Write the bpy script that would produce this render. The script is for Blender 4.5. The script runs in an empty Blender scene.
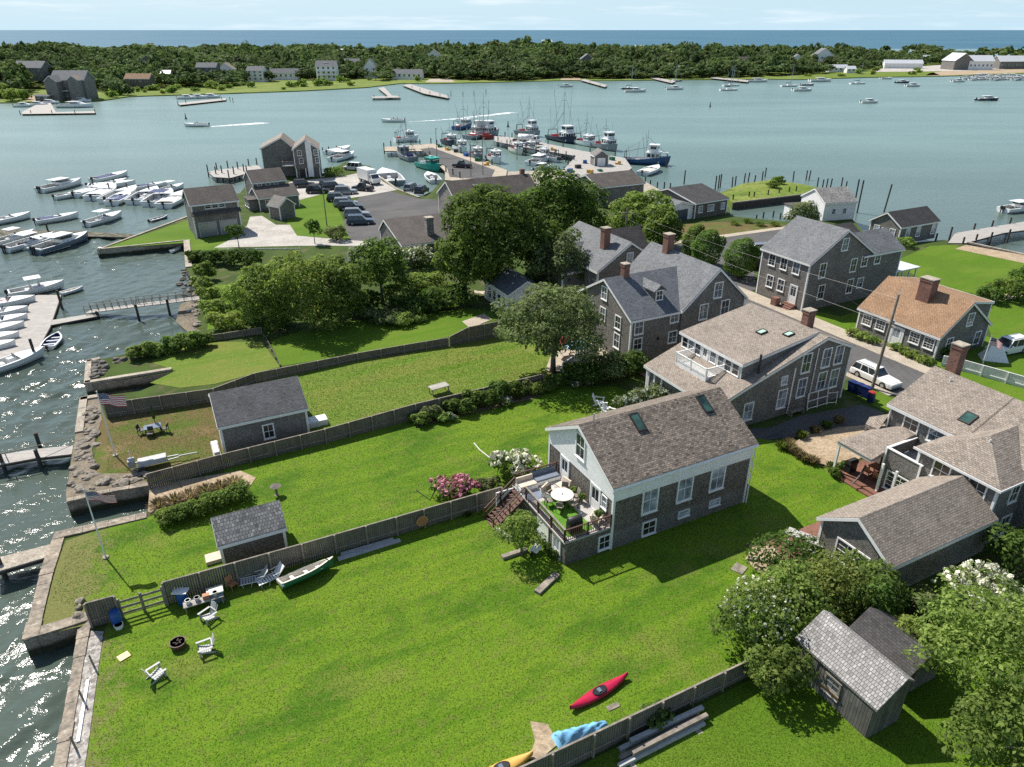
import bpy, bmesh, math, random
import numpy as np
from mathutils import Vector, Matrix
C = bpy.context.scene
COL = C.collection
RAD = math.radians
# ------------------------------------------------------------------ camera, sky, sun, exposure
CAM_H, FPX, PITCH = 32.0, 710.0, RAD(26.5)
cam_d = bpy.data.cameras.new('camera'); cam = bpy.data.objects.new('camera', cam_d); COL.objects.link(cam)
cam.location = (0, 0, CAM_H); cam.rotation_euler = (RAD(90) - PITCH, 0, 0)
cam_d.sensor_width = 36; cam_d.lens = FPX / 1024 * 36; cam_d.clip_start = 1; cam_d.clip_end = 60000
C.camera = cam
SUN_EL, SUN_AZ = RAD(50), math.atan2(0.69, -0.72)          # direction towards the sun, measured from +X
w = bpy.data.worlds.new('World'); C.world = w; w.use_nodes = True
nt = w.node_tree; N = nt.nodes; LK = nt.links
bg = N['Background']; bg.inputs['Strength'].default_value = 0.092
sky = N.new('ShaderNodeTexSky'); sky.sky_type = 'NISHITA'; sky.sun_disc = False
sky.sun_elevation = SUN_EL; sky.sun_rotation = RAD(90) - SUN_AZ
sky.altitude = 0; sky.air_density = 1.0; sky.dust_density = 0.6; sky.ozone_density = 1.6
tc = N.new('ShaderNodeTexCoord'); sx = N.new('ShaderNodeSeparateXYZ'); LK.new(tc.outputs['Generated'], sx.inputs[0])
def hz(lo, hi, a, b_):
    r = N.new('ShaderNodeMapRange'); r.inputs[1].default_value = lo; r.inputs[2].default_value = hi; r.inputs[3].default_value = a; r.inputs[4].default_value = b_; LK.new(sx.outputs[2], r.inputs[0]); return r.outputs[0]
mh = N.new('ShaderNodeMix'); mh.data_type = 'RGBA'; mh.inputs[7].default_value = (4.7, 6.5, 7.7, 1)   # thin bright haze low in the sky
LK.new(hz(0.0, .30, 0.94, 0.0), mh.inputs[0]); LK.new(sky.outputs[0], mh.inputs[6])
mp = N.new('ShaderNodeMapping'); mp.inputs['Scale'].default_value = (2.2, 2.2, 30)
ns = N.new('ShaderNodeTexNoise'); ns.inputs['Scale'].default_value = 3.0; ns.inputs['Detail'].default_value = 7; ns.inputs['Roughness'].default_value = 0.62
cr = N.new('ShaderNodeValToRGB'); cr.color_ramp.elements[0].position = 0.52; cr.color_ramp.elements[1].position = 0.85
mx = N.new('ShaderNodeMix'); mx.data_type = 'RGBA'; mx.inputs[7].default_value = (7.4, 8.2, 8.6, 1)
LK.new(tc.outputs['Generated'], mp.inputs['Vector']); LK.new(mp.outputs[0], ns.inputs['Vector']); LK.new(ns.outputs['Fac'], cr.inputs['Fac'])
LK.new(cr.outputs['Color'], mx.inputs[0]); LK.new(mh.outputs[2], mx.inputs[6]); LK.new(mx.outputs[2], bg.inputs['Color'])
sd = bpy.data.lights.new('sun', 'SUN'); sd.energy = 5.0; sd.angle = RAD(0.55); sd.color = (1.0, 0.955, 0.88)
sun = bpy.data.objects.new('sun', sd); COL.objects.link(sun)
sv = Vector((math.cos(SUN_EL) * math.cos(SUN_AZ), math.cos(SUN_EL) * math.sin(SUN_AZ), math.sin(SUN_EL)))
sun.rotation_euler = sv.to_track_quat('Z', 'Y').to_euler(); sun.location = (-60, 60, 90)
C.view_settings.view_transform = 'Standard'; C.view_settings.look = 'None'; C.view_settings.exposure = 0.47; C.view_settings.gamma = 1.0
C.view_settings.use_curve_mapping = False
C.render.engine = 'CYCLES'; C.cycles.max_bounces = 6; C.cycles.diffuse_bounces = 4; C.cycles.glossy_bounces = 2
C.cycles.transmission_bounces = 3; C.cycles.transparent_max_bounces = 4; C.cycles.use_denoising = False; C.cycles.sample_clamp_direct = 14; C.cycles.sample_clamp_indirect = 4; C.cycles.caustics_reflective = False

# ------------------------------------------------------------------ survey: plan positions of the place (metres)
WATER = -1.3
def at(px, py, z=0.0):
    """point of the level z that a surveyor sees at photo pixel px, py"""
    cp, sp = math.cos(PITCH), math.sin(PITCH)
    a, b = (px - 512) / FPX, -(py - 383.5) / FPX
    d = Vector((a, cp + b * sp, -sp + b * cp))
    return Vector((0, 0, CAM_H)) + d * ((z - CAM_H) / d.z)
TOWN = RAD(27); CT, ST = math.cos(TOWN), math.sin(TOWN)
def XY(u, v, z=0.0): return Vector((u * CT - v * ST, u * ST + v * CT, z))
def V3(*a): return Vector(a)

# ------------------------------------------------------------------ materials
def nodes(name):
    m = bpy.data.materials.new(name); m.use_nodes = True
    n = m.node_tree.nodes; return m, n, m.node_tree.links, n['Principled BSDF']
def rgba(c): return (c[0], c[1], c[2], 1.0)
def ramp(n, pairs):
    r = n.new('ShaderNodeValToRGB'); e = r.color_ramp.elements
    while len(e) > len(pairs): e.remove(e[-1])
    while len(e) < len(pairs): e.new(0.5)
    for x, (p, c) in zip(e, pairs): x.position = p; x.color = rgba(c)
    return r
def noise(n, l, vec, scale, detail=4, rough=0.55, dist=0.0):
    t = n.new('ShaderNodeTexNoise'); t.inputs['Scale'].default_value = scale; t.inputs['Detail'].default_value = detail
    t.inputs['Roughness'].default_value = rough; t.inputs['Distortion'].default_value = dist
    if vec is not None: l.new(vec, t.inputs['Vector'])
    return t
def mixc(n, l, fac, a, b, mode='MIX'):
    m = n.new('ShaderNodeMix'); m.data_type = 'RGBA'; m.blend_type = mode
    for s, x in ((0, fac), (6, a), (7, b)):
        if hasattr(x, 'is_linked'): l.new(x, m.inputs[s])
        elif s == 0: m.inputs[0].default_value = x
        else: m.inputs[s].default_value = rgba(x)
    return m.outputs[2]
def bump(n, l, b, h, strength, dist):
    k = n.new('ShaderNodeBump'); k.inputs['Strength'].default_value = strength; k.inputs['Distance'].default_value = dist
    l.new(h, k.inputs['Height']); l.new(k.outputs[0], b.inputs['Normal'])
def pos(n): return n.new('ShaderNodeNewGeometry').outputs['Position']
def uvv(n): return n.new('ShaderNodeUVMap').outputs[0]
def objc(n): return n.new('ShaderNodeTexCoord').outputs['Object']
def paint(name, c, rough=0.5, var=0.12, scale=3.0, metal=0.0, spec=0.4):
    m, n, l, b = nodes(name)
    t = noise(n, l, objc(n), scale, 5, 0.6)
    lo = tuple(x * (1 - var) for x in c); hi = tuple(min(1, x * (1 + var * 0.6)) for x in c)
    r = ramp(n, [(0.3, lo), (0.7, hi)]); l.new(t.outputs['Fac'], r.inputs[0]); l.new(r.outputs[0], b.inputs['Base Color'])
    b.inputs['Roughness'].default_value = rough; b.inputs['Metallic'].default_value = metal; b.inputs['Specular IOR Level'].default_value = spec
    return m
def shingle(name, cols, mortar, bw, bh, rough=0.85, gap=0.02, bmp=0.5, stain=0.35, streak=None):
    """courses of separate shingles, each with its own tone"""
    m, n, l, b = nodes(name); uv = uvv(n)
    t = n.new('ShaderNodeTexBrick'); l.new(uv, t.inputs['Vector'])
    t.inputs['Color1'].default_value = (0, 0, 0, 1); t.inputs['Color2'].default_value = (1, 1, 1, 1); t.inputs['Mortar'].default_value = (0.5, 0.5, 0.5, 1)
    t.inputs['Scale'].default_value = 1; t.inputs['Brick Width'].default_value = bw; t.inputs['Row Height'].default_value = bh
    t.inputs['Mortar Size'].default_value = gap; t.inputs['Mortar Smooth'].default_value = 0.3; t.offset = 0.37; t.squash = 1
    k = len(cols) - 1
    r = ramp(n, [(i / k, c) for i, c in enumerate(cols)]); l.new(t.outputs['Color'], r.inputs[0])
    c = mixc(n, l, t.outputs['Fac'], r.outputs[0], mortar)
    s = noise(n, l, uv, 0.5, 6, 0.65); sr = ramp(n, [(0.35, (1 - stain,) * 3), (0.65, (1.08,) * 3)]); l.new(s.outputs['Fac'], sr.inputs[0])
    c = mixc(n, l, 1.0, c, sr.outputs[0], 'MULTIPLY')
    f = noise(n, l, uv, 14, 3, 0.6); fr = ramp(n, [(0.3, (0.78,) * 3), (0.7, (1.15,) * 3)]); l.new(f.outputs['Fac'], fr.inputs[0])
    c = mixc(n, l, 1.0, c, fr.outputs[0], 'MULTIPLY')
    l.new(c, b.inputs['Base Color']); b.inputs['Roughness'].default_value = rough; b.inputs['Specular IOR Level'].default_value = 0.25
    bump(n, l, b, t.outputs['Color'], bmp, 0.03)
    return m
def boards(name, c1, c2, wd, rough=0.8, gap=(0.03, 0.028, 0.025), vertical=True, stain=0.3):
    m, n, l, b = nodes(name); uv = uvv(n); v = uv
    if vertical:
        q = n.new('ShaderNodeMapping'); q.inputs['Rotation'].default_value = (0, 0, RAD(90)); l.new(uv, q.inputs['Vector']); v = q.outputs[0]
    t = n.new('ShaderNodeTexBrick'); l.new(v, t.inputs['Vector']); t.inputs['Color1'].default_value = rgba(c1); t.inputs['Color2'].default_value = rgba(c2)
    t.inputs['Mortar'].default_value = rgba(gap); t.inputs['Scale'].default_value = 1; t.inputs['Brick Width'].default_value = 2.6
    t.inputs['Row Height'].default_value = wd; t.inputs['Mortar Size'].default_value = 0.012; t.inputs['Mortar Smooth'].default_value = 0.2
    s = noise(n, l, uv, 1.3, 6, 0.7); sr = ramp(n, [(0.3, (1 - stain,) * 3), (0.7, (1.1,) * 3)]); l.new(s.outputs['Fac'], sr.inputs[0])
    c = mixc(n, l, 1.0, t.outputs['Color'], sr.outputs[0], 'MULTIPLY'); l.new(c, b.inputs['Base Color']); b.inputs['Roughness'].default_value = rough
    bump(n, l, b, t.outputs['Color'], 0.4, 0.02)
    return m
def leafmat(name, dark, light, trans=0.48, rough=0.55, big_s=0.35, hue=0.015, v0=0.72, v1=1.25, hue_n=0.0):
    m, n, l, b = nodes(name); g = n.new('ShaderNodeNewGeometry'); oi = n.new('ShaderNodeObjectInfo')
    r = ramp(n, [(0.0, dark), (0.55, tuple((a + c) / 2 for a, c in zip(dark, light))), (1.0, light)]); l.new(g.outputs['Random Per Island'], r.inputs[0])
    h = n.new('ShaderNodeHueSaturation'); l.new(r.outputs[0], h.inputs['Color'])
    mr = n.new('ShaderNodeMapRange'); mr.inputs[3].default_value = 0.5 - hue; mr.inputs[4].default_value = 0.5 + hue; l.new(oi.outputs['Random'], mr.inputs[0]); l.new(mr.outputs[0], h.inputs['Hue'])
    big = noise(n, l, g.outputs['Position'], big_s, 3, 0.6); vr = n.new('ShaderNodeMapRange'); vr.inputs[1].default_value = 0.3; vr.inputs[2].default_value = 0.7
    vr.inputs[3].default_value = v0; vr.inputs[4].default_value = v1; l.new(big.outputs['Fac'], vr.inputs[0]); l.new(vr.outputs[0], h.inputs['Value'])
    if hue_n:
        hn = noise(n, l, g.outputs['Position'], big_s * 2.2, 2, .5); hr = n.new('ShaderNodeMapRange'); hr.inputs[1].default_value = .3; hr.inputs[2].default_value = .7; hr.inputs[3].default_value = .5 - hue_n; hr.inputs[4].default_value = .5 + hue_n; l.new(hn.outputs['Fac'], hr.inputs[0]); l.new(hr.outputs[0], h.inputs['Hue'])
    l.new(h.outputs[0], b.inputs['Base Color']); b.inputs['Roughness'].default_value = 0.7; b.inputs['Specular IOR Level'].default_value = 0.12
    t = n.new('ShaderNodeBsdfTranslucent'); l.new(mixc(n, l, 1.0, h.outputs[0], (1.25, 1.38, 1.0), 'MULTIPLY'), t.inputs['Color']); ms = n.new('ShaderNodeMixShader'); ms.inputs[0].default_value = trans
    l.new(b.outputs[0], ms.inputs[1]); l.new(t.outputs[0], ms.inputs[2]); l.new(ms.outputs[0], n['Material Output'].inputs['Surface'])
    return m
def ground_mat(name, layers, rough=0.95, bmp=0.3, fine=9.0, tide=False):
    """layers: list of (scale, stretch, lo, hi, colour): colours laid over each other through noise"""
    m, n, l, b = nodes(name); p = pos(n)
    rot = n.new('ShaderNodeMapping'); rot.inputs['Rotation'].default_value = (0, 0, -TOWN); l.new(p, rot.inputs['Vector'])
    col = None
    for sc, st, lo, hi, c in layers:
        if col is None: col = c; continue
        if sc == 'edge':                                            # worn ground from u = lo to u = hi across the village grid
            sp = n.new('ShaderNodeSeparateXYZ'); l.new(rot.outputs[0], sp.inputs[0]); mr = n.new('ShaderNodeMapRange'); mr.inputs[1].default_value = lo; mr.inputs[2].default_value = hi; mr.inputs[3].default_value = .85; mr.inputs[4].default_value = 0
            l.new(sp.outputs[0], mr.inputs[0]); t = noise(n, l, rot.outputs[0], st, 5, .65); ad = n.new('ShaderNodeMath'); ad.operation = 'ADD'; l.new(t.outputs['Fac'], ad.inputs[0]); l.new(mr.outputs[0], ad.inputs[1])
            r = ramp(n, [(.74, (0, 0, 0)), (.92, (1, 1, 1))]); l.new(ad.outputs[0], r.inputs[0]); col = mixc(n, l, r.outputs[0], col, c); continue
        q = n.new('ShaderNodeMapping'); q.inputs['Scale'].default_value = (sc / st, sc, sc); l.new(rot.outputs[0], q.inputs['Vector'])
        t = noise(n, l, q.outputs[0], 1.0, 5, 0.62); r = ramp(n, [(lo, (0, 0, 0)), (hi, (1, 1, 1))]); l.new(t.outputs['Fac'], r.inputs[0])
        col = mixc(n, l, r.outputs[0], col, c)
    if tide:                                                        # dark band of weed and damp up to the high water mark
        sp = n.new('ShaderNodeSeparateXYZ'); l.new(p, sp.inputs[0]); tn = noise(n, l, p, 1.2, 4, .6); ma = n.new('ShaderNodeMath'); ma.operation = 'MULTIPLY_ADD'; ma.inputs[1].default_value = .5; l.new(tn.outputs['Fac'], ma.inputs[0]); l.new(sp.outputs[2], ma.inputs[2])
        mr = n.new('ShaderNodeMapRange'); mr.inputs[1].default_value = -.62; mr.inputs[2].default_value = -.35; l.new(ma.outputs[0], mr.inputs[0]); col = mixc(n, l, mr.outputs[0], (.045, .05, .03), col)
    f = noise(n, l, p, fine, 4, 0.7); fr = ramp(n, [(0.3, (0.6,) * 3), (0.7, (1.36,) * 3)]); l.new(f.outputs['Fac'], fr.inputs[0])
    col = mixc(n, l, 1.0, col, fr.outputs[0], 'MULTIPLY')
    l.new(col, b.inputs['Base Color']); b.inputs['Roughness'].default_value = rough; b.inputs['Specular IOR Level'].default_value = 0.15
    bump(n, l, b, f.outputs['Fac'], bmp, 0.08)
    return m
M = {}
G1, G2, G3, GY, GB = (0.078, 0.158, 0.008), (0.116, 0.196, 0.013), (0.058, 0.130, 0.008), (0.150, 0.178, 0.032), (0.17, 0.115, 0.05)
M['lawn'] = ground_mat('lawn_grass', [(1, 1, 0, 1, G1), (0.16, 1.6, 0.44, 0.56, G2), (0.8, 14, 0.44, 0.56, G2), (1.3, 22, 0.52, 0.66, (0.132, 0.205, 0.014)), (0.28, 2, 0.50, 0.62, G3), (0.20, 1.3, 0.56, 0.70, GY), (2.2, 1.5, 0.53, 0.68, (0.118, 0.150, 0.026)), ('edge', 1.1, -12.5, -4.5, (0.155, 0.16, 0.05))], bmp=.5)
M['lawn_dry'] = ground_mat('lawn_dry', [(1, 1, 0, 1, (0.11, 0.175, 0.022)), (0.3, 3, 0.40, 0.60, GY), (0.5, 5, 0.5, 0.7, G1), (0.25, 1.5, 0.60, 0.75, GB), (2.5, 1, 0.56, 0.7, (0.20, 0.22, 0.06))])
M['lawn_brown'] = ground_mat('lawn_brown', [(1, 1, 0, 1, (0.13, 0.10, 0.04)), (0.5, 1.6, 0.46, 0.62, (0.085, 0.12, 0.02)), (0.4, 1.2, 0.55, 0.7, (0.22, 0.14, 0.08)), (2.2, 1, 0.55, 0.72, (0.10, 0.085, 0.03))])
M['lawn_bright'] = ground_mat('lawn_bright', [(1, 1, 0, 1, (0.080, 0.146, 0.010)), (0.2, 2, 0.42, 0.62, (0.108, 0.172, 0.016)), (0.6, 6, 0.5, 0.66, G1)])
M['earth'] = ground_mat('rough_ground', [(1, 1, 0, 1, (0.06, 0.095, 0.018)), (0.3, 1, 0.4, 0.6, (0.045, 0.07, 0.015)), (0.4, 1.3, 0.55, 0.7, (0.13, 0.11, 0.06))])
M['sand'] = ground_mat('sand', [(1, 1, 0, 1, (0.40, 0.31, 0.21)), (0.6, 1, 0.4, 0.65, (0.31, 0.235, 0.15)), (1.5, 1, 0.6, 0.7, (0.5, 0.43, 0.33))], fine=4)
M['mud'] = ground_mat('mud', [(1, 1, 0, 1, (0.12, 0.095, 0.06)), (0.6, 1, 0.4, 0.65, (0.19, 0.15, 0.10)), (1.5, 1, 0.55, 0.7, (0.07, 0.065, 0.04))], rough=0.6, fine=4)
M['gravel'] = ground_mat('pale_gravel', [(1, 1, 0, 1, (0.46, 0.43, 0.385)), (0.3, 1, 0.4, 0.65, (0.36, 0.33, 0.29)), (0.15, 3, 0.55, 0.7, (0.30, 0.27, 0.23)), (3, 1, 0.55, 0.7, (0.54, 0.51, 0.47))], fine=7)
M['asphalt'] = ground_mat('asphalt', [(1, 1, 0, 1, (0.092, 0.09, 0.088)), (0.2, 2, 0.4, 0.65, (0.125, 0.12, 0.115)), (0.5, 4, 0.58, 0.7, (0.07, 0.07, 0.07))], fine=12, bmp=0.1)
M['pavement'] = ground_mat('pavement', [(1, 1, 0, 1, (0.42, 0.36, 0.28)), (0.5, 1, 0.4, 0.65, (0.34, 0.29, 0.225)), (2, 1, 0.55, 0.7, (0.5, 0.45, 0.37))], fine=8, bmp=0.1)
M['concrete'] = ground_mat('concrete', [(1, 1, 0, 1, (0.40, 0.35, 0.28)), (0.5, 1, 0.4, 0.6, (0.30, 0.26, 0.21)), (1.3, 1, 0.55, 0.7, (0.50, 0.45, 0.37))], fine=6, bmp=0.2, tide=True)
M['pebble'] = ground_mat('pebble_strip', [(1, 1, 0, 1, (0.40, 0.37, 0.33)), (2.5, 1, 0.45, 0.55, (0.22, 0.20, 0.18)), (3.5, 1, 0.55, 0.65, (0.58, 0.55, 0.5))], fine=14)
M['marsh'] = ground_mat('marsh_grass', [(1, 1, 0, 1, (0.115, 0.17, 0.025)), (0.15, 3, 0.4, 0.6, (0.19, 0.22, 0.05)), (0.2, 2, 0.55, 0.7, (0.06, 0.10, 0.02))], fine=1.2)
M['granite'] = ground_mat('granite', [(1, 1, 0, 1, (0.34, 0.285, 0.22)), (0.9, 1, 0.4, 0.6, (0.22, 0.19, 0.155)), (1.7, 1, 0.58, 0.68, (0.45, 0.39, 0.31))], fine=5, bmp=0.5, tide=True)
M['stone'] = paint('grey_stone', (0.25, 0.215, 0.17), 0.9, 0.6, 1.7)
M['dark_stone'] = paint('dark_stone', (0.15, 0.135, 0.115), 0.9, 0.5, 1.7)
M['turf'] = ground_mat('green_turf', [(1, 1, 0, 1, (0.085, 0.21, 0.02)), (0.8, 1, 0.4, 0.6, (0.115, 0.25, 0.03))], fine=16)
CED = [(0.172, 0.159, 0.140), (0.247, 0.230, 0.207), (0.333, 0.313, 0.285), (0.207, 0.193, 0.172), (0.287, 0.270, 0.245)]
M['cedar'] = shingle('grey_cedar_shingle', CED, (0.075, 0.07, 0.062), 0.11, 0.125, gap=0.012, stain=.22)
M['cedar_warm'] = shingle('weathered_cedar_shingle', [(0.12, 0.105, 0.088), (0.20, 0.178, 0.150), (0.29, 0.262, 0.225)], (0.065, 0.056, 0.046), 0.10, 0.125, gap=0.012, stain=.22)
M['cedar_pale'] = shingle('silver_cedar_shingle', [(0.17, 0.16, 0.145), (0.25, 0.235, 0.215), (0.31, 0.295, 0.27)], (0.10, 0.09, 0.08), 0.11, 0.125, gap=0.012, stain=.2)
M['roof_tan'] = shingle('tan_roof_shingle', [(0.085, 0.070, 0.058), (0.285, 0.232, 0.182), (0.165, 0.140, 0.116), (0.335, 0.278, 0.222), (0.125, 0.108, 0.092), (0.235, 0.192, 0.152)], (0.07, 0.055, 0.045), 0.24, 0.145, gap=0.014, stain=0.10)
M['roof_pale'] = shingle('pale_tan_roof_shingle', [(0.21, 0.175, 0.142), (0.345, 0.29, 0.235), (0.26, 0.222, 0.185), (0.375, 0.315, 0.26), (0.235, 0.195, 0.16)], (0.10, 0.082, 0.068), 0.26, 0.15, gap=0.014, stain=0.12)
M['roof_orange'] = shingle('cedar_roof_shingle', [(0.31, 0.188, 0.105), (0.42, 0.272, 0.165), (0.36, 0.224, 0.130), (0.46, 0.306, 0.19)], (0.11, 0.05, 0.025), 0.20, 0.15, gap=0.02, stain=0.2)
M['roof_grey'] = shingle('grey_roof_shingle', [(0.13, 0.135, 0.14), (0.20, 0.205, 0.21), (0.16, 0.165, 0.172), (0.235, 0.24, 0.245)], (0.085, 0.087, 0.09), 0.26, 0.15, gap=0.013, stain=0.15)
M['roof_blue'] = shingle('slate_roof_shingle', [(0.095, 0.105, 0.12), (0.155, 0.165, 0.18), (0.12, 0.13, 0.145), (0.185, 0.195, 0.21)], (0.06, 0.065, 0.075), 0.26, 0.15, gap=0.013, stain=0.15)
M['roof_dark'] = shingle('dark_roof_shingle', [(0.045, 0.043, 0.043), (0.085, 0.08, 0.078), (0.065, 0.06, 0.06)], (0.03, 0.03, 0.03), 0.26, 0.15, gap=0.013, stain=0.25)
M['roof_mid'] = shingle('charcoal_roof_shingle', [(0.075, 0.076, 0.08), (0.125, 0.126, 0.13), (0.098, 0.099, 0.103), (0.15, 0.15, 0.153)], (0.05, 0.05, 0.053), 0.26, 0.15, gap=0.013, stain=0.25)
M['roof_brown'] = shingle('brown_roof_shingle', [(0.085, 0.072, 0.063), (0.14, 0.122, 0.108), (0.105, 0.092, 0.082)], (0.06, 0.05, 0.045), 0.26, 0.15, gap=0.013, stain=0.25)
M['roof_old'] = shingle('bleached_wood_shingle', [(0.20, 0.19, 0.18), (0.38, 0.36, 0.34), (0.28, 0.265, 0.25), (0.48, 0.46, 0.44)], (0.10, 0.095, 0.09), 0.16, 0.22, gap=0.016, stain=0.2)
M['roof_shed'] = shingle('worn_shed_shingle', [(0.15, 0.143, 0.135), (0.37, 0.355, 0.335), (0.23, 0.22, 0.205), (0.46, 0.44, 0.41), (0.19, 0.18, 0.168)], (0.08, 0.076, 0.07), 0.20, 0.24, gap=0.016, stain=0.25)
M['brick'] = shingle('red_brick', [(0.20, 0.075, 0.05), (0.27, 0.10, 0.065), (0.15, 0.06, 0.045)], (0.30, 0.25, 0.21), 0.22, 0.075, gap=0.01, bmp=0.3)
M['brick_pav'] = shingle('brick_paving', [(0.24, 0.105, 0.07), (0.30, 0.14, 0.095), (0.19, 0.085, 0.06)], (0.16, 0.10, 0.08), 0.22, 0.11, gap=0.012, bmp=0.2)
M['white'] = paint('white_trim_paint', (0.80, 0.79, 0.76), 0.5, 0.08)
M['white_clap'] = boards('white_clapboard', (0.88, 0.87, 0.84), (0.83, 0.82, 0.79), 0.11, 0.55, (0.55, 0.54, 0.52), vertical=False, stain=0.06)
M['white_fence'] = boards('white_fence_board', (0.72, 0.72, 0.70), (0.66, 0.66, 0.65), 0.14, 0.6, (0.35, 0.35, 0.35), stain=0.12)
M['fence'] = boards('weathered_fence_board', (0.20, 0.175, 0.14), (0.15, 0.135, 0.11), 0.14, stain=0.4)
M['barn'] = boards('grey_barn_board', (0.21, 0.195, 0.175), (0.12, 0.11, 0.098), 0.17, stain=0.45)
M['plank'] = boards('dock_plank', (0.44, 0.41, 0.37), (0.35, 0.325, 0.29), 0.16, 0.85, (0.12, 0.11, 0.10), vertical=False, stain=0.2)
M['deck_wood'] = boards('deck_plank', (0.50, 0.47, 0.44), (0.44, 0.415, 0.39), 0.14, 0.8, (0.15, 0.13, 0.12), stain=0.15)
M['timber'] = paint('weathered_timber', (0.25, 0.215, 0.175), 0.9, 0.4, 2.5)
M['dark_timber'] = paint('dark_timber', (0.06, 0.05, 0.042), 0.9, 0.4, 2.5)
M['pile'] = paint('piling_wood', (0.075, 0.065, 0.055), 0.9, 0.5, 1.5)
M['brown_rail'] = paint('brown_rail', (0.085, 0.04, 0.03), 0.6, 0.2)
M['red_wood'] = paint('red_brown_wood', (0.15, 0.075, 0.055), 0.7, 0.2)
M['orange_wood'] = paint('orange_wood', (0.42, 0.19, 0.09), 0.6, 0.2)
M['iron'] = paint('dark_iron', (0.035, 0.033, 0.032), 0.5, 0.3)
M['steel'] = paint('grey_steel', (0.42, 0.43, 0.44), 0.35, 0.1, metal=0.6)
M['black'] = paint('black_plastic', (0.018, 0.018, 0.02), 0.4, 0.2)
M['rubber'] = paint('tyre_rubber', (0.02, 0.02, 0.02), 0.8, 0.2)
M['grey_pl'] = paint('grey_plastic', (0.42, 0.42, 0.41), 0.55, 0.15)
M['blue_pl'] = paint('blue_plastic', (0.02, 0.09, 0.33), 0.4, 0.15)
M['navy_pl'] = paint('navy_plastic', (0.015, 0.028, 0.12), 0.4, 0.15)
M['red_pl'] = paint('red_plastic', (0.35, 0.03, 0.03), 0.4, 0.15)
M['kayak_red'] = paint('crimson_plastic', (0.42, 0.012, 0.05), 0.35, 0.15)
M['kayak_yel'] = paint('yellow_plastic', (0.62, 0.37, 0.09), 0.4, 0.12)
M['tarp'] = paint('sky_blue_tarp', (0.20, 0.47, 0.72), 0.45, 0.3, 1.6)
M['green_hull'] = paint('green_hull', (0.012, 0.13, 0.06), 0.35, 0.15)
M['teal_hull'] = paint('teal_hull', (0.015, 0.33, 0.26), 0.4, 0.15)
M['blue_hull'] = paint('blue_hull', (0.04, 0.10, 0.22), 0.4, 0.15)
M['navy_hull'] = paint('navy_hull', (0.02, 0.03, 0.06), 0.35, 0.15)
M['grey_hull'] = paint('slate_hull', (0.14, 0.18, 0.23), 0.3, 0.1)
M['red_hull'] = paint('red_hull', (0.32, 0.03, 0.025), 0.4, 0.15)
M['steel_hull'] = paint('grey_steel_hull', (0.26, 0.28, 0.29), 0.5, 0.3)
M['gel'] = paint('white_gelcoat', (0.78, 0.78, 0.76), 0.25, 0.06)
M['cream'] = paint('cream_gelcoat', (0.66, 0.62, 0.54), 0.4, 0.1)
M['deck_grey'] = paint('boat_sole', (0.50, 0.50, 0.48), 0.6, 0.2)
M['canvas'] = paint('navy_canvas', (0.03, 0.05, 0.13), 0.8, 0.2)
M['cushion'] = paint('beige_cushion', (0.62, 0.52, 0.42), 0.9, 0.12)
M['cushion_grey'] = paint('slate_cushion', (0.17, 0.20, 0.25), 0.9, 0.12)
M['stone_face'] = shingle('fieldstone', [(0.26, 0.24, 0.21), (0.40, 0.37, 0.33), (0.17, 0.155, 0.14), (0.33, 0.29, 0.25)], (0.30, 0.28, 0.25), 0.42, 0.24, gap=0.03, bmp=0.6)
M['metal_roof'] = boards('pale_metal_roof', (0.66, 0.67, 0.68), (0.60, 0.61, 0.62), 0.4, 0.4, (0.4, 0.4, 0.42), stain=0.15)
M['bark'] = paint('bark', (0.17, 0.14, 0.115), 0.95, 0.5, 4)
M['skin'] = paint('skin', (0.45, 0.27, 0.19), 0.6, 0.1)
M['cloth_blue'] = paint('blue_cloth', (0.05, 0.08, 0.18), 0.9, 0.1)
M['foam'] = paint('wake_foam', (0.80, 0.84, 0.84), 0.7, 0.1)
M['silver'] = paint('silver_car_paint', (0.30, 0.32, 0.34), 0.28, 0.05, metal=0.4)
M['car_dark'] = paint('dark_car_paint', (0.022, 0.024, 0.03), 0.2, 0.05, spec=0.6)
M['car_blue'] = paint('blue_grey_car_paint', (0.05, 0.075, 0.11), 0.22, 0.05, spec=0.6)
M['car_white'] = paint('white_car_paint', (0.76, 0.75, 0.72), 0.22, 0.04, spec=0.6)
M['lamp'] = paint('lamp_glass', (0.7, 0.7, 0.65), 0.15, 0.05)
M['tail'] = paint('tail_lamp', (0.35, 0.01, 0.01), 0.2, 0.05)
def glass(name, c, rough=0.06):
    m, n, l, b = nodes(name); t = noise(n, l, pos(n), 0.9, 3, 0.5)
    r = ramp(n, [(0.35, tuple(x * 0.4 for x in c)), (0.65, tuple(x * 1.5 for x in c))]); l.new(t.outputs['Fac'], r.inputs[0]); l.new(r.outputs[0], b.inputs['Base Color'])
    b.inputs['Roughness'].default_value = rough; b.inputs['Specular IOR Level'].default_value = 0.8
    return m
M['glass'] = glass('window_glass', (0.035, 0.042, 0.05))
M['glass_sky'] = glass('painted_sky_glass', (0.11, 0.135, 0.16)); M['glass_warm'] = glass('warm_brown_glass', (0.06, 0.05, 0.042))  # paler base colour stands in for reflected sky; other pane is warm brown
M['glass_pale'] = glass('curtained_glass', (0.34, 0.37, 0.42))
M['glass_green'] = glass('skylight_glass', (0.03, 0.075, 0.06))
M['skylight_pale'] = paint('pale_green_skylight', (0.42, 0.60, 0.48), 0.25, 0.15)
M['leaf_dark'] = leafmat('dark_leaf', (0.036, 0.074, 0.014), (0.150, 0.222, 0.048))
M['leaf_mid'] = leafmat('mid_leaf', (0.060, 0.112, 0.020), (0.225, 0.305, 0.075))
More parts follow.
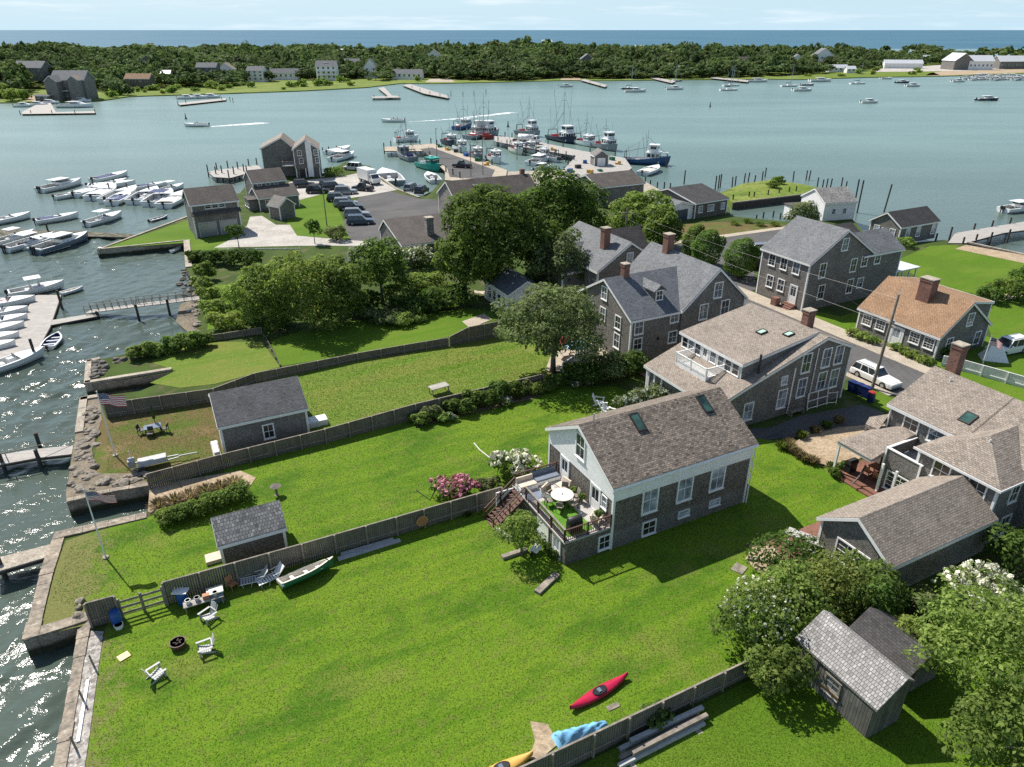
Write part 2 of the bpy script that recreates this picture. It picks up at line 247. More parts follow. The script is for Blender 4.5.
M['leaf_light'] = leafmat('light_leaf', (0.095, 0.155, 0.026), (0.320, 0.395, 0.105))
M['leaf_olive'] = leafmat('olive_leaf', (0.075, 0.100, 0.036), (0.26, 0.295, 0.13))
M['leaf_yel'] = leafmat('yellow_green_leaf', (0.075, 0.115, 0.02), (0.27, 0.32, 0.09))
M['leaf_far'] = leafmat('wood_leaf', (0.044, 0.076, 0.026), (0.155, 0.195, 0.072), .36, .55, .03, .015, .6, 1.55, .022)
M['tuft'] = leafmat('lawn_tuft', (0.072, 0.142, 0.008), (0.138, 0.212, 0.022), 0.35, .6, .25, .0, .85, 1.15)
M['blade'] = leafmat('grass_blade', (0.06, 0.10, 0.015), (0.17, 0.22, 0.05))
M['blade_tan'] = leafmat('tan_grass_blade', (0.16, 0.12, 0.06), (0.34, 0.27, 0.16))
M['bloom_white'] = leafmat('cream_bloom', (0.50, 0.50, 0.36), (0.80, 0.78, 0.62), 0.1)
M['bloom_pink'] = leafmat('pink_bloom', (0.42, 0.13, 0.20), (0.68, 0.34, 0.40), 0.1)
M['bloom_pale'] = leafmat('silver_bloom', (0.24, 0.27, 0.18), (0.46, 0.48, 0.38), 0.1)
def water_mat(name, deep, alt, wave, rough, bstr, lscale):
    m, n, l, b = nodes(name); p = pos(n)
    t = noise(n, l, p, lscale, 4, 0.6); r = ramp(n, [(0.35, deep), (0.65, alt)]); l.new(t.outputs['Fac'], r.inputs[0]); l.new(r.outputs[0], b.inputs['Base Color'])
    b.inputs['Roughness'].default_value = rough; b.inputs['IOR'].default_value = 1.33
    q = n.new('ShaderNodeMapping'); q.inputs['Rotation'].default_value = (0, 0, RAD(20)); q.inputs['Scale'].default_value = (1, 2.1, 1); l.new(p, q.inputs['Vector'])
    a = noise(n, l, q.outputs[0], wave, 5, 0.62, 0.4); c = noise(n, l, q.outputs[0], wave * 0.22, 3, 0.5, 0.3)
    ad = n.new('ShaderNodeMath'); ad.operation = 'MULTIPLY_ADD'; ad.inputs[1].default_value = 2.2; l.new(c.outputs['Fac'], ad.inputs[0]); l.new(a.outputs['Fac'], ad.inputs[2])
    bump(n, l, b, ad.outputs[0], bstr, 0.5)
    return m
def harbour_mat():
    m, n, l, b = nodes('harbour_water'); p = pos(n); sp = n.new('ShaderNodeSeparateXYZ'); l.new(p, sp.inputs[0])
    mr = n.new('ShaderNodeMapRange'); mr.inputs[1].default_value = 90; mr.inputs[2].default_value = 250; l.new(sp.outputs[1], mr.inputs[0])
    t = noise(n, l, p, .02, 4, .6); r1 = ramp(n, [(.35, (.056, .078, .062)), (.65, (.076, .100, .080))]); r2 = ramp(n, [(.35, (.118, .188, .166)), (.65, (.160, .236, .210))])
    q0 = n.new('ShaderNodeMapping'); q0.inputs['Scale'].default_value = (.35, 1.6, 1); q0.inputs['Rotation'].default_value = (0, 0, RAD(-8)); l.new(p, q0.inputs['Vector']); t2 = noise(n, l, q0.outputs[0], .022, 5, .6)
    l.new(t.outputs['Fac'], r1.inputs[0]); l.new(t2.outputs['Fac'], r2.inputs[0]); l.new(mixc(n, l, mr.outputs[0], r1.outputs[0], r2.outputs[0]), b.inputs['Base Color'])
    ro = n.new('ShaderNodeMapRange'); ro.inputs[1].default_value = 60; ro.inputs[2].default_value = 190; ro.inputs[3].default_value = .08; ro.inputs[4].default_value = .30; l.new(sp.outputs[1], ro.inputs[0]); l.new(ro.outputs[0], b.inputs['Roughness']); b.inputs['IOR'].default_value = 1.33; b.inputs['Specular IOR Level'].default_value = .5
    q = n.new('ShaderNodeMapping'); q.inputs['Rotation'].default_value = (0, 0, RAD(25)); q.inputs['Scale'].default_value = (1, 1.7, 1); l.new(p, q.inputs['Vector'])
    a = noise(n, l, q.outputs[0], 1.3, 4, .6, .4); c = noise(n, l, q.outputs[0], .45, 3, .5, .3)
    ad = n.new('ShaderNodeMath'); ad.operation = 'MULTIPLY_ADD'; ad.inputs[1].default_value = 1.3; l.new(c.outputs['Fac'], ad.inputs[0]); l.new(a.outputs['Fac'], ad.inputs[2]); bump(n, l, b, ad.outputs[0], .45, .12); return m
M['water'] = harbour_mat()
M['sea'] = water_mat('open_sea_water', (0.05, 0.125, 0.185), (0.07, 0.155, 0.205), 0.3, 0.5, 0.6, 0.002); M['sea'].node_tree.nodes['Principled BSDF'].inputs['Specular IOR Level'].default_value = 0.12
# ------------------------------------------------------------------ mesh building
class MB:
    def __init__(s): s.v = []; s.f = []; s.m = []
    def add(s, vs, fs, m=0):
        o = len(s.v); s.v += [tuple(x) for x in vs]; s.f += [tuple(i + o for i in f) for f in fs]; s.m += [m] * len(fs); return s
    def box(s, x0, x1, y0, y1, z0, z1, m=0):
        return s.add([(x0, y0, z0), (x1, y0, z0), (x1, y1, z0), (x0, y1, z0), (x0, y0, z1), (x1, y0, z1), (x1, y1, z1), (x0, y1, z1)],
                     [(0, 3, 2, 1), (4, 5, 6, 7), (0, 1, 5, 4), (1, 2, 6, 5), (2, 3, 7, 6), (3, 0, 4, 7)], m)
    def bar(s, p, q, wd, h=None, m=0, up=(0, 0, 1)):
        p, q = Vector(p), Vector(q); d = (q - p).normalized(); up = Vector(up)
        if abs(d.dot(up)) > 0.98: up = Vector((1, 0, 0))
        a = d.cross(up).normalized(); b = a.cross(d); h = h or wd; a *= wd / 2; b *= h / 2
        return s.add([p - a - b, p + a - b, p + a + b, p - a + b, q - a - b, q + a - b, q + a + b, q - a + b],
                     [(3, 2, 1, 0), (4, 5, 6, 7), (0, 1, 5, 4), (1, 2, 6, 5), (2, 3, 7, 6), (3, 0, 4, 7)], m)
    def tube(s, pts, rad, n=8, m=0, cap=True):
        pts = [Vector(p) for p in pts]; r = rad if isinstance(rad, (list, tuple)) else [rad] * len(pts); vs = []; fs = []
        for i, p in enumerate(pts):
            d = (pts[min(i + 1, len(pts) - 1)] - pts[max(i - 1, 0)]).normalized()
            up = Vector((0, 0, 1)) if abs(d.z) < 0.95 else Vector((1, 0, 0)); a = d.cross(up).normalized(); b = a.cross(d)
            for k in range(n): t = 2 * math.pi * k / n; vs.append(p + a * (math.cos(t) * r[i]) + b * (math.sin(t) * r[i]))
        for i in range(len(pts) - 1):
            for k in range(n): fs.append((i * n + k, i * n + (k + 1) % n, (i + 1) * n + (k + 1) % n, (i + 1) * n + k))
        if cap: fs += [tuple(range(n - 1, -1, -1)), tuple((len(pts) - 1) * n + k for k in range(n))]
        return s.add(vs, fs, m)
    def lathe(s, prof, n=16, m=0, c=(0, 0, 0)):
        return s.tube([(c[0], c[1], c[2] + z) for r, z in prof], [max(r, 1e-3) for r, z in prof], n, m)
    def ext(s, poly, axis, a0, a1, m=0, ends=True):
        """2-D polygon (c, z) swept along x or y"""
        P = (lambda a, c, z: (a, c, z)) if axis == 'x' else (lambda a, c, z: (c, a, z))
        k = len(poly); vs = [P(a0, c, z) for c, z in poly] + [P(a1, c, z) for c, z in poly]
        fs = [(i, (i + 1) % k, k + (i + 1) % k, k + i) for i in range(k)]
        if ends: fs += [tuple(range(k - 1, -1, -1)), tuple(range(k, 2 * k))]
        return s.add(vs, fs, m)
    def prism(s, poly, z0, z1, m=0, bottom=True):
        k = len(poly); vs = [(p[0], p[1], z0) for p in poly] + [(p[0], p[1], z1) for p in poly]
        fs = [(i, (i + 1) % k, k + (i + 1) % k, k + i) for i in range(k)] + [tuple(range(k, 2 * k))]
        if bottom: fs.append(tuple(range(k - 1, -1, -1)))
        return s.add(vs, fs, m)
    def sheet(s, poly, z, m=0): return s.add([(p[0], p[1], z) for p in poly], [tuple(range(len(poly)))], m)
    def grid(s, rows, m=0, closed=False):
        k = len(rows[0]); vs = [p for r in rows for p in r]; fs = []
        for i in range(len(rows) - 1):
            for j in range(k if closed else k - 1): fs.append((i * k + j, i * k + (j + 1) % k, (i + 1) * k + (j + 1) % k, (i + 1) * k + j))
        return s.add(vs, fs, m)
    def ball(s, c, r, n=10, m=0, sx=1, sy=1, sz=1, jit=0, rng=None):
        rows = []
        for i in range(n // 2 + 1):
            t = math.pi * i / (n // 2); rows.append([])
            for k in range(n):
                a = 2 * math.pi * k / n; q = r * (1 + (rng.uniform(-jit, jit) if rng else 0)) if 0 < i < n // 2 else r
                rows[-1].append((c[0] + q * sx * math.sin(t) * math.cos(a), c[1] + q * sy * math.sin(t) * math.sin(a), c[2] - q * sz * math.cos(t)))
        return s.grid(rows, m, True)
    def mesh(s, name, mats, smooth=False, fix=True):
        me = bpy.data.meshes.new(name); me.from_pydata(s.v, [], s.f)
        for x in (mats if isinstance(mats, (list, tuple)) else [mats]): me.materials.append(x)
        if len(me.materials) > 1: me.polygons.foreach_set('material_index', s.m)
        if fix:
            bm = bmesh.new(); bm.from_mesh(me); bmesh.ops.recalc_face_normals(bm, faces=bm.faces); bm.to_mesh(me); bm.free()
        box_uv(me)
        if smooth: me.polygons.foreach_set('use_smooth', [True] * len(me.polygons))
        return me
    def build(s, name, mats, parent=None, loc=None, rz=0, smooth=False, fix=True):
        return link(name, s.mesh(name, mats, smooth, fix), parent, loc, rz)
def box_uv(me):
    """metres along the level and up-slope directions of every face"""
    nf, nl = len(me.polygons), len(me.loops)
    if nf == 0: return
    uvl = me.uv_layers.new(name='UVMap'); nr = np.empty(nf * 3); me.polygons.foreach_get('normal', nr); nr = nr.reshape(-1, 3)
    tot = np.empty(nf, int); me.polygons.foreach_get('loop_total', tot); vi = np.empty(nl, int); me.loops.foreach_get('vertex_index', vi)
    co = np.empty(len(me.vertices) * 3); me.vertices.foreach_get('co', co); co = co.reshape(-1, 3)
    t = np.stack([-nr[:, 1], nr[:, 0], np.zeros(nf)], 1); ln = np.linalg.norm(t, axis=1); flat = ln < 0.02
    t[flat] = (1, 0, 0); t /= np.linalg.norm(t, axis=1)[:, None]; b = np.cross(nr, t)
    k = np.repeat(np.arange(nf), tot); p = co[vi]; uv = np.stack([(p * t[k]).sum(1), (p * b[k]).sum(1)], 1)
    uvl.data.foreach_set('uv', uv.ravel())
def link(name, me, parent=None, loc=None, rz=0):
    o = bpy.data.objects.new(name, me); COL.objects.link(o)
    if parent is not None: o.parent = parent
    if loc is not None: o.location = loc
    if rz: o.rotation_euler = (0, 0, rz)
    return o
def tag(o, label=None, cat=None, group=None, kind=None):
    if label: o['label'] = label
    if cat: o['category'] = cat
    if group: o['group'] = group
    if kind: o['kind'] = kind
    return o
def thing(name, label, cat, loc=(0, 0, 0), rz=0, group=None):
    o = link(name, None, None, loc, rz); return tag(o, label, cat, group)
def dup(root, loc, rz=0, label=None, group=None, scale=None):
    r = root.copy(); COL.objects.link(r); r.location = loc; r.rotation_euler = (0, 0, rz)
    if label: r['label'] = label
    if group: r['group'] = group
    if scale is not None: r.scale = (scale,) * 3 if not isinstance(scale, (tuple, list)) else scale
    for ch in list(root.children):
        c = ch.copy(); COL.objects.link(c); c.parent = r
        for g in list(ch.children):
            d = g.copy(); COL.objects.link(d); d.parent = c
    return r
def structure(name, mb, mat, smooth=False): return tag(mb.build(name, mat, smooth=smooth), kind='structure')
def pl(pts, z=0.0): return [at(x, y, z) for x, y in pts]

# ------------------------------------------------------------------ leaf cards
def leaf_mesh(name, blobs, n, size, seed, mat, up=0.6, inner=0.55, bias=0.25, blade=False, reject=True):
    """blobs: rows of cx cy cz rx ry rz; n small bent leaf faces spread through the outer part of every blob"""
    rg = np.random.default_rng(seed); B = np.array(blobs, float)
    area = (B[:, 3] * B[:, 4] + B[:, 4] * B[:, 5] + B[:, 3] * B[:, 5]); k = rg.choice(len(B), n, p=area / area.sum()); b = B[k]
    d = rg.normal(size=(n, 3)); d[:, 2] += bias; d /= np.linalg.norm(d, axis=1)[:, None]
    lump = 1 + 0.10 * np.sin(d[:, 0] * 5 + k) * np.cos(d[:, 1] * 4 + 2 * k) + 0.07 * np.sin(d[:, 2] * 9 + k * 1.7)
    q = (inner + (1 - inner) * rg.random(n) ** 0.6) * lump; p = b[:, :3] + d * b[:, 3:] * q[:, None]
    if reject and len(B) > 1:
        keep = np.ones(n, bool)
        for j in range(len(B)):
            e = ((p - B[j, :3]) / B[j, 3:]); keep &= (k == j) | ((e ** 2).sum(1) > 0.45)
        p, d = p[keep], d[keep]; n = len(p)
    nr = d * 1.0 + rg.normal(size=(n, 3)) * 0.42; nr[:, 2] += up; nr /= np.linalg.norm(nr, axis=1)[:, None]
    a = np.cross(nr, rg.normal(size=(n, 3))); a /= np.linalg.norm(a, axis=1)[:, None]; c = np.cross(nr, a)
    s = size * (0.45 + 1.25 * rg.random(n) ** 1.8)[:, None]
    if blade: a = np.stack([d[:, 0] * 0.6, d[:, 1] * 0.6, np.ones(n)], 1); a /= np.linalg.norm(a, axis=1)[:, None]; c = np.cross(a, rg.normal(size=(n, 3))); c /= np.linalg.norm(c, axis=1)[:, None]
    wd = 0.10 if blade else 0.34
    bend = nr * s * 0.16
    vs = np.stack([p - a * s * 0.6, p + c * s * wd + bend, p + a * s * 0.6, p - c * s * wd + bend], 1).reshape(-1, 3)
    return quads(name, vs, mat)
def quads(name, vs, mat):
    n = len(vs) // 4; me = bpy.data.meshes.new(name); me.vertices.add(len(vs)); me.vertices.foreach_set('co', np.ascontiguousarray(vs, dtype=np.float32).ravel())
    me.loops.add(n * 4); me.loops.foreach_set('vertex_index', np.arange(n * 4, dtype=np.int32)); me.polygons.add(n)
    me.polygons.foreach_set('loop_start', np.arange(0, n * 4, 4, dtype=np.int32)); me.update(calc_edges=True); me.materials.append(mat); return me
def clumps(cx, cy, cz, rx, ry, rz, n, seed, k=0.42, low=-0.35):
    """foliage clumps over an ellipsoid crown"""
    rg = random.Random(seed); out = [(cx, cy, cz, rx * 0.7, ry * 0.7, rz * 0.7)]
    for i in range(n):
        z = low + (1 - low) * (i + 0.5) / n; a = i * 2.39996 + rg.uniform(-0.4, 0.4); r = math.sqrt(max(0, 1 - z * z)); q = rg.uniform(0.52, 0.90); s = k * rg.uniform(0.55, 1.25)
        out.append((cx + rx * q * r * math.cos(a), cy + ry * q * r * math.sin(a), cz + rz * q * z, rx * s, ry * s, rz * s * 0.85))
    return out
def trunk_mb(h, r, top, seed, nl=5, spread=0.55):
    rg = random.Random(seed); mb = MB(); pts = [(0, 0, -0.1), (rg.uniform(-.1, .1) * h * .3, rg.uniform(-.1, .1) * h * .3, h * 0.5), (rg.uniform(-.1, .1) * h * .4, rg.uniform(-.1, .1) * h * .4, h)]
    mb.tube(pts, [r * 1.25, r * 0.85, r * 0.6], 8)
    for i in range(nl):
        a = 2 * math.pi * i / nl + rg.uniform(-.4, .4); s = Vector(pts[2]) * rg.uniform(0.65, 0.98) ; L = (top - h) * rg.uniform(0.7, 1.0) + 0.3
        e = s + Vector((math.cos(a) * L * spread, math.sin(a) * L * spread, L * 0.75)); mid = s.lerp(e, 0.5) + Vector((rg.uniform(-.15, .15), rg.uniform(-.15, .15), 0.1)) * L
        mb.tube([s, mid, e], [r * 0.5, r * 0.32, r * 0.1], 6)
        for j in range(2):
            b = a + rg.uniform(-1, 1); e2 = mid + Vector((math.cos(b), math.sin(b), rg.uniform(0.2, 0.9))) * L * 0.4; mb.tube([mid, e2], [r * 0.22, r * 0.06], 5)
    return mb
def tree(name, label, loc, h, rx, ry, rz, mat, n, leaf, seed, cat='tree', r=0.2, clump=11, cz=None, group=None, k=0.42, inner=0.5, nl=5, low=-0.35):
    n = int(n * 1.35); leaf *= .84
    t = thing(name, label, cat, loc, 0, group); cz = cz if cz is not None else h - rz
    link('crown', leaf_mesh('crown', clumps(0, 0, cz, rx, ry, rz, clump, seed, k, low), n, leaf, seed, M[mat], inner=inner), t)
    trunk_mb(max(0.3, cz - rz * 0.45), r, cz + rz * 0.6, seed, nl, 0.5 * (rx / max(rz, .1)) ** 0.5).build('trunk', M['bark'], t, smooth=True)
    return t
def shrub(label, loc, rx, ry, rz, mat, n, leaf, seed, name='shrub', cat='shrub', bloom=None, nb=0, bs=0.2, group=None, clump=6):
    """several stems under a lumpy mass of leaves; bloom: a second mesh of flower heads"""
    bl = clumps(0, 0, rz * 0.85, rx, ry, rz * 1.05, clump, seed, 0.5, -0.2)
    t = thing(name, label, cat, loc, 0, group)
    link('foliage', leaf_mesh('foliage', bl, n, leaf, seed, M[mat]), t)
    mb = MB(); rg = random.Random(seed)
    for i in range(5): a = i * 1.26 + rg.random(); mb.tube([(0, 0, -0.05), (math.cos(a) * rx * .3, math.sin(a) * ry * .3, rz * .6), (math.cos(a) * rx * .5, math.sin(a) * ry * .5, rz * 1.2)], [0.05, 0.035, 0.015], 5)
    mb.build('stem', M['bark'], t)
    if bloom: link('blossom', bloom_mesh(bl, nb, bs, seed + 7, M[bloom]), t)
    return t
def bloom_mesh(bl, n, s, seed, mat):
    rg = np.random.default_rng(seed); B = np.array(bl); k = rg.integers(0, len(B), n); d = rg.normal(size=(n, 3)); d[:, 2] = np.abs(d[:, 2]) + 0.1; d /= np.linalg.norm(d, axis=1)[:, None]
    p = B[k, :3] + d * B[k, 3:] * 1.02; m = 7
    q = rg.normal(size=(n, m, 3)); q /= np.linalg.norm(q, axis=2)[:, :, None]; sz = s * (0.6 + 0.8 * rg.random(n))[:, None, None]
    c = p[:, None, :] + q * sz * 0.45; a = np.cross(q, rg.normal(size=(n, m, 3))); a /= np.linalg.norm(a, axis=2)[:, :, None]; b = np.cross(q, a)
    vs = np.stack([c - a * sz * .4, c - b * sz * .4, c + a * sz * .4, c + b * sz * .4], 2).reshape(-1, 3)
    return quads('blossom', vs, mat)
def grass_clump(label, loc, r, h, mat, n, seed, group=None, cat='ornamental grass', name='ornamental_grass'):
    rg = np.random.default_rng(seed); a = rg.random(n) * 2 * math.pi; q = rg.random(n) ** 0.5; lean = q * r; L = h * (0.7 + 0.4 * rg.random(n))
    base = np.stack([np.cos(a) * q * r * 0.3, np.sin(a) * q * r * 0.3, np.zeros(n)], 1); tip = base + np.stack([np.cos(a) * lean, np.sin(a) * lean, L * (1 - 0.35 * q)], 1)
    sd = np.stack([-np.sin(a), np.cos(a), np.zeros(n)], 1) * 0.05 * (0.6 + h * 0.4); mid = base * 0.45 + tip * 0.55 + np.stack([np.zeros(n), np.zeros(n), L * 0.12], 1)
    vs = np.stack([base - sd, mid - sd * 0.9, tip, mid + sd * 0.9], 1).reshape(-1, 3); t = thing(name, label, cat, loc, 0, group)
    link('blades', quads('blades', vs, M[mat]), t); return t

# ------------------------------------------------------------------ house parts
_win = {}
def window(parent, x, y, z, wd, h, face='f', style='sash', gl='glass', nm='window'):
    """framed window standing on the wall face: f -y, b +y, l -x, r +x; x, y is the middle of its sill"""
    if gl == 'glass' and nm == 'window': gl = ('glass', 'glass_sky', 'glass', 'glass_warm', 'glass', 'glass_sky')[int(x * 13.7 + y * 7.3 + z * 5.1) % 6]
    key = (round(wd, 2), round(h, 2), style, gl, nm)
    if key not in _win:
        mb = MB(); t = 0.11 if style != 'thin' else 0.07; d = 0.07
        mb.box(-wd / 2 - t, -wd / 2, -d, 0.02, -t, h + t).box(wd / 2, wd / 2 + t, -d, 0.02, -t, h + t).box(-wd / 2, wd / 2, -d, 0.02, h, h + t).box(-wd / 2, wd / 2, -d, 0.02, -t, 0)
        mb.box(-wd / 2 - t - .04, wd / 2 + t + .04, -d - 0.05, -d + .0, -t - .05, -t + 0.03)
        b = 0.045
        if style in ('sash', 'grid', 'thin'): mb.box(-wd / 2, wd / 2, -0.05, 0.0, h / 2 - b / 2, h / 2 + b / 2)
        if style == 'sash':
            mb.box(-.018, .018, -0.042, 0.0, h / 2 + b / 2, h - .0); mb.box(-.018, .018, -0.042, 0.0, 0, h / 2 - b / 2)
        if style == 'grid':
            for k in (1, 2): mb.box(-wd / 2 + wd * k / 3 - .02, -wd / 2 + wd * k / 3 + .02, -0.042, 0.0, 0, h / 2 - b / 2); mb.box(-wd / 2 + wd * k / 3 - .02, -wd / 2 + wd * k / 3 + .02, -0.042, 0.0, h / 2 + b / 2, h)
            for k in (0.25, 0.75): mb.box(-wd / 2, wd / 2, -0.038, 0.0, h * k - .018, h * k + .018)
        if style == 'door':
            mb.box(-wd / 2, wd / 2, -0.045, 0.0, 0, h * 0.42); mb.box(-wd / 2, -wd / 2 + .12, -0.045, 0, h * .42, h); mb.box(wd / 2 - .12, wd / 2, -0.045, 0, h * .42, h); mb.box(-wd / 2 + .12, wd / 2 - .12, -0.045, 0, h - .14, h); mb.box(-.02, .02, -0.04, 0, h * .42, h - .14)
        fr = mb.mesh(nm, M['white']); pn = MB().box(-wd / 2 + .002, wd / 2 - .002, -0.024, 0.004, 0.002, h - .002).mesh('pane', M[gl]); _win[key] = (fr, pn)
    fr, pn = _win[key]; rz = {'f': 0, 'l': -RAD(90), 'r': RAD(90), 'b': math.pi}[face]
    o = link(nm, fr, parent, (x, y, z), rz); link('pane', pn, o); return o
def wing(root, a0, a1, prof, axis='x', wall='cedar', roof='roof_grey', z0=-0.3, eave=0.28, rake=0.22, trim=True, th=0.14, lo=True, hi=True, bc=(0, 1), boards_=True, walls=True, tr='white', e0=None, e1=None):
    """one gabled mass: prof is the roof line (c, z) across the ridge, swept from a0 to a1 along axis"""
    P = (lambda a, c: (a, c)) if axis == 'x' else (lambda a, c: (c, a))
    c0, c1 = prof[0][0], prof[-1][0]
    if walls:
        mb = MB(); mb.ext([(c0, z0)] + list(prof) + [(c1, z0)], axis, a0, a1); mb.build('wall', M[wall], root)
    e0 = eave if e0 is None else e0; e1 = eave if e1 is None else e1
    def off(p, q, e): d = Vector((p[0] - q[0], p[1] - q[1])); d.normalize(); return (p[0] + d.x * e, p[1] + d.y * e)
    line = [off(prof[0], prof[1], e0)] + list(prof[1:-1]) + [off(prof[-1], prof[-2], e1)]
    low = [(c, z + 0.02) for c, z in line]; top = [(c, z + 0.02 + th) for c, z in line]
    r0 = a0 - (rake if lo else 0.0); r1 = a1 + (rake if hi else 0.0)
    ro = MB().ext(low + top[::-1], axis, r0, r1).build('roof', M[roof], root)
    if trim:
        mb = MB()
        for a, on, sgn in ((r0, lo, -1), (r1, hi, 1)):
            if not on: continue
            b0, b1 = (a - 0.03, a + 0.0) if sgn < 0 else (a - 0.0, a + 0.03)
            for (c, z), (d, y) in zip(line[:-1], line[1:]):
                mb.ext([(c, z - 0.15), (d, y - 0.15), (d, y + 0.10), (c, z + 0.10)], axis, b0, b1)
        for (c, z), s, e in ((line[0], -1, e0), (line[-1], 1, e1)):
            if e > 0.01: mb.ext([(c, z - 0.13), (c + s * 0.03, z - 0.13), (c + s * 0.03, z + 0.12), (c, z + 0.12)], axis, r0 + 0.001, r1 - 0.001)
        mb.build('roof_trim', M[tr], root)
    if boards_:
        q = 0.15; pr = 0.03
        for a, on, s in ((a0, lo, -1), (a1, hi, 1)):
            if not on: continue
            for ci, (c, z, k) in enumerate(((c0, prof[0][1], -1), (c1, prof[-1][1], 1))):
                if ci not in bc: continue
                p6 = [(a + s * pr, c + k * pr), (a - s * q, c + k * pr), (a - s * q, c + k * .002), (a + s * .002, c + k * .002), (a + s * .002, c - k * q), (a + s * pr, c - k * q)]
                MB().prism(p6 if axis == 'x' else [(y, x) for x, y in p6], z0 + .02, z - 0.02).build('corner_board', M[tr], root)
    return ro
def gable(y0, y1, ze, zr, mid=None): return [(y0, ze), ((y0 + y1) / 2 if mid is None else mid, zr), (y1, ze)]
def chimney(root, x, y, z0, z1, sx, sy, mat='brick', cap='concrete'):
    ch = MB().box(x - sx / 2, x + sx / 2, y - sy / 2, y + sy / 2, z0, z1).box(x - sx / 2 - .05, x + sx / 2 + .05, y - sy / 2 - .05, y + sy / 2 + .05, z1 - 0.3, z1 - .12).build('chimney', M[mat], root)
    MB().box(x - sx / 2 - .08, x + sx / 2 + .08, y - sy / 2 - .08, y + sy / 2 + .08, z1 + .002, z1 + .1).build('chimney_cap', M[cap], ch)
    MB().box(x - sx / 2 - .12, x + sx / 2 + .12, y - sy / 2 - .12, y + sy / 2 + .12, z0 + .0, z0 + .02).build('flashing', M['white'], ch); return ch
def skylight(root, x, y, z, wd, ln, slope, axis, gl='glass_green', fr='iron'):
    """slope: signed rise per metre towards +c"""
    s = link('skylight', None, root, (x, y, z)); a = math.atan(slope); s.rotation_euler = (a, 0, 0) if axis == 'x' else (0, -a, 0)
    mb = MB()
    if axis == 'x': X, Y = wd / 2, ln / 2
    else: X, Y = ln / 2, wd / 2
    t = 0.09
    mb.box(-X, X, -Y, -Y + t, 0, .14).box(-X, X, Y - t, Y, 0, .14).box(-X, -X + t, -Y + t, Y - t, 0, .14).box(X - t, X, -Y + t, Y - t, 0, .14)
    mb.build('skylight_frame', M[fr], s); MB().box(-X + t, X - t, -Y + t, Y - t, 0.02, .11).build('pane', M[gl], s); return s
def vent(root, x, y, z, h=0.55, m='white'): return MB().lathe([(0.16, -.1), (0.15, 0.05), (0.05, 0.08), (0.05, h)], 8, c=(x, y, z)).build('vent_pipe', M[m], root)
def railing(root, pts, z, h, nm='railing', mat='white', sp=0.16, post=0.1, bal=0.035):
    mb = MB()
    for p, q in zip(pts[:-1], pts[1:]):
        p, q = Vector((p[0], p[1], z)), Vector((q[0], q[1], z)); L = (q - p).length; up = Vector((0, 0, 1))
        mb.bar(p + up * h, q + up * h, 0.1, 0.06); mb.bar(p + up * .1, q + up * .1, 0.05, 0.05); k = max(1, int(L / sp))
        for i in range(1, k): a = p.lerp(q, i / k); mb.bar(a + up * .1, a + up * h, bal)
    for p in pts: mb.box(p[0] - post / 2, p[0] + post / 2, p[1] - post / 2, p[1] + post / 2, z, z + h + 0.08)
    return mb.build(nm, M[mat], root)
def fence(name, label, pts, hs, mat='fence', rail=True, z=0.0, step=2.2, pm='timber', tops=True, group=None):
    """board fence along ground points: one panel part a bay, every post its own part"""
    t = thing(name, label, 'fence', pts[0], 0, group); o = Vector(pts[0]); post = MB().box(-.055, .055, -.055, .055, -.2, 1.0).mesh('post', M[pm])
    for i in range(len(pts) - 1):
        p, q = Vector(pts[i]), Vector(pts[i + 1]); L = (q - p).length; k = max(1, round(L / step)); d = (q - p) / k; a = math.atan2(d.y, d.x); nrm = Vector((math.sin(a), -math.cos(a), 0))
        for j in range(k):
            f0, f1 = j / k, (j + 1) / k; h0 = hs[i] + (hs[i + 1] - hs[i]) * f0; h1 = hs[i] + (hs[i + 1] - hs[i]) * f1; s = p + d * j - o; e = p + d * (j + 1) - o
            mb = MB(); w_ = nrm * 0.02; Z = Vector((0, 0, 1)); nb = max(3, int(d.length / 0.15)); e_ = s.lerp(e, 1 - 0.02)
            for b in range(nb):
                x0 = s.lerp(e_, (b + 0.03) / nb); x1 = s.lerp(e_, (b + 0.97) / nb); g0 = h0 + (h1 - h0) * (b + .5) / nb + ((b * 7919 + j * 31) % 5 - 2) * 0.008
                mb.add([x0 - w_ - Z * .05, x1 - w_ - Z * .05, x1 + w_ - Z * .05, x0 + w_ - Z * .05, x0 - w_ + Z * g0, x1 - w_ + Z * g0, x1 + w_ + Z * g0, x0 + w_ + Z * g0],
                       [(0, 3, 2, 1), (4, 5, 6, 7), (0, 1, 5, 4), (1, 2, 6, 5), (2, 3, 7, 6), (3, 0, 4, 7)])
            mb.build('fence_panel', M[mat], t)
            if tops:
                MB().bar(s + Z * (h0 + .03), e + Z * (h1 + .03), 0.10, 0.04).build('top_rail', M[pm], t); MB().bar(s + nrm * .05 + Z * h0 * .3, e + nrm * .05 + Z * h1 * .3, 0.05, 0.09).build('rail', M[pm], t)
            po = link('post', post, t, s + nrm * 0.09, a); po.scale = (1, 1, h0 + .05)
        if i == len(pts) - 2: po = link('post', post, t, q - o + nrm * 0.09, a); po.scale = (1, 1, hs[-1] + .05)
    return t

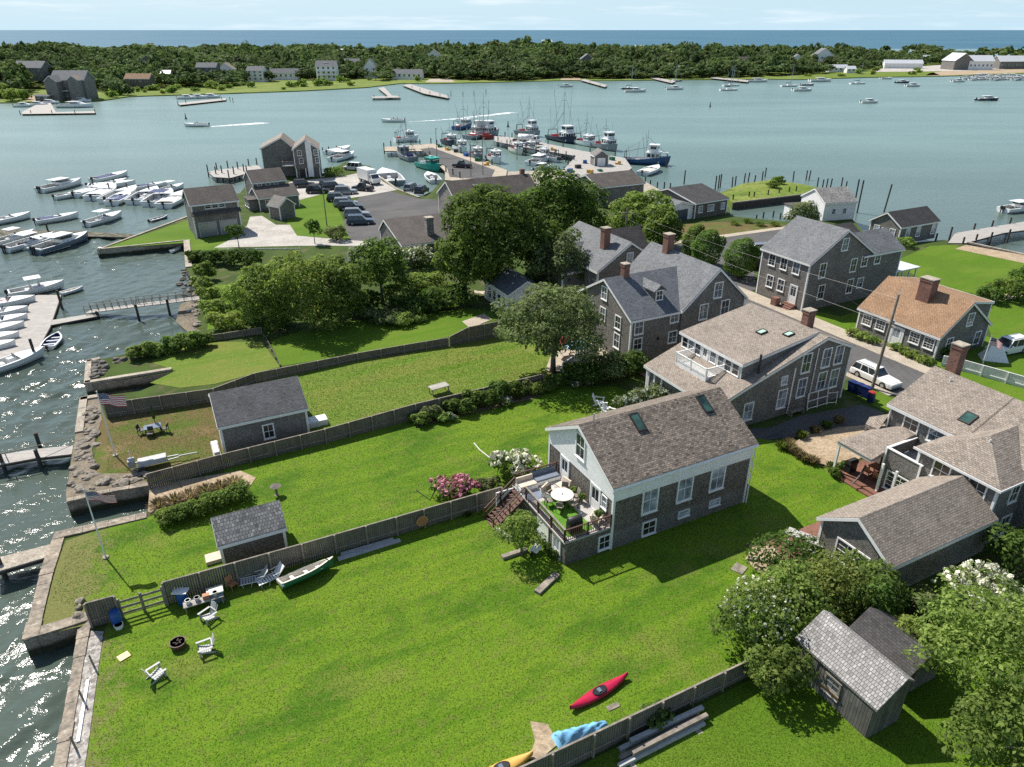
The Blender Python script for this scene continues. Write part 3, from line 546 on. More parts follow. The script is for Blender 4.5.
def tufts(name, label, poly, n, seed, size=.045, mat='tuft', z=.03):
    """short blades standing over a lawn polygon: one uncountable mass"""
    P = np.array([(p[0], p[1]) for p in poly]); rg = np.random.default_rng(seed); lo, hi = P.min(0), P.max(0); q = lo + rg.random((n, 2)) * (hi - lo); ins = np.zeros(n, bool); k = len(P)
    for i in range(k):
        a, b = P[i], P[(i + 1) % k]; c = (a[1] > q[:, 1]) != (b[1] > q[:, 1]); xi = (b[0] - a[0]) * (q[:, 1] - a[1]) / (b[1] - a[1] + 1e-9) + a[0]; ins ^= c & (q[:, 0] < xi)
    q = q[ins]; n = len(q); a = rg.random(n) * 6.283; s = size * (.5 + rg.random(n)); d = np.stack([np.cos(a), np.sin(a)], 1); e = np.stack([-d[:, 1], d[:, 0]], 1)
    h = s * (.12 + .28 * rg.random(n)); b0 = np.column_stack([q - e * s[:, None] * .45, np.full(n, z)]); b1 = np.column_stack([q + e * s[:, None] * .45, np.full(n, z)]); t = d * s[:, None] * .9
    t1 = np.column_stack([q + e * s[:, None] * .2 + t, z + h]); t0 = np.column_stack([q - e * s[:, None] * .2 + t, z + h])
    return tag(link(name, quads(name, np.stack([b0, b1, t1, t0], 1).reshape(-1, 3), M[mat])), label, 'grass', kind='stuff')
# ------------------------------------------------------------------ setting: water, land, lawns, paths, roads
structure('sea', MB().sheet([(-30000, 1100), (30000, 1100), (30000, 50000), (-30000, 50000)], WATER - 0.02), M['sea'])
_w = MB(); wx0, wx1, wy0, wy1 = -84.0, -6.0, 4.0, 150.0
for x0, x1, y0, y1 in ((-4000, wx0, -300, 1500), (wx1, 4000, -300, 1500), (wx0, wx1, -300, wy0), (wx0, wx1, wy1, 1500)): _w.sheet([(x0, y0), (x1, y0), (x1, y1), (x0, y1)], WATER)
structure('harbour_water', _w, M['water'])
def ripples():
    nx, ny = 390, 620; X, Y = np.meshgrid(np.linspace(wx0, wx1, nx), wy0 + (wy1 - wy0) * np.linspace(0, 1, ny) ** 1.35, indexing='xy'); rg = np.random.default_rng(4); Z = np.zeros_like(X)
    for i in range(60):
        lam = .55 * (9 ** rg.random()); a = RAD(-35) + rg.normal() * .75; k = 2 * math.pi / lam; Z += (.021 / math.sqrt(60) * 2.0) * lam ** .95 * np.sin(k * (X * math.cos(a) + Y * math.sin(a)) + rg.random() * 6.28 + .8 * np.sin(X * .11 + i) + .8 * np.cos(Y * .09 + i * 2))
    e = np.minimum(np.minimum(X - wx0, wx1 - X), np.minimum(Y - wy0, wy1 - Y)); Z *= np.clip(e / 4, 0, 1) * (.72 + .42 * np.sin(X * .13 + Y * .05 + 1) * np.cos(Y * .11 - X * .04)); co = np.stack([X, Y, Z + WATER], 2).reshape(-1, 3).astype(np.float32)
    i = np.arange((ny - 1) * nx).reshape(ny - 1, nx)[:, :-1].ravel(); f = np.stack([i, i + 1, i + nx + 1, i + nx], 1).astype(np.int32); n = len(f); me = bpy.data.meshes.new('rippled_water')
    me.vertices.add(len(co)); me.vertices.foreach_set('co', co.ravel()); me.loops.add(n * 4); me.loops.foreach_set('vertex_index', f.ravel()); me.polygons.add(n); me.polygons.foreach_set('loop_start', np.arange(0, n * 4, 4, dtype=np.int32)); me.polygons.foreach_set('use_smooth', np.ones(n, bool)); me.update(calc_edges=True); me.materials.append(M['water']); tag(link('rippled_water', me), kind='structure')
ripples()
COAST = [(30, 900), (55, 767), (80, 631), (91, 620), (24, 641), (41, 575), (55, 534), (100, 523), (147, 513), (152, 500), (150, 485), (67, 503), (66, 496), (69, 471), (75, 434), (81, 399), (100, 396),
         (140, 391), (176, 376), (176, 372), (85, 385), (87, 362), (125, 354), (165, 343), (196, 336), (197, 318), (199, 300), (197, 285), (185, 267), (184, 241), (97, 250), (189, 216), (189, 203), (240, 193),
         (250, 180), (266, 176), (325, 173), (345, 162), (370, 166), (382, 178), (397, 189), (420, 197), (432, 191), (443, 180), (503, 176), (620, 172), (642, 186), (664, 203), (729, 207), (731, 216), (800, 223),
         (803, 217), (852, 219), (868, 236), (880, 245), (945, 240), (1024, 257), (1130, 282), (1500, 420), (1500, 900)]
_c = pl(COAST); _g = MB().prism(_c, -3.2, 0.0, 1); _g.m[len(_c)] = 0; structure('ground', _g, [M['earth'], M['granite']])
structure('marsh_bank', MB().prism(pl([(720, 193), (742, 184), (770, 180), (800, 184), (830, 190), (800, 195), (733, 203)]), -3.0, 0.05), M['marsh'])
Z1, Z2, Z3 = 0.004, 0.008, 0.012
def UVp(*p): return [XY(a, b) for a, b in p]
def px(*p): return pl(p)
_lay = [0]
def lay(name, pts, m, z=Z1):
    _lay[0] += 1; return structure(name, MB().sheet(pts, z * 4 + _lay[0] * .0009 if z > 0 else z), M[m])
lay('main_lawn', px((104, 634), (97, 680), (90, 735), (80, 800), (70, 860)) + UVp((12, 5), (12.7, 18.9), (24.4, 18.9), (33, 19.5), (34, 24.9), (44, 25), (44.6, 27), (44.6, 31), (44.8, 31.2), (45.5, 35), (42.5, 39.6), (-7.2, 39.6)), 'lawn')
lay('corner_lawn', UVp((12.2, 5), (45, 5), (45, 12), (24.4, 18.7), (12.7, 18.6)), 'lawn_bright')
lay('middle_lawn', px((40, 636), (48, 600), (58, 560), (66, 541), (110, 526), (150, 517), (160, 510)) + UVp((-2.2, 49), (1.4, 53.9), (18, 54.6), (33, 54.6), (38, 52), (40, 46), (39, 39.8), (-7.2, 39.7)), 'lawn')
lay('upper_lawn', UVp((1.7, 54.1), (30, 54.8), (33, 56), (36, 60), (36, 66), (33, 68.7), (27, 68.8), (16.8, 69.6), (6, 69.2), (1.2, 68.6), (1.0, 60)), 'lawn_dry')
lay('brown_yard', px((100, 404), (106, 419), (150, 411), (215, 402), (226, 456), (150, 484), (98, 490), (92, 470), (98, 440)), 'lawn_brown')
lay('inlet_yard', px((150, 383), (176, 371), (150, 362), (176, 350), (207, 342), (262, 342), (280, 367), (215, 384), (180, 388)), 'lawn_dry')
lay('garden_lawn', px((270, 341), (330, 322), (400, 318), (470, 308), (492, 312), (496, 320), (448, 337), (356, 355), (281, 366)), 'lawn_bright')
lay('shore_lawn', px((215, 285), (262, 283), (262, 322), (207, 330)), 'lawn_bright')
lay('point_lawn', px((101, 249), (188, 220), (196, 240), (260, 228), (270, 240), (214, 252), (190, 250), (184, 243)), 'lawn_bright', Z1)
lay('cottage_lawn', px((296, 236), (286, 222), (300, 200), (318, 190), (333, 196), (344, 222), (350, 239)), 'lawn_bright')
lay('field', px((893, 262), (930, 246), (952, 245), (1030, 263), (1130, 285), (1180, 330), (1100, 345), (995, 345), (985, 320)), 'lawn_bright')
lay('verge', UVp((70.9, 55), (70.9, 8), (84, 8), (84, 56)), 'lawn_bright', Z1)
lay('roadside_lawn', UVp((57.6, 41), (60.6, 41), (60.6, 32.5), (57.6, 32.5)), 'lawn_bright', Z1)
lay('house_lawn', px((818, 312), (856, 320), (845, 333), (808, 318)), 'lawn_bright', Z2)
lay('field_path', px((925, 309), (1030, 290), (1030, 296), (927, 313)), 'pavement', Z2)
lay('beach_strip', px((955, 249), (966, 245), (1060, 262), (1060, 271)), 'sand', Z2)
structure('road', MB().sheet(UVp((61.3, 5), (68.2, 5), (68.2, 78), (61.3, 78)), .06), M['asphalt'])
structure('pavement', MB().prism(UVp((68.2, 5), (70.8, 5), (70.8, 78), (68.2, 78)), 0, 0.13), M['pavement'])
structure('kerb_strip', MB().prism(UVp((60.5, 38), (61.3, 38), (61.3, 60), (60.5, 60)), 0, 0.12), M['pavement'])
lay('cross_street', px((640, 252), (716, 238), (790, 228), (802, 242), (752, 252), (756, 290), (720, 300), (690, 262)), 'asphalt', Z3)
lay('street_edge', px((640, 246), (716, 236), (790, 226), (790, 228.5), (716, 239), (640, 249)), 'pavement', 0.018)
lay('parking_lot', px((345, 262), (350, 240), (343, 222), (362, 193), (385, 190), (420, 199), (445, 200), (470, 215), (470, 240), (390, 250), (375, 264)), 'asphalt')
lay('shell_driveway', px((214, 248), (230, 240), (247, 226), (250, 217), (262, 216), (276, 225), (290, 225), (297, 236), (345, 240), (372, 242), (372, 246), (300, 246)), 'gravel', Z2)
lay('shell_yard', px((268, 196), (290, 182), (345, 176), (372, 170), (382, 181), (397, 190), (365, 196), (345, 199), (330, 192), (300, 200)), 'gravel')
lay('driveway', px((700, 432), (770, 428), (800, 416), (862, 405), (884, 413), (884, 424), (868, 431), (800, 437), (768, 440)), 'asphalt', Z1)
lay('gravel_patio', px((788, 446), (806, 436), (838, 428), (884, 424), (890, 440), (842, 470), (810, 462)), 'sand', Z2)
lay('brick_patio', UVp((36.3, 25.0), (40.6, 25.0), (40.6, 27.0), (36.3, 27.0)), 'brick_pav', Z2)
lay('side_path', px((636, 372), (668, 352), (680, 366), (652, 382)), 'concrete', Z2)
lay('pebble_strip', px((80, 631), (104, 632), (97, 680), (90, 735), (80, 800), (66, 850), (40, 850), (55, 767)), 'pebble', Z2)
lay('sandy_bank', px((150, 486), (240, 471), (256, 478), (250, 487), (225, 484), (185, 500), (163, 520), (148, 512)), 'sand', Z2)
lay('shore_rubble', px((67, 502), (66, 495), (70, 470), (76, 433), (82, 400), (100, 397), (102, 420), (92, 450), (96, 474), (130, 474), (151, 484)), 'mud', Z2)
lay('worn_patch', px((530, 722), (548, 725), (558, 745), (540, 760), (528, 760), (535, 742)), 'sand', Z3)
lay('planting_bed', UVp((17.5, 53.2), (29.6, 53.2), (34, 55.4), (34, 56.4), (30.5, 56.4), (18, 54.6)), 'mud', Z2)
lay('planting_strip', UVp((70.85, 41.5), (71.75, 41.5), (71.75, 51.5), (70.85, 51.5)), 'mud', Z3)
lay('tidal_flat', [at(x, y, WATER) for x, y in ((180, 305), (198, 298), (200, 330), (190, 335), (176, 322))], 'mud', WATER + 0.09)
lay('inlet_flat', [at(x, y, WATER) for x, y in ((100, 393), (178, 378), (178, 396), (110, 402))], 'mud', WATER + 0.09)
lay('dock_apron', px((620, 168), (660, 190), (650, 200), (560, 190), (500, 185), (505, 172)), 'concrete', Z1)
lay('weedy_lot', px((660, 226), (720, 222), (800, 226), (780, 230), (716, 236), (672, 238)), 'lawn_brown', Z1)
# stone and timber sea walls, each a thing
def seawall(name, label, pts, wd=0.5, h=0.16, m='granite', zb=-1.6, blocks=True, side=1):
    o = Vector(pts[0]); t = thing(name, label, 'sea wall', o); mb = MB(); cp = MB(); rg = random.Random(len(label))
    for p, q in zip(pts[:-1], pts[1:]):
        p, q = Vector(p) - o, Vector(q) - o; d = (q - p).normalized(); n_ = Vector((-d.y, d.x, 0)) * side; L = (q - p).length; x = 0.0
        mb.prism([p - n_ * 0.03, q - n_ * 0.03, q + n_ * (wd - .1), p + n_ * (wd - .1)], zb, 0.02)
        while x < L - 0.05:
            s = min(L, x + (rg.uniform(0.9, 1.8) if blocks else 3.0)); j = rg.uniform(-.03, .03) if blocks else 0
            a, b = p + d * (x + .01), p + d * (s - .01); cp.prism([a - n_ * (0.06 + j), b - n_ * (0.06 + j), b + n_ * (wd + j), a + n_ * (wd + j)], 0.022, h + j); x = s
    mb.build('wall_face', M[m], t); cp.build('coping', M[m if m != 'dark_timber' else 'timber'], t); return t
seawall('seawall', 'tan stone block sea wall with three short posts in front of the pebble strip', px((48, 800), (55, 767), (80, 631), (92, 620)), 0.55, 0.14, side=-1)
seawall('seawall', 'pale stone sea wall round the lawn point where the white dock lands', px((91, 620), (24, 641), (41, 575), (55, 534), (147, 513)), 0.75, 0.12, side=-1)
seawall('seawall', 'low stone wall with a coping along the narrow inlet under the weathered fence', px((152, 486), (110, 493), (67, 503)), 0.4, 0.15, side=-1)
seawall('seawall', 'bleached concrete wall block at the corner of the brown yard beside the flag', px((76, 434), (81, 399), (104, 395)), 0.6, 0.2, 'concrete', blocks=False, side=-1)
seawall('seawall', 'pale U shaped concrete wall round dark rocks by the small inlet', px((172, 371), (85, 385), (87, 362), (100, 359)), 0.5, 0.25, 'concrete', blocks=False, side=-1)
seawall('bulkhead', 'timber bulkhead with pale cap round the green lawn point beside the garage', px((184, 241), (97, 250), (189, 216)), 0.4, 0.15, 'concrete', blocks=False, side=-1)
seawall('bulkhead', 'short timber bulkhead with a pale walkway top at the end of the boat inlet', px((186, 268), (184, 241)), 0.9, 0.18, 'concrete', blocks=False, side=-1)
seawall('bulkhead', 'long bulkhead with pale cap between the beach strip and the water beside the pile dock', px((968, 243), (1024, 255), (1130, 280)), 0.4, 0.25, 'concrete', blocks=False, side=-1)
seawall('bulkhead', 'dark timber bulkhead along the marsh bank facing the small basin', px((733, 203.5), (800, 195.5), (830, 190.5)), 0.25, 0.25, 'dark_timber', blocks=False, side=1)
seawall('bulkhead', 'stone edge along the boat yard and parking lot beside the teal trawler', px((382, 178), (397, 189), (420, 197.5)), 0.5, 0.2, 'concrete', blocks=False, side=-1)
def rock_mesh(seed, m):
    rg = random.Random(seed); return MB().ball((0, 0, 0.2), 0.5, 8, 0, rg.uniform(.8, 1.3), rg.uniform(.6, 1), rg.uniform(.45, .7), 0.22, rg).mesh('boulder', M[m])
RK = [rock_mesh(i, 'stone') for i in range(5)]; RD = [rock_mesh(i + 9, 'dark_stone') for i in range(4)]
def rocks(label, grp, quad, n, seed, meshes, s0, s1, zb=-0.3):
    rg = random.Random(seed); a, b, c, d = pl(quad)
    for i in range(n):
        u_, v_ = rg.random(), (i + rg.random()) / n; p = a.lerp(b, u_).lerp(d.lerp(c, u_), v_); o = link('boulder', rg.choice(meshes), None, p + V3(0, 0, zb * rg.random()), rg.random() * 6.28)
        s = rg.uniform(s0, s1); o.scale = (s, s, s * rg.uniform(.7, 1.1)); tag(o, label, 'boulder', grp)
rocks('pale boulder in the riprap along the water edge of the brown yard', 'riprap boulders', ((68, 497), (95, 490), (100, 403), (84, 402)), 130, 3, RK, 0.25, 0.95)
rocks('small stone edging the lower side of the brown yard beside the fence', 'edging stones', ((96, 484), (98, 490), (150, 478), (148, 471)), 22, 4, RK, 0.4, 0.9, 0)
rocks('dark rock inside the U shaped concrete wall', 'dark inlet rocks', ((92, 380), (105, 379), (107, 360), (94, 363)), 26, 5, RD, 0.6, 1.1)
rocks('dark rock at the foot of the shrubs along the small inlet', 'inlet shore rocks', ((105, 360), (112, 364), (196, 344), (190, 337)), 26, 6, RD, 0.5, 1.0)
rocks('pale boulder along the shore below the rounded shrubs', 'shrub shore boulders', ((193, 337), (200, 337), (202, 284), (194, 286)), 40, 7, RK, 0.5, 1.0)
rocks('dark rock on the muddy shore beside the boat inlet', 'boat inlet rocks', ((175, 285), (190, 290), (196, 272), (184, 268)), 16, 8, RD, 0.6, 1.2, -1.0)
rocks('stone lying along the sandy yard edge beside the flagpole', 'yard stones', ((78, 600), (86, 598), (78, 622), (70, 624)), 3, 9, RK, 0.5, 0.9, 0)

tufts('lawn_tufts', 'short mown grass blades all over the main lawn', px((106, 634), (99, 680), (92, 735), (84, 790)) + UVp((12, 8), (12.7, 18.9), (24.4, 19.2), (36, 19.6), (36, 27), (44, 27), (42.5, 39.4), (-7, 39.4)), 150000, 1)
tufts('lawn_tufts', 'short mown grass blades all over the middle lawn', px((50, 600), (70, 545), (150, 520)) + UVp((1.4, 53.7), (18, 53.6), (33, 54), (38, 52), (39, 40), (-7, 40)), 90000, 2, .05)
tufts('lawn_tufts', 'drier mown grass blades on the upper lawn', UVp((1.7, 54.6), (30, 55.2), (35, 60), (33, 68.3), (16.8, 69.2), (6, 68.9), (1.5, 67)), 50000, 3, .07)
tufts('lawn_tufts', 'grass blades on the corner lawn below the timber stack', UVp((12.4, 9), (40, 9), (30, 14), (24.4, 18.6), (12.8, 18.5)), 50000, 4)
tufts('lawn_tufts', 'sparse weedy grass on the brown yard', px((108, 421), (150, 413), (213, 404), (222, 452), (150, 478), (106, 478)), 9000, 5, .06)
tufts('lawn_tufts', 'long ragged grass along the foot of the board fence', UVp((-2.4, 39.05), (19, 39.05), (19, 39.35), (-2.4, 39.35)), 1600, 6, .2); tufts('lawn_tufts', 'long ragged grass along the bottom board fence', UVp((11, 19.0), (24.3, 19.2), (24.3, 19.5), (11, 19.4)), 1300, 7, .2)
# ------------------------------------------------------------------ the houses of the street grid
def house(label, u, v, name='house', cat='house', group=None): return thing(name, label, cat, XY(u, v), TOWN, group)
# white gabled house with the deck
r = house('white gabled house with shingled lower walls, two skylights and a furnished deck', 23.5, 31.3)
W1, L1 = 8.6, 12.1
MB().box(0, L1, 0, W1, 1.45, 4.0).build('wall', M['cedar_warm'], r); MB().box(0.01, L1 - .01, 0.01, W1 - .01, -0.2, 1.448).build('foundation', M['cedar_pale'], r)
MB().ext([(-.03, 4.002), (-.03, 5.2), (W1 / 2, 7.62), (W1 + .03, 5.2), (W1 + .03, 4.002)], 'x', -.03, L1 + .03).build('upper_wall', M['white_clap'], r)
wing(r, 0, L1, gable(0, W1, 5.2, 7.62), wall='cedar', roof='roof_tan', walls=False, boards_=False, rake=.25, eave=.22)
mb = MB()
for x in (-.035, L1 - .14):
    for y in (-.035, W1 - .14): mb.box(x, x + .175, y, y + .175, -.1, 5.1)
mb.build('corner_board', M['white'], r)
MB().tube([(L1 + .12, -.12, 0), (L1 + .12, -.12, 5.05)], 0.05, 8).tube([(-.28, -.22, 5.05), (L1 + .28, -.22, 5.05)], 0.06, 8).build('gutter', M['white'], r)
for x in (3.05, 6.05, 9.0): window(r, x, 0, 2.25, 1.15, 1.95, 'f', 'sash', 'glass_pale')
window(r, 3.2, 0, 0.3, 1.0, 1.0, 'f', 'sash'); window(r, 6.25, 0, 0.75, 0.9, 0.45, 'f', 'thin', 'glass_pale'); window(r, 9.1, 0, 0.75, 0.9, 0.45, 'f', 'thin', 'glass_pale')
window(r, -.03, 4.2, 5.15, 1.0, 1.75, 'l', 'sash')
window(r, 0, 6.2, 2.05, 1.0, 1.85, 'l', 'door', 'glass', 'door'); window(r, 0, 2.1, 2.05, 1.05, 1.9, 'l', 'door', 'glass', 'door'); window(r, 0, 1.0, 2.9, 0.5, 0.9, 'l', 'thin', 'glass_pale')
sl1 = (7.62 - 5.2) / 4.3
skylight(r, 4.1, 3.4, 5.2 + sl1 * 3.4 + .16, 0.75, 1.5, sl1, 'x'); skylight(r, 10.1, 3.4, 5.2 + sl1 * 3.4 + .16, 0.75, 1.5, sl1, 'x')
vent(r, 1.2, 4.6, 7.4, 0.75, 'grey_pl')
# its deck: a lower storey with a terrace on top, steps at the back
DZ = 2.0
dk = MB().box(-3.6, -0.02, 0.05, 7.3, -0.2, DZ - .12).build('deck_base', M['cedar_warm'], r)
MB().box(-3.75, -0.035, -.06, 7.4, DZ - .118, DZ).build('deck_floor', M['deck_wood'], r)
MB().box(-3.25, -1.2, 0.35, 4.6, DZ + .002, DZ + .02).build('turf_rug', M['turf'], r)
railing(r, [(-3.68, 5.4), (-3.68, 3.6), (-3.68, 1.8), (-3.68, 0.02)], DZ, 0.95, 'railing', 'brown_rail'); railing(r, [(-3.68, 0.02), (-1.9, 0.02), (-0.1, 0.02)], DZ, 0.95, 'railing', 'brown_rail', 0.14, 0.1, 0.03)
railing(r, [(-3.68, 7.3), (-1.9, 7.3), (-.1, 7.3)], DZ, 0.95, 'railing', 'brown_rail')
MB().box(-3.75, -3.62, -.02, 5.4, DZ + .99, DZ + 1.04).build('rail_cap', M['timber'], r)
window(r, -0.5, 0.05, 0.35, 0.8, 1.0, 'f', 'sash'); window(r, -3.6, 1.1, -.05, 0.85, 1.7, 'l', 'door', 'glass_pale', 'door'); MB().box(-3.66, -3.601, 2.2, 3.8, 0.1, 1.7).build('door', M['white_clap'], r)
st = MB()
for i in range(9): st.box(-3.75 - 0.27 * (i + 1), -3.75 - 0.27 * i, 5.6, 7.0, DZ - .22 * (i + 1), DZ - .22 * (i + 1) + .06)
st.build('steps', M['red_wood'], r)
mb = MB()
for y in (5.55, 7.05): mb.bar((-3.7, y, DZ + .9), (-6.2, y, 0.9), .09, .07).bar((-3.7, y, DZ - .1), (-6.2, y, -.05), .06, .2).bar((-6.2, y, 0), (-6.2, y, 1.0), .1).bar((-4.9, y, 1.0), (-4.9, y, 1.95), .08)
for y in (5.55, 7.05): mb.bar((-3.7, y, DZ + .5), (-6.2, y, 0.5), .05, .05)
mb.build('stair_rail', M['brown_rail'], r)
MB().box(-5.2, -3.8, 7.12, 7.2, -.1, 1.9).build('stair_screen', M['white_clap'], r)
# grey house with blue slate roof and two chimneys
r = house('grey shingle house with slate blue roof, small dormer and two chimneys', 42, 55.3)
wing(r, 0, 9.5, gable(0, 10.2, 5.2, 8.1), 'x', 'cedar', 'roof_blue', hi=False)
wing(r, -.28, 11.4, gable(6.4, 15.2, 5.35, 9.2), 'y', 'cedar', 'roof_grey', bc=(1,))
for x, z, h, d in ((1.0, 3.55, 1.5, .95), (1.0, 1.75, 1.2, .95), (5.6, 4.05, 1.0, 1.0), (5.6, 1.7, 1.2, 1.0)): window(r, x, 0, z, d, h)
for x, z, h in ((9.3, 3.85, 1.6), (11.0, 6.05, 1.6), (12.3, 3.85, 1.6)): window(r, x, -.28, z, 1.0, h)
for y, z, h in ((2.3, 3.5, 1.3), (2.3, 1.3, 1.5), (5.2, 3.5, 1.3), (5.1, 5.9, 1.3), (7.6, 3.5, 1.3)): window(r, 0, y, z, 0.9, h, 'l')
wing(r, 5.1, 6.3, gable(1.3, 1.32, 0, 0), 'x', trim=False, walls=False, boards_=False, roof='roof_blue') if False else None
d = MB().ext([(3.9, 5.6), (3.9, 7.3), (4.5, 7.75), (5.1, 7.3), (5.1, 5.6)], 'y', 1.5, 4.6).build('dormer', M['cedar'], r)
MB().ext([(3.68, 7.17), (4.5, 7.78), (5.32, 7.17), (5.32, 7.28), (4.5, 7.90), (3.68, 7.28)], 'y', 1.3, 4.75).build('dormer_roof', M['roof_grey'], d); window(r, 4.5, 1.5, 6.25, 0.75, 0.95)
chimney(r, 2.4, 5.0, 7.3, 9.5, 0.7, 0.7); chimney(r, 10.6, 8.2, 8.4, 11.0, 0.9, 0.9)
MB().box(1.2, 1.35, -.12, -.03, 0.0, 0.01).build('wall_lamp', M['white'], r) if False else None
MB().box(3.5, 3.75, -.10, -.002, 2.35, 2.65).build('wall_vent', M['black'], r)
# hip roofed neighbour behind it
r = house('grey shingle house with hipped grey roof and one brick chimney behind the slate roofed house', 48, 70.8)
wing(r, 0, 12, gable(0, 9.4, 5.2, 8.2), 'y', 'cedar_pale', 'roof_grey'); wing(r, -3, 6, gable(3.5, 11, 4.4, 6.8), 'x', 'cedar_pale', 'roof_grey', hi=False)
wing(r, 3.5, 12.5, gable(6.5, 11.5, 5.0, 7.4), 'x', 'cedar_pale', 'roof_brown', lo=False); chimney(r, 2.9, 3.0, 6.6, 9.6, 0.9, 0.9)
window(r, 4.7, 0, 5.6, 0.8, 1.3, 'f', 'sash', 'glass_pale'); window(r, 2.2, 0, 2.6, 0.9, 1.4); window(r, 7.0, 0, 2.6, 0.9, 1.4)
# tan saltbox with the roof deck
r = house('tan roofed saltbox house with a white railed roof deck and long dormer', 43.8, 40.0)
wing(r, 0, 9.6, [(-3.8, 2.85), (0, 4.2), (8.6, 7.0), (12.4, 5.4)], 'y', 'cedar', 'roof_pale', rake=.2)
wing(r, 1.0, 9.4, [(-0.1, 5.72), (8.58, 7.12)], 'y', 'cedar', 'roof_pale', eave=.25, th=.12, e1=0.02, boards_=False, rake=.12)
MB().box(-.16, -.10, 1.1, 9.3, 4.16, 5.68).build('sunroom_front', M['white'], r)
for k, y in enumerate((1.8, 2.75, 3.7, 4.75, 6.85, 7.8, 8.7)): window(r, -.16, y, 4.45, 0.72, 1.0, 'l', 'thin', 'glass')
window(r, -.16, 5.85, 4.05, 0.7, 1.45, 'l', 'door', 'glass', 'door')
MB().box(-2.25, -0.17, 3.2, 7.4, 3.3, 3.98).build('roof_deck', M['white_clap'], r)
railing(r, [(-.2, 3.2), (-2.25, 3.2), (-2.25, 5.3), (-2.25, 7.4), (-.2, 7.4)], 3.98, 0.85, 'roof_deck_rail', 'white', 0.14, 0.1, 0.05)
for x, z, wd, h in ((6.55, 4.05, .95, 1.75), (9.1, 4.05, .95, 1.75), (10.75, 4.05, .95, 1.75), (6.55, 1.55, .95, 1.75), (9.1, 1.65, .95, 1.75), (10.75, 1.6, .95, 1.75)): window(r, x, 0, z, wd, h)
window(r, 4.1, 0, 3.35, 0.65, 0.75, 'f', 'thin', 'glass_pale'); window(r, 4.2, 0, 0.95, 0.95, 1.75, 'f', 'sash', 'glass_pale'); window(r, 0.2, 0, 0.7, 0.95, 1.6, 'f', 'sash', 'glass_pale')
MB().box(5.2, 5.36, -.05, -.002, -.1, 4.7).build('corner_board', M['white'], r); MB().tube([(7.75, -.1, 0), (7.75, -.1, 6.2)], .05, 8).build('downpipe', M['white'], r)
for a, b in ((6.55, 0.9), (4.2, 0.6)): vent(r, 1.4, 0.6, 4.6)
skylight(r, 4.9, 4.2, 6.68, 0.7, 0.9, 0.16, 'y', 'skylight_pale'); skylight(r, 6.3, 2.3, 6.9, 0.7, 0.9, 0.16, 'y', 'skylight_pale')
chimney(r, 9.6, 3.2, 6.0, 8.4, 0.9, 0.75); MB().tube([(1.3, 0.55, 4.4), (1.3, 0.55, 6.6)], 0.1, 8).build('flue', M['iron'], r)
for y in (7.2, 8.3, 9.2): MB().box(-3.9, -3.72, y - .1, y + .1, -.1, 2.75).build('porch_post', M['white'], r)
# tall house on the corner
r = house('tall two storey grey shingle house with a brick stoop at the street corner', 71, 58.7)
wing(r, 0, 7.9, gable(0, 11.2, 6.25, 9.75), 'y', 'cedar', 'roof_grey', bc=(0,)); wing(r, 9.5, 17.2, gable(0.05, 6.5, 6.0, 7.9), 'x', 'cedar', 'roof_grey', lo=False)
wing(r, 10.9, 19.5, gable(6.6, 14.6, 4.6, 6.8), 'x', 'cedar', 'roof_dark')
for y in (6.0, 4.0, 1.95): window(r, 0, y, 4.5, 0.95, 1.4, 'l')
for y in (5.8, 3.9): window(r, 0, y, 1.65, 0.95, 1.4, 'l')
window(r, 0, 1.75, 0.65, 1.05, 2.25, 'l', 'door', 'glass', 'door')
for x, z, h in ((5.6, 7.3, 1.4), (2.4, 4.2, 1.75), (7.95, 4.2, 1.6), (9.9, 4.65, 1.25), (12.4, 4.65, 1.1), (2.9, 1.3, 1.75), (8.1, 1.3, 1.75), (10.0, 1.75, 1.2)): window(r, x, 0, z, 0.95, h)
sto = MB()
for i in range(4): sto.box(-0.5 - .32 * i, -.03 if i == 0 else -0.5 - .32 * (i - 1) - .0, .9, 2.6, -.05, .62 - .16 * i)
sto.build('stoop', M['brick'], r); MB().box(-1.7, -.9, 2.75, 3.6, -.05, 1.15).build('stoop_pier', M['brick'], r)
ax = MB().box(17.9, 22.4, 0.6, 3.4, 2.35, 2.5).box(17.7, 22.6, 0.4, 3.6, 2.5, 2.62).build('porch_roof', M['metal_roof'], r)
for x in (18.0, 19.4, 20.8, 22.2): MB().box(x - .07, x + .07, .62, .76, -.1, 2.35).build('porch_post', M['white'], r)
MB().box(17.9, 22.3, 3.2, 3.35, -.1, 2.35).build('porch_wall', M['cedar'], r)
# orange roofed cape
r = house('low cape house with orange cedar roof and big brick chimney', 72.2, 41.5)
wing(r, 0, 10.0, gable(0, 8.5, 2.75, 5.85, 4.1), 'y', 'cedar', 'roof_orange')
wing(r, 0.4, 9.9, [(4.3, 5.82), (8.6, 5.1)], 'y', 'cedar', 'roof_orange', e0=0.02, eave=.15, th=.08, rake=.1)
for y in (8.75, 6.95, 2.65, 0.95): window(r, 0, y, 1.1, 1.05, 1.1, 'l', 'grid')
window(r, 0, 4.85, 0.1, 1.05, 2.0, 'l', 'door', 'glass_pale', 'door'); MB().box(-.06, -.002, 3.95, 4.2, 0.1, 2.2).box(-.06, -.002, 5.5, 5.75, .1, 2.2).build('door_surround', M['white'], r)
window(r, 4.6, 0, 3.3, 0.9, 1.3); window(r, 6.9, 0, 0.7, 0.9, 1.35); window(r, 2.0, 0, 1.0, 0.9, 1.2)
chimney(r, 3.1, 4.6, 4.6, 7.4, 1.15, 1.5)
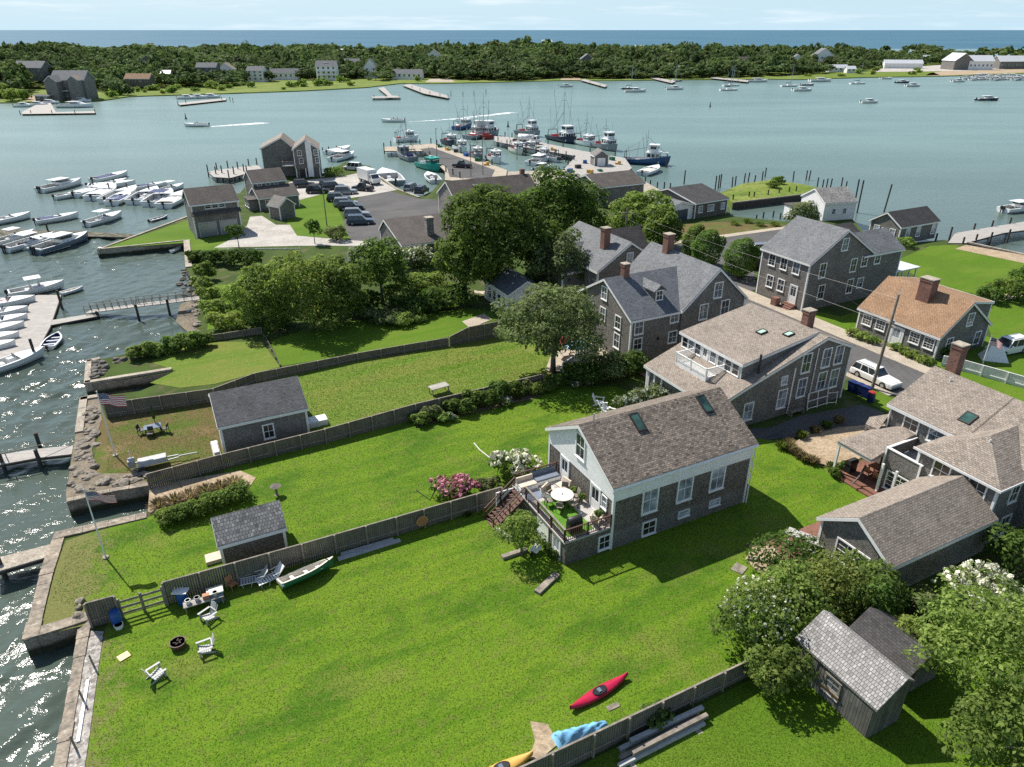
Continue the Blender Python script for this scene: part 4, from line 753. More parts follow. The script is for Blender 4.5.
# rambling house front right
r = house('rambling grey house with pale tan roofs, walled balcony and covered porch', 35.9, 19.6)
wing(r, 0, 10.3, gable(0, 5.2, 2.85, 4.55), 'x', 'cedar', 'roof_pale', hi=False, rake=.25)
window(r, 0, 2.55, 0.75, 2.3, 1.45, 'l', 'grid'); MB().box(-.075, -.0, 2.5, 2.6, .75, 2.2).build('mullion', M['white'], r)
hx, hy = 10.3, 0.35
MB().box(10.3, 21.5, 0.35, 6.1, -.2, 5.0).build('wall', M['cedar'], r)
rf = MB(); rf.add([(10.05, 0.1, 4.95), (21.9, 0.1, 4.95), (21.9, 6.35, 4.95), (10.05, 6.35, 4.95), (13.0, 3.2, 6.75), (21.9, 3.2, 6.75)], [(0, 1, 5, 4), (0, 4, 3), (4, 5, 2, 3), (1, 2, 5), (0, 3, 2, 1)]).build('roof', M['roof_pale'], r)
MB().box(10.0, 21.95, 0.06, 0.098, 4.80, 4.97).box(10.0, 10.048, 0.1, 6.4, 4.80, 4.97).build('roof_trim', M['white'], r)
MB().box(10.26, 10.298, .32, .48, -.1, 4.8).box(10.3, 10.44, .312, .348, -.1, 4.8).box(10.26, 10.298, 5.9, 6.1, -.1, 4.8).build('corner_board', M['white'], r)
for y in (4.2, 1.65): window(r, 10.3, y, 3.45, 1.1, 1.25, 'l')
window(r, 12.4, .35, 3.3, .8, 1.2); window(r, 12.6, .35, .6, .9, 1.3); window(r, 16, .35, 3.3, .8, 1.2)
wing(r, 5.0, 11.1, gable(13.6, 23.0, 5.35, 7.5, 18.2), 'y', 'cedar', 'roof_pale', boards_=False, rake=.15, z0=-.2)
for x in (9.1, 7.0): window(r, 13.6, x, 4.0, 1.1, 1.15, 'l')
wing(r, -3.0, 5.0, gable(13.6, 23.0, 5.35, 7.5, 18.2), 'y', 'cedar', 'roof_pale', boards_=False, rake=.15, z0=-.2, lo=True, hi=False)
MB().tube([(13.45, 10.9, 5.2), (13.45, 10.9, 3.4), (13.2, 10.8, 3.2)], .07, 8).build('downpipe', M['white'], r)
MB().add([(12.7, 11.0, 3.3), (13.6, 11.0, 4.5), (13.6, 12.6, 3.4), (12.7, 12.2, 3.2), (13.6, 12.6, 3.0), (12.7, 12.2, 2.9), (12.7, 11.0, 2.9)], [(0, 1, 2, 3), (3, 2, 4, 5), (0, 3, 5, 6)]).build('side_roof', M['roof_pale'], r)
MB().box(12.9, 13.58, 10.3, 12.3, -.2, 3.0).build('wall', M['cedar'], r)
skylight(r, 15.1, 6.0, 6.18, 0.9, 1.1, (7.5 - 5.35) / 4.6, 'y'); chimney(r, 19.4, 10.4, 6.6, 9.6, 0.85, 0.85)
for x, y, z in ((17.4, 9.3, 7.1), (18.0, 2.8, 7.2), (12.6, 2.9, 6.2), (15.4, 1.4, 5.8)): vent(r, x, y, z, 0.5)
# porch roof, balcony and deck between the wings
MB().add([(8.75, 11.6, 3.0), (8.75, 8.45, 3.0), (14.9, 11.6, 3.0), (12.9, 8.45, 3.95), (13.4, 9.6, 4.05), (15, 8.45, 3.95), (15, 9.6, 4.05), (15, 8.45, 2.9), (8.75, 8.45, 2.9)], [(0, 1, 3, 4), (0, 4, 6, 2), (4, 3, 5, 6), (1, 8, 7, 5, 3)]).build('porch_roof', M['roof_pale'], r)
MB().box(8.8, 8.95, 8.45, 11.55, 2.72, 2.97).box(8.95, 14.8, 11.42, 11.55, 2.72, 2.97).build('porch_beam', M['grey_pl'], r)
for x, y in ((8.9, 11.4), (9.5, 7.9), (9.5, 6.75)): MB().box(x - .08, x + .08, y - .08, y + .08, 0.1, 2.75).build('porch_post', M['white'], r)
MB().box(9.0, 14.5, 6.5, 11.4, -.1, 0.3).box(8.6, 9.0, 6.5, 11.4, -.1, 0.15).build('porch_deck', M['brick_pav'], r)
MB().box(10.2, 10.32, 5.5, 8.4, 2.2, 3.7).box(10.32, 13.5, 8.28, 8.4, 2.2, 3.7).build('balcony_wall', M['cedar'], r)
MB().box(10.15, 10.36, 5.45, 8.45, 3.702, 3.78).box(10.36, 13.5, 8.24, 8.45, 3.702, 3.78).box(10.13, 10.19, 8.3, 8.45, 2.2, 3.7).box(10.13, 10.19, 5.5, 5.65, 2.2, 3.7).build('balcony_rail', M['white'], r)
MB().box(10.32, 13.5, 5.9, 8.28, 2.5, 2.6).build('balcony_floor', M['grey_pl'], r); window(r, 10.25, 7.0, .55, 1.6, 1.4, 'l', 'grid')
MB().box(10.3, 10.4, 5.2, 8.4, -.1, 2.2).build('porch_wall', M['cedar'], r)
# weathered sheds
r = house('weathered board shed with bleached shingle roof and a brown framed window', 26.85, 13.3, 'shed', 'shed')
wing(r, 0, 5.0, [(0, 2.15), (1.75, 3.3), (2.3, 2.9)], 'y', 'barn', 'roof_old', trim=False, boards_=False, rake=.1, eave=.12, z0=-.1)
w_ = window(r, 0, 2.45, 1.05, 0.8, 0.65, 'l', 'sash'); w_.data.materials[0] = M['timber']; MB().box(-.06, -.012, 1.9, 3.05, 0.65, 0.93).build('window_board', M['orange_wood'], r); MB().box(-.05, -.004, 1.95, 3.0, 0.5, 0.6).build('sill_board', M['white'], r)
for x0, x1 in ((3.5, 4.9), (0.1, 1.6)): MB().box(-.045, -.003, x0, x1, -.05, 1.9).build('door', M['barn'], r)
r = house('low shed with dark shingle roof behind the bleached roof shed', 30.2, 14.2, 'shed', 'shed')
wing(r, 0, 3.4, gable(0, 3.2, 1.6, 2.6), 'y', 'barn', 'roof_dark', trim=False, boards_=False)
r = house('small garden shed with worn speckled shingle roof behind the fence', -0.35, 41.35, 'shed', 'shed')
wing(r, 0, 4.15, gable(0, 2.9, 1.85, 3.05), 'x', 'cedar_warm', 'roof_shed', rake=.12, eave=.12)
r = house('dark roofed shed with one white window beside the brown yard', 1.55, 56.2, 'shed', 'shed')
wing(r, 0, 7.1, gable(0, 6.4, 2.65, 4.25), 'x', 'cedar', 'roof_mid', rake=.15, eave=.15)
window(r, 3.75, 0, 0.7, 0.75, 1.2); MB().box(-.05, -.002, 0.6, 2.2, 0, 2.0).build('door', M['white'], r)
window(r, 7.1, 1.6, 0.9, .7, .9, 'r')
# ---- buildings that follow their own lines: front corners a, b on the photo's ground
def site(label, a, b, name='house', cat='house', z=0.0, group=None):
    p, q = at(a[0], a[1], z), at(b[0], b[1], z); d = q - p; return thing(name, label, cat, p, math.atan2(d.y, d.x), group), d.length
r, L = site('two storey shingle garage with a pair of pale garage doors, on the lawn point', (197, 238), (243, 232), 'garage', 'garage')
wing(r, 0, L, gable(0, 7.0, 5.6, 7.6), 'x', 'cedar_pale', 'roof_brown'); MB().add([(-.2, -.75, 3.9), (L + .2, -.75, 3.9), (L + .2, 0, 4.4), (-.2, 0, 4.4), (-.2, -.75, 3.75), (L + .2, -.75, 3.75), (L + .2, 0, 3.75), (-.2, 0, 3.75)], [(0, 1, 2, 3), (4, 5, 1, 0), (0, 3, 7, 4), (1, 5, 6, 2), (4, 7, 6, 5)]).build('pent_roof', M['roof_brown'], r)
for x in (L * .27, L * .72):
    d_ = MB().box(x - 1.35, x + 1.35, -.06, .01, 0, 2.35); [d_.box(x - 1.35, x + 1.35, -.075, -.06, k * .58 + .03, k * .58 + .52) for k in range(4)]; d_.build('garage_door', M['silver'], r)
    MB().box(x - 1.5, x - 1.36, -.08, 0, 0, 2.5).box(x + 1.36, x + 1.5, -.08, 0, 0, 2.5).box(x - 1.36, x + 1.36, -.08, 0, 2.37, 2.5).build('door_frame', M['grey_pl'], r)
for x in (L * .35, L * .5, L * .65): window(r, x, 0, 4.75, 0.9, 0.6, 'f', 'thin')
r, L = site('small grey cottage with dormered upper floor and porch beside the shell driveway', (263, 211), (300, 206.5), 'cottage', 'house')
wing(r, -.5, L, gable(0, 6.5, 2.5, 4.0), 'x', 'cedar_pale', 'roof_brown', rake=.15); wing(r, -.4, L - 1.2, gable(3.5, 10, 4.9, 6.7), 'x', 'cedar', 'roof_brown', rake=.15)
for x in (.9, 2.6, 4.2): window(r, x, 3.5, 3.7, .7, .9)
window(r, 1.2, 0, .8, .8, 1.1); window(r, 3.0, 0, .8, .8, 1.1); MB().box(-2.2, -.55, 1.0, 4.5, -.1, 2.1).build('porch', M['cedar_pale'], r); MB().box(-2.4, -.5, .8, 4.7, 2.12, 2.25).build('porch_roof', M['roof_brown'], r); vent(r, 3.4, 1.2, 3.0, .6)
for y in (1.5, 2.7, 3.9): window(r, -2.2, y, .7, .6, 1.0, 'l', 'thin')
r, L = site('little gabled tool shed with pale roof on the grass beside the shell driveway', (281, 220.5), (296, 217), 'tool_shed', 'shed')
wing(r, 0, 3.2, gable(0, L, 2.6, 3.9), 'y', 'cedar_pale', 'cedar_pale', rake=.2); MB().box(L * .35, L * .65, -.05, -.002, 0, 1.9).build('door', M['cedar'], r)
r, L = site('tall grey waterfront house on stilts with a white stair panel up its gable', (296.5, 178), (321.5, 177), 'waterfront_house', 'house')
wing(r, 0, 9, gable(0, L, 6.6, 8.6), 'y', 'cedar', 'roof_pale', rake=.15, z0=2.2); wing(r, 3, 12, gable(-7.5, -.02, 6.6, 8.9, -2.6), 'y', 'cedar', 'roof_pale', rake=.15, z0=-.5)
MB().box(L * .5, L * .72, -.16, -.01, .2, 8.3).build('stair_panel', M['white_clap'], r); MB().box(-.05, L, .4, 9, -.3, 2.15).build('wall', M['cedar_pale'], r)
for x, z in ((1.4, 5.2), (1.6, 3.4), (5.2, 5.2), (5.4, 3.4)): window(r, x, 0, z, .8, 1.1)
for x in (.2, 2.4, L - .2): MB().box(x - .12, x + .12, .05, .29, -.3, 2.2).build('stilt', M['white'], r)
MB().box(-2.8, -.1, -1.5, 3, 3.0, 3.15).build('balcony', M['deck_wood'], r); railing(r, [(-2.7, 3), (-2.7, -1.4), (-.2, -1.4)], 3.15, .9, 'balcony_rail', 'timber', .3); MB().box(1.0, 3.6, .36, .4, .1, 1.9).build('black_opening_panel', M['black'], r)  # solid black panel on the wall stands in for a shaded opening
for y in (4.5, 7.5, 10.5): window(r, -7.5, y, 4.4, .9, 1.2, 'l'); window(r, -7.5, y, 1.6, .9, 1.2, 'l')
r = house('long brown roofed building with stone gable end beside the fishing pier', 49.6, 119.6, 'waterfront_building', 'building')
wing(r, 0, 17, gable(0, 8.6, 4.4, 7.0), 'x', 'stone_face', 'roof_brown', rake=.2); MB().box(4.6, 5.4, 1.9, 2.7, 5.0, 6.3).build('roof_unit', M['iron'], r); MB().box(4.5, 5.5, 1.8, 2.8, 6.302, 6.4).build('roof_unit_cap', M['steel'], r)
MB().box(15.6, 16.4, 4.5, 5.2, 6.5, 8.0).build('chimney', M['brick'], r)
r = house('low brown roofed building behind the big dark trees near the small dock hut', 80.5, 120, 'waterfront_building', 'building'); wing(r, 0, 11, gable(0, 9.5, 3.9, 5.6), 'x', 'cedar', 'roof_brown')
r = house('grey roofed cottage with a square stone chimney beside the parking lot', 32.8, 100.5, 'cottage', 'house')
wing(r, 0, 16, gable(0, 11, 3.0, 5.1, 8.1), 'x', 'cedar_pale', 'roof_brown'); chimney(r, 5.2, 2.2, 2.0, 6.2, 1.1, 1.1, 'stone_face'); window(r, 0, 4, 1.0, 1, 1.2, 'l'); window(r, 3, 0, 1, .9, 1.2)
r, L = site('grey shingle boat house with dark roof and blue grey garage door', (694, 219), (726, 213.5), 'boat_house', 'building')
wing(r, 0, L, [(0, 2.9), (7.5, 4.4), (11, 3.2)], 'x', 'cedar_warm', 'roof_dark'); wing(r, 0.5, 6.5, gable(-6.0, -.02, 2.6, 3.3), 'y', 'white_clap', 'roof_grey', boards_=False)
for x in (1.4, 4.1, 7.3): window(r, x, 0, 1.1, 1.5 if x == 4.1 else 0.9, 1.1, 'f', 'sash', 'glass_pale')
MB().box(-4.3, -1.4, .42, .49, 0, 2.0).build('garage_door', M['car_blue'], r)
r, L = site('white gabled boat shed with spotted grey roof by the marsh bank', (822, 221), (853, 219), 'boat_shed', 'building')
wing(r, 0, L, gable(0, 7.2, 3.3, 5.2), 'x', 'white_clap', 'roof_shed', rake=.15); MB().box(-4, 0, 2.2, 6.5, -.5, 2.0).build('lean_to', M['white_clap'], r); MB().box(-4.2, .02, 2.0, 6.7, 2.02, 2.15).build('lean_to_roof', M['roof_brown'], r)
for x in (2.1, 4.4): window(r, x, 0, 1.2, .6, .9)
r = house('shingle cottage with dark roof and white windows at the landing of the pile dock', 110.5, 74.8, 'cottage', 'house')
wing(r, 0, 9.6, gable(0, 5.8, 2.7, 4.5), 'x', 'cedar', 'roof_dark'); [window(r, x, 0, .7, .85, 1.5, 'f', 'sash', 'glass_pale') for x in (2.0, 4.7, 8.6)]
[window(r, 0, y, .8, .9, 1.2, 'l', 'sash', 'glass_pale') for y in (1.4, 4.4)]; MB().box(-.06, -.005, 2.3, 3.5, 0, 1.9).build('door', M['white'], r)
r, L = site('little grey hut with white door in the middle of the fishing dock', (594, 167.5), (608, 167), 'dock_hut', 'hut'); wing(r, 0, 3.5, gable(0, L, 2.9, 4.2), 'y', 'cedar_pale', 'cedar_pale', rake=.25); MB().box(L * .22, L * .78, -.06, -.003, 0, 2.3).build('door', M['white_clap'], r)
r = house('blue trimmed porch house with dark roof half hidden behind the umbrella shaped tree', 37.5, 74.5); wing(r, 0, 7, gable(0, 5, 2.7, 4.0), 'y', 'white_clap', 'roof_blue'); [window(r, 0, y, .6, .8, 1.3, 'l', 'thin') for y in (1.2, 2.6, 4.0, 5.4)]
# ------------------------------------------------------------------ boats
def lerp(a, b, t): return a + (b - a) * t
def hull_parts(root, L, B, fb, mats, sheer=0.25, draft=0.25, n=12, floor=None, fore=0.66, full=2.4, rake=0.25):
    mh, md, ms = mats; hb = lambda t: B / 2 * (0.88 + 0.12 * min(1, t / .35)) * max(0.015, 1 - max(0, (t - .45) / .55) ** full)
    zt = lambda t: fb + sheer * t * t; X = lambda t: -L / 2 + L * t; rows = []
    for i in range(n + 1):
        t = i / n; h, z = hb(t), zt(t); k = -draft * (1 - t ** 5); x = X(t); xr = rake * t ** 4
        rows.append([(x + xr, -h, z), (x + xr * .6, -h * .95, z * .45), (x, -h * .72, 0.02 + 0.1 * t), (x - xr * .5, 0, k), (x, h * .72, 0.02 + 0.1 * t), (x + xr * .6, h * .95, z * .45), (x + xr, h, z)])
    mb = MB().grid(rows); mb.f.append(tuple(range(7))); mb.m.append(0); mb.build('hull', M[mh], root, smooth=False)
    g = 0.10 + B * 0.03; fl = floor if floor is not None else fb * 0.35; ck = []; k0 = 0.03
    ts = [lerp(k0, fore, i / 7) for i in range(8)]
    dk = MB(); dk.grid([[(X(t), -hb(t) - .03, zt(t) + .012), (X(t), -max(.02, hb(t) - g), zt(t) + .03)] for t in ts]); dk.grid([[(X(t), hb(t) + .03, zt(t) + .012), (X(t), max(.02, hb(t) - g), zt(t) + .03)] for t in ts])
    tf = [lerp(fore, 1, i / 6) for i in range(7)]; dk.grid([[(X(t) + rake * t ** 4 * 1.05, -hb(t) - .03, zt(t) + .012), (X(t) + rake * t ** 4, 0, zt(t) + .07), (X(t) + rake * t ** 4 * 1.05, hb(t) + .03, zt(t) + .012)] for t in tf])
    dk.box(X(0) - .01, X(k0), -hb(0) + .0, hb(0) - .0, fb - .2, fb + .03); dk.build('foredeck', M[md], root, fix=True)
    MB().grid([[(X(t), -max(.02, hb(t) - g), zt(t) + .03), (X(t), -max(.02, hb(t) - g * 1.15), fl), (X(t), max(.02, hb(t) - g * 1.15), fl), (X(t), max(.02, hb(t) - g), zt(t) + .03)] for t in ts]).add([(X(fore), -hb(fore) + g, zt(fore) + .03), (X(fore), hb(fore) - g, zt(fore) + .03), (X(fore), hb(fore) - g, fl), (X(fore), -hb(fore) + g, fl)], [(0, 1, 2, 3)]).add([(X(k0), -hb(k0) + g, fb), (X(k0), hb(k0) - g, fb), (X(k0), hb(k0) - g, fl), (X(k0), -hb(k0) + g, fl)], [(0, 1, 2, 3)]).build('cockpit', M[ms], root, fix=False)
    return fl, zt
def outboard(root, x, y, z, s=1.0, m='black'):
    o = MB().box(x - .30 * s, x + .12 * s, y - .16 * s, y + .16 * s, z + .08 * s, z + .55 * s).box(x - .22 * s, x + .02 * s, y - .10 * s, y + .10 * s, z + .55 * s, z + .63 * s).build('outboard_motor', M[m], root)
    MB().box(x - .18 * s, x - .02 * s, y - .05 * s, y + .05 * s, z - .7 * s, z + .08 * s).build('motor_leg', M['black'], o); return o
def motorboat(label, loc, rz, L=6.5, hullm='gel', top=False, motors=1, cabin=False, cover=None, group=None, canopy='gel', cat='boat', name='motorboat', sole='deck_grey'):
    r = thing(name, label, cat, loc, rz, group); B = L * .37; fb = .46 + L * .055; fl, zt = hull_parts(r, L, B, fb, (hullm, 'gel', sole), .12 + L * .03, .25, 12, .22, .60 if not cabin else .52)
    for k in range(motors): outboard(r, -L / 2 - .12, (k - (motors - 1) / 2) * .5, fb - .25, .8 + L * .03)
    if cabin:
        w0, h = B * .36, .85 + L * .03; z0 = fb - .05
        rows = [[(x, -w_, z0), (x, -w_ * .86, z0 + hh), (x, w_ * .86, z0 + hh), (x, w_, z0)] for x, w_, hh in ((-.08 * L, w0, h), (.12 * L, w0, h), (.20 * L, w0 * .9, h * .55), (.33 * L, w0 * .55, h * .28))]
        mb = MB().grid(rows); mb.f += [(0, 1, 2, 3)]; mb.m += [0]; c = mb.build('cabin', M['gel'], r)
        MB().box(-.085 * L, .115 * L, -w0 * .99, w0 * .99, z0 + h * .5, z0 + h * .86).build('cabin_window', M['glass'], c)
        MB().box(-.22 * L, .15 * L, -w0, w0, z0 + h + .0, z0 + h + .08).build('hardtop', M['gel'], r)
        mb = MB(); [mb.bar((-.2 * L, s * w0 * .9, fl), (-.2 * L, s * w0 * .9, z0 + h), .05) for s in (-1, 1)]; mb.build('hardtop_post', M['steel'], r)
        mb = MB(); [mb.tube([(.15 * L, s * B * .42, fb + .1), (.15 * L, s * B * .42, fb + .65), (.36 * L, s * B * .26, fb + .75), (.5 * L, 0, fb + .85)], .02, 5) for s in (-1, 1)]; mb.build('bow_rail', M['steel'], r)
    else:
        c = MB().box(-.06 * L, .06 * L, -.32, .32, fl, fl + .85).build('console', M['gel'], r); MB().box(.045 * L, .055 * L, -.34, .34, fl + .85, fl + 1.2).build('windshield', M['glass'], c)
        MB().box(-.2 * L, -.12 * L, -.4, .4, fl, fl + .55).build('helm_seat', M['canvas' if motors > 1 else 'gel'], r)
        if top:
            MB().box(-.17 * L, .13 * L, -B * .38, B * .38, fl + 1.95, fl + 2.02).build('t_top', M[canopy], r); mb = MB()
            [mb.bar((x, s * .45, fl), (x * 1.1, s * .55, fl + 1.96), .05) for x in (-.09 * L, .07 * L) for s in (-1, 1)]; mb.build('t_top_frame', M['steel'], r)
    if cover: MB().grid([[(x, -B * .40 * k, fb + .06), (x, -B * .2 * k, fb + .16 + .05 * math.sin(x * 5)), (x, B * .2 * k, fb + .18 + .04 * math.cos(x * 4)), (x, B * .40 * k, fb + .06)] for x, k in ((-.4 * L, 1), (-.25 * L, 1), (-.08 * L, 1), (.06 * L, .9))]).build('cover', M[cover], r)
    return r
def skiff(label, loc, rz, L=3.6, hullm='gel', sole='cream', motor=False, cat='dinghy', name='dinghy', B=None, z=0):
    r = thing(name, label, cat, loc, rz); B = B or L * .36; fl, zt = hull_parts(r, L, B, .42, (hullm, 'gel' if hullm != 'green_hull' else 'cream', sole), .14, .10, 12, .12, .9, 2.0, .1)
    for x in (-.26, .0, .22): MB().box(L * x - .12, L * x + .12, -B * .44 * (1 - max(0, x) * .7), B * .44 * (1 - max(0, x) * .7), .28, .32).build('thwart', M['cream' if hullm != 'gel' else 'gel'], r)
    if motor: outboard(r, -L / 2 - .08, 0, .2, .7)
    return r
def sailboat(label, loc, rz, L=9.0, hullm='gel', masts=1, cover='canvas', group=None):
    r = thing('sailboat', label, 'sailboat', loc, rz, group); B = L * .32; fl, zt = hull_parts(r, L, B, .75, (hullm, 'gel', 'deck_grey'), .3, .4, 12, .4, .36, 2.0, .5)
    c = MB().grid([[(x, -w_, .8), (x, -w_ * .85, .8 + h), (x, w_ * .85, .8 + h), (x, w_, .8)] for x, w_, h in ((-.12 * L, B * .27, .5), (.1 * L, B * .27, .48), (.24 * L, B * .14, .25))]); c.f += [(0, 1, 2, 3)]; c.m += [0]; c = c.build('cabin', M['gel'], r)
    MB().box(-.1 * L, .08 * L, -B * .272, B * .272, .95, 1.12).build('cabin_window', M['glass'], c)
    for k in range(masts):
        x = .1 * L - k * .36 * L; H = L * (1.25 if k == 0 else .8); MB().tube([(x, 0, .8), (x, 0, H)], [.1, .06], 6).build('mast', M['steel'], r)
        b = MB().tube([(x, 0, 2.0), (x - .36 * L * (1 if k == 0 else .6), 0, 2.0)], .06, 6).build('boom', M['steel'], r); MB().tube([(x - .02 * L, 0, 2.2), (x - .33 * L * (1 if k == 0 else .6), 0, 2.15)], [.2, .12], 6).build('furled_sail', M[cover], b)
    mb = MB(); H = L * 1.22; [mb.tube([a, (.1 * L, 0, H)], .025, 4) for a in ((L * .52, 0, 1.05), (-L * .5, 0, .8), (.1 * L, B * .46, .8), (.1 * L, -B * .46, .8))]; mb.build('rigging', M['steel'], r); return r
def trawler(label, loc, rz, L=14, hullm='teal_hull', house='gel', mast=7.0, aft=False, deck='deck_grey', gear='red_pl', drum=True):
    L *= .80; r = thing('fishing_boat', label, 'fishing boat', loc, rz); B = L * .36; fb = 1.35; fl, zt = hull_parts(r, L, B, fb, (hullm, hullm, deck), L * .085, .5, 14, .65, .72, 2.8, .6)
    x0 = .05 * L if not aft else -.34 * L; x1 = x0 + .27 * L; w_ = B * .34; h = 2.6
    wh = MB().box(x0, x1, -w_, w_, .65, .65 + h).build('wheelhouse', M[house], r)
    mb = MB(); k = 4
    for i in range(k): a = -w_ + 2 * w_ * (i + .15) / k; b = -w_ + 2 * w_ * (i + .85) / k; mb.box(x1 - .02, x1 + .03, a, b, .65 + h * .58, .65 + h * .88).box(x0 - .03, x0 + .02, a, b, .65 + h * .58, .65 + h * .88)
    for i in range(3): a = lerp(x0, x1, (i + .15) / 3); b = lerp(x0, x1, (i + .85) / 3); [mb.box(a, b, s * w_ - .03, s * w_ + .03, .65 + h * .58, .65 + h * .88) for s in (-1, 1)]
    mb.build('wheelhouse_window', M['glass'], wh); MB().box(x0 - .3, x1 + .35, -w_ - .2, w_ + .2, .652 + h, .77 + h).build('wheelhouse_roof', M[house], wh)
    MB().box(x0 + .4, x0 + 1.2, -.4, .4, .772 + h, 1.15 + h).build('radar', M['gel'], wh)
    if L > 11: MB().box(x0 + .5, x1 - .6, -w_ * .8, w_ * .8, .772 + h, 2.6 + h).box(x0 + .3, x1 - .3, -w_ * .9, w_ * .9, 2.602 + h, 2.7 + h).build('bridge', M[house], wh); MB().box(x1 - .62, x1 - .55, -w_ * .7, w_ * .7, 1.6 + h, 2.3 + h).box(x0 + .9, x1 - 1, -w_ * .83, w_ * .83, 1.6 + h, 2.3 + h).build('bridge_window', M['glass'], wh)
    og = MB(); [og.tube([(x0 - .3, s * w_, 1.2), (x0 - 1.2, s * (w_ + 1.6), mast * .95)], .07, 5) for s in (-1, 1)]; og.tube([(-L * .3, -B * .3, 1), (-L * .36, -B * .3, mast * .6)], .06, 5).tube([(-L * .2, B * .3, 1), (-L * .15, B * .3, mast * .7)], .06, 5); og.build('outrigger', M['steel'], r)
    m = MB().tube([(x0 - .2, 0, .7), (x0 - .2, 0, mast + 1)], [.12, .06], 6).build('mast', M['steel'], r); MB().bar((x0 - .2, -.9, mast * .75), (x0 - .2, .9, mast * .75), .08).tube([(x0 - .2, 0, mast * .9), (L * .5, 0, zt(1))], .03, 4).tube([(x0 - .2, 0, mast * .9), (-L * .46, 0, 3.2)], .03, 4).build('rigging', M['iron'], m)
    g = MB(); [g.bar((-L * .42, s * B * .36, .65), (-L * .42, s * B * .30, 3.2), .14) for s in (-1, 1)]; g.bar((-L * .42, -B * .31, 3.2), (-L * .42, B * .31, 3.2), .16).bar((-L * .42, 0, 3.1), (x0 - .3, 0, mast * .55), .08); g.build('gallows', M['iron'], r)
    if drum: MB().tube([(-L * .3, -B * .22, 1.35), (-L * .3, B * .22, 1.35)], .55, 10).build('net_drum', M[gear], r)
    MB().box(-L * .2, -L * .1, -B * .2, B * .2, .66, 1.15).build('fish_hatch', M['gel'], r); MB().box(-L * .02, L * .02, -B * .35, -B * .22, .66, 1.3).build('deck_crate', M[gear], r)
    mb = MB(); [mb.tube([(L * .18, s * B * .44, zt(.68)), (L * .18, s * B * .44, zt(.68) + .9), (L * .38, s * B * .28, zt(.88) + .9), (L * .5, 0, zt(1) + .9)], .03, 4) for s in (-1, 1)]; mb.build('bow_rail', M['steel'], r); return r
def head(a, b, z=WATER): p, q = at(a[0], a[1], z), at(b[0], b[1], z); d = q - p; return (p + q) / 2, math.atan2(d.y, d.x), d.length
WZ = WATER
def mboat(label, a, b, **k):                                        # a stern, b bow on the water
    c, rz, L = head(a, b); k['L'] = max(k.get('L', 4.2), L) * .98; return motorboat(label, c, rz, **k)
mboat('white cabin cruiser with hardtop lying alone at the outer end of the left marina', (40, 193), (82, 184), cabin=True, motors=2, L=9.5)
mboat('dark grey hulled boat with white cabin and twin outboards on the floating dock', (38, 254), (86, 240), cabin=True, motors=2, hullm='grey_hull', L=10.5)
mboat('white open boat with T top beside the dark grey hulled boat', (8, 252), (52, 240), top=True, motors=2, L=9)
mboat('white open boat with pale seats tied at the left edge above the floating dock', (-12, 226), (30, 218), L=8, motors=1)
mboat('white open boat with dark outboard behind the floating dock, middle of three', (38, 224), (77, 218), L=7.5, cover='canvas')
mboat('white boat with square T top behind the floating dock, nearest the lawn point', (86, 227), (122, 217), top=True, L=8)
mboat('slim white cuddy boat farthest out in the left marina row', (93, 183), (128, 176), L=7.5, cover='canvas')
mboat('long white boat with a white cover in the middle of the marina row', (88, 189), (136, 186), L=8.5, cover='gel')
mboat('white boat moored stern out beside the cabin cruiser', (74, 198), (108, 189), L=7, cover='gel')
mboat('white covered boat stern out, second from the cabin cruiser', (92, 201), (116, 190), L=7, cover='gel')
mboat('white boat with grey sole stern out in the marina, third from the cabin cruiser', (106, 204), (137, 192), L=7.2)
mboat('white open boat with dark motor stern out in the marina, fourth from the cabin cruiser', (134, 205), (158, 193), L=7)
mboat('white boat with navy canopy stern out in the marina near the garage', (150, 207), (172, 195), L=7, top=True, canopy='canvas')
mboat('white boat moored next to the garage with a cream seat cover', (164, 209), (185, 197), L=6.6, cover='cream')
mboat('white boat behind the marina row with a navy cover, close to the garage', (136, 190), (168, 186), L=7, cover='canvas')
mboat('white boat with raised T top behind the marina row beside the garage roof', (158, 194), (184, 188), L=6.5, top=True)
skiff('small dark grey inflatable dinghy at the tip of the lawn point', *head((147, 223), (170, 217))[:2], L=4.2, hullm='grey_hull', sole='grey_pl', motor=True)
skiff('tiny pale dinghy at the timber bulkhead by the boat inlet', *head((171, 253), (182, 249))[:2], L=2.4)
# the floating dock and its boats at the left edge
mboat('white boat with red covered seats at the head of the plank float', (-18, 309), (30, 304), L=7, cover='red_pl')
mboat('white open boat with flat white T top at the far side of the plank float', (12, 297), (62, 288), top=True, L=6.8)
skiff('small white rowing dinghy behind the tall pile of the plank float', *head((63, 295), (82, 290))[:2], L=3.0)
mboat('white outboard boat end on to the plank float, farthest of five', (-22, 319), (26, 314), L=6)
mboat('white boat with blue cover end on to the plank float', (-24, 329), (24, 322), L=6, cover='tarp')
mboat('slim white boat in the middle of the five along the plank float', (-28, 337), (20, 330), L=6, cover='gel')
mboat('white boat end on to the plank float, second nearest', (-30, 345), (15, 340), L=5.6)
mboat('low white boat with dark sole end on to the plank float', (-34, 355), (9, 349), L=5.6, sole='black')
skiff('white dinghy with navy cover and black motor on the right of the plank float', *head((46, 352), (61, 334))[:2], L=4.3, sole='canvas', motor=True, B=1.9)
mboat('white speedboat lying across the near end of the plank float', (-10, 374), (36, 359), L=6.6)
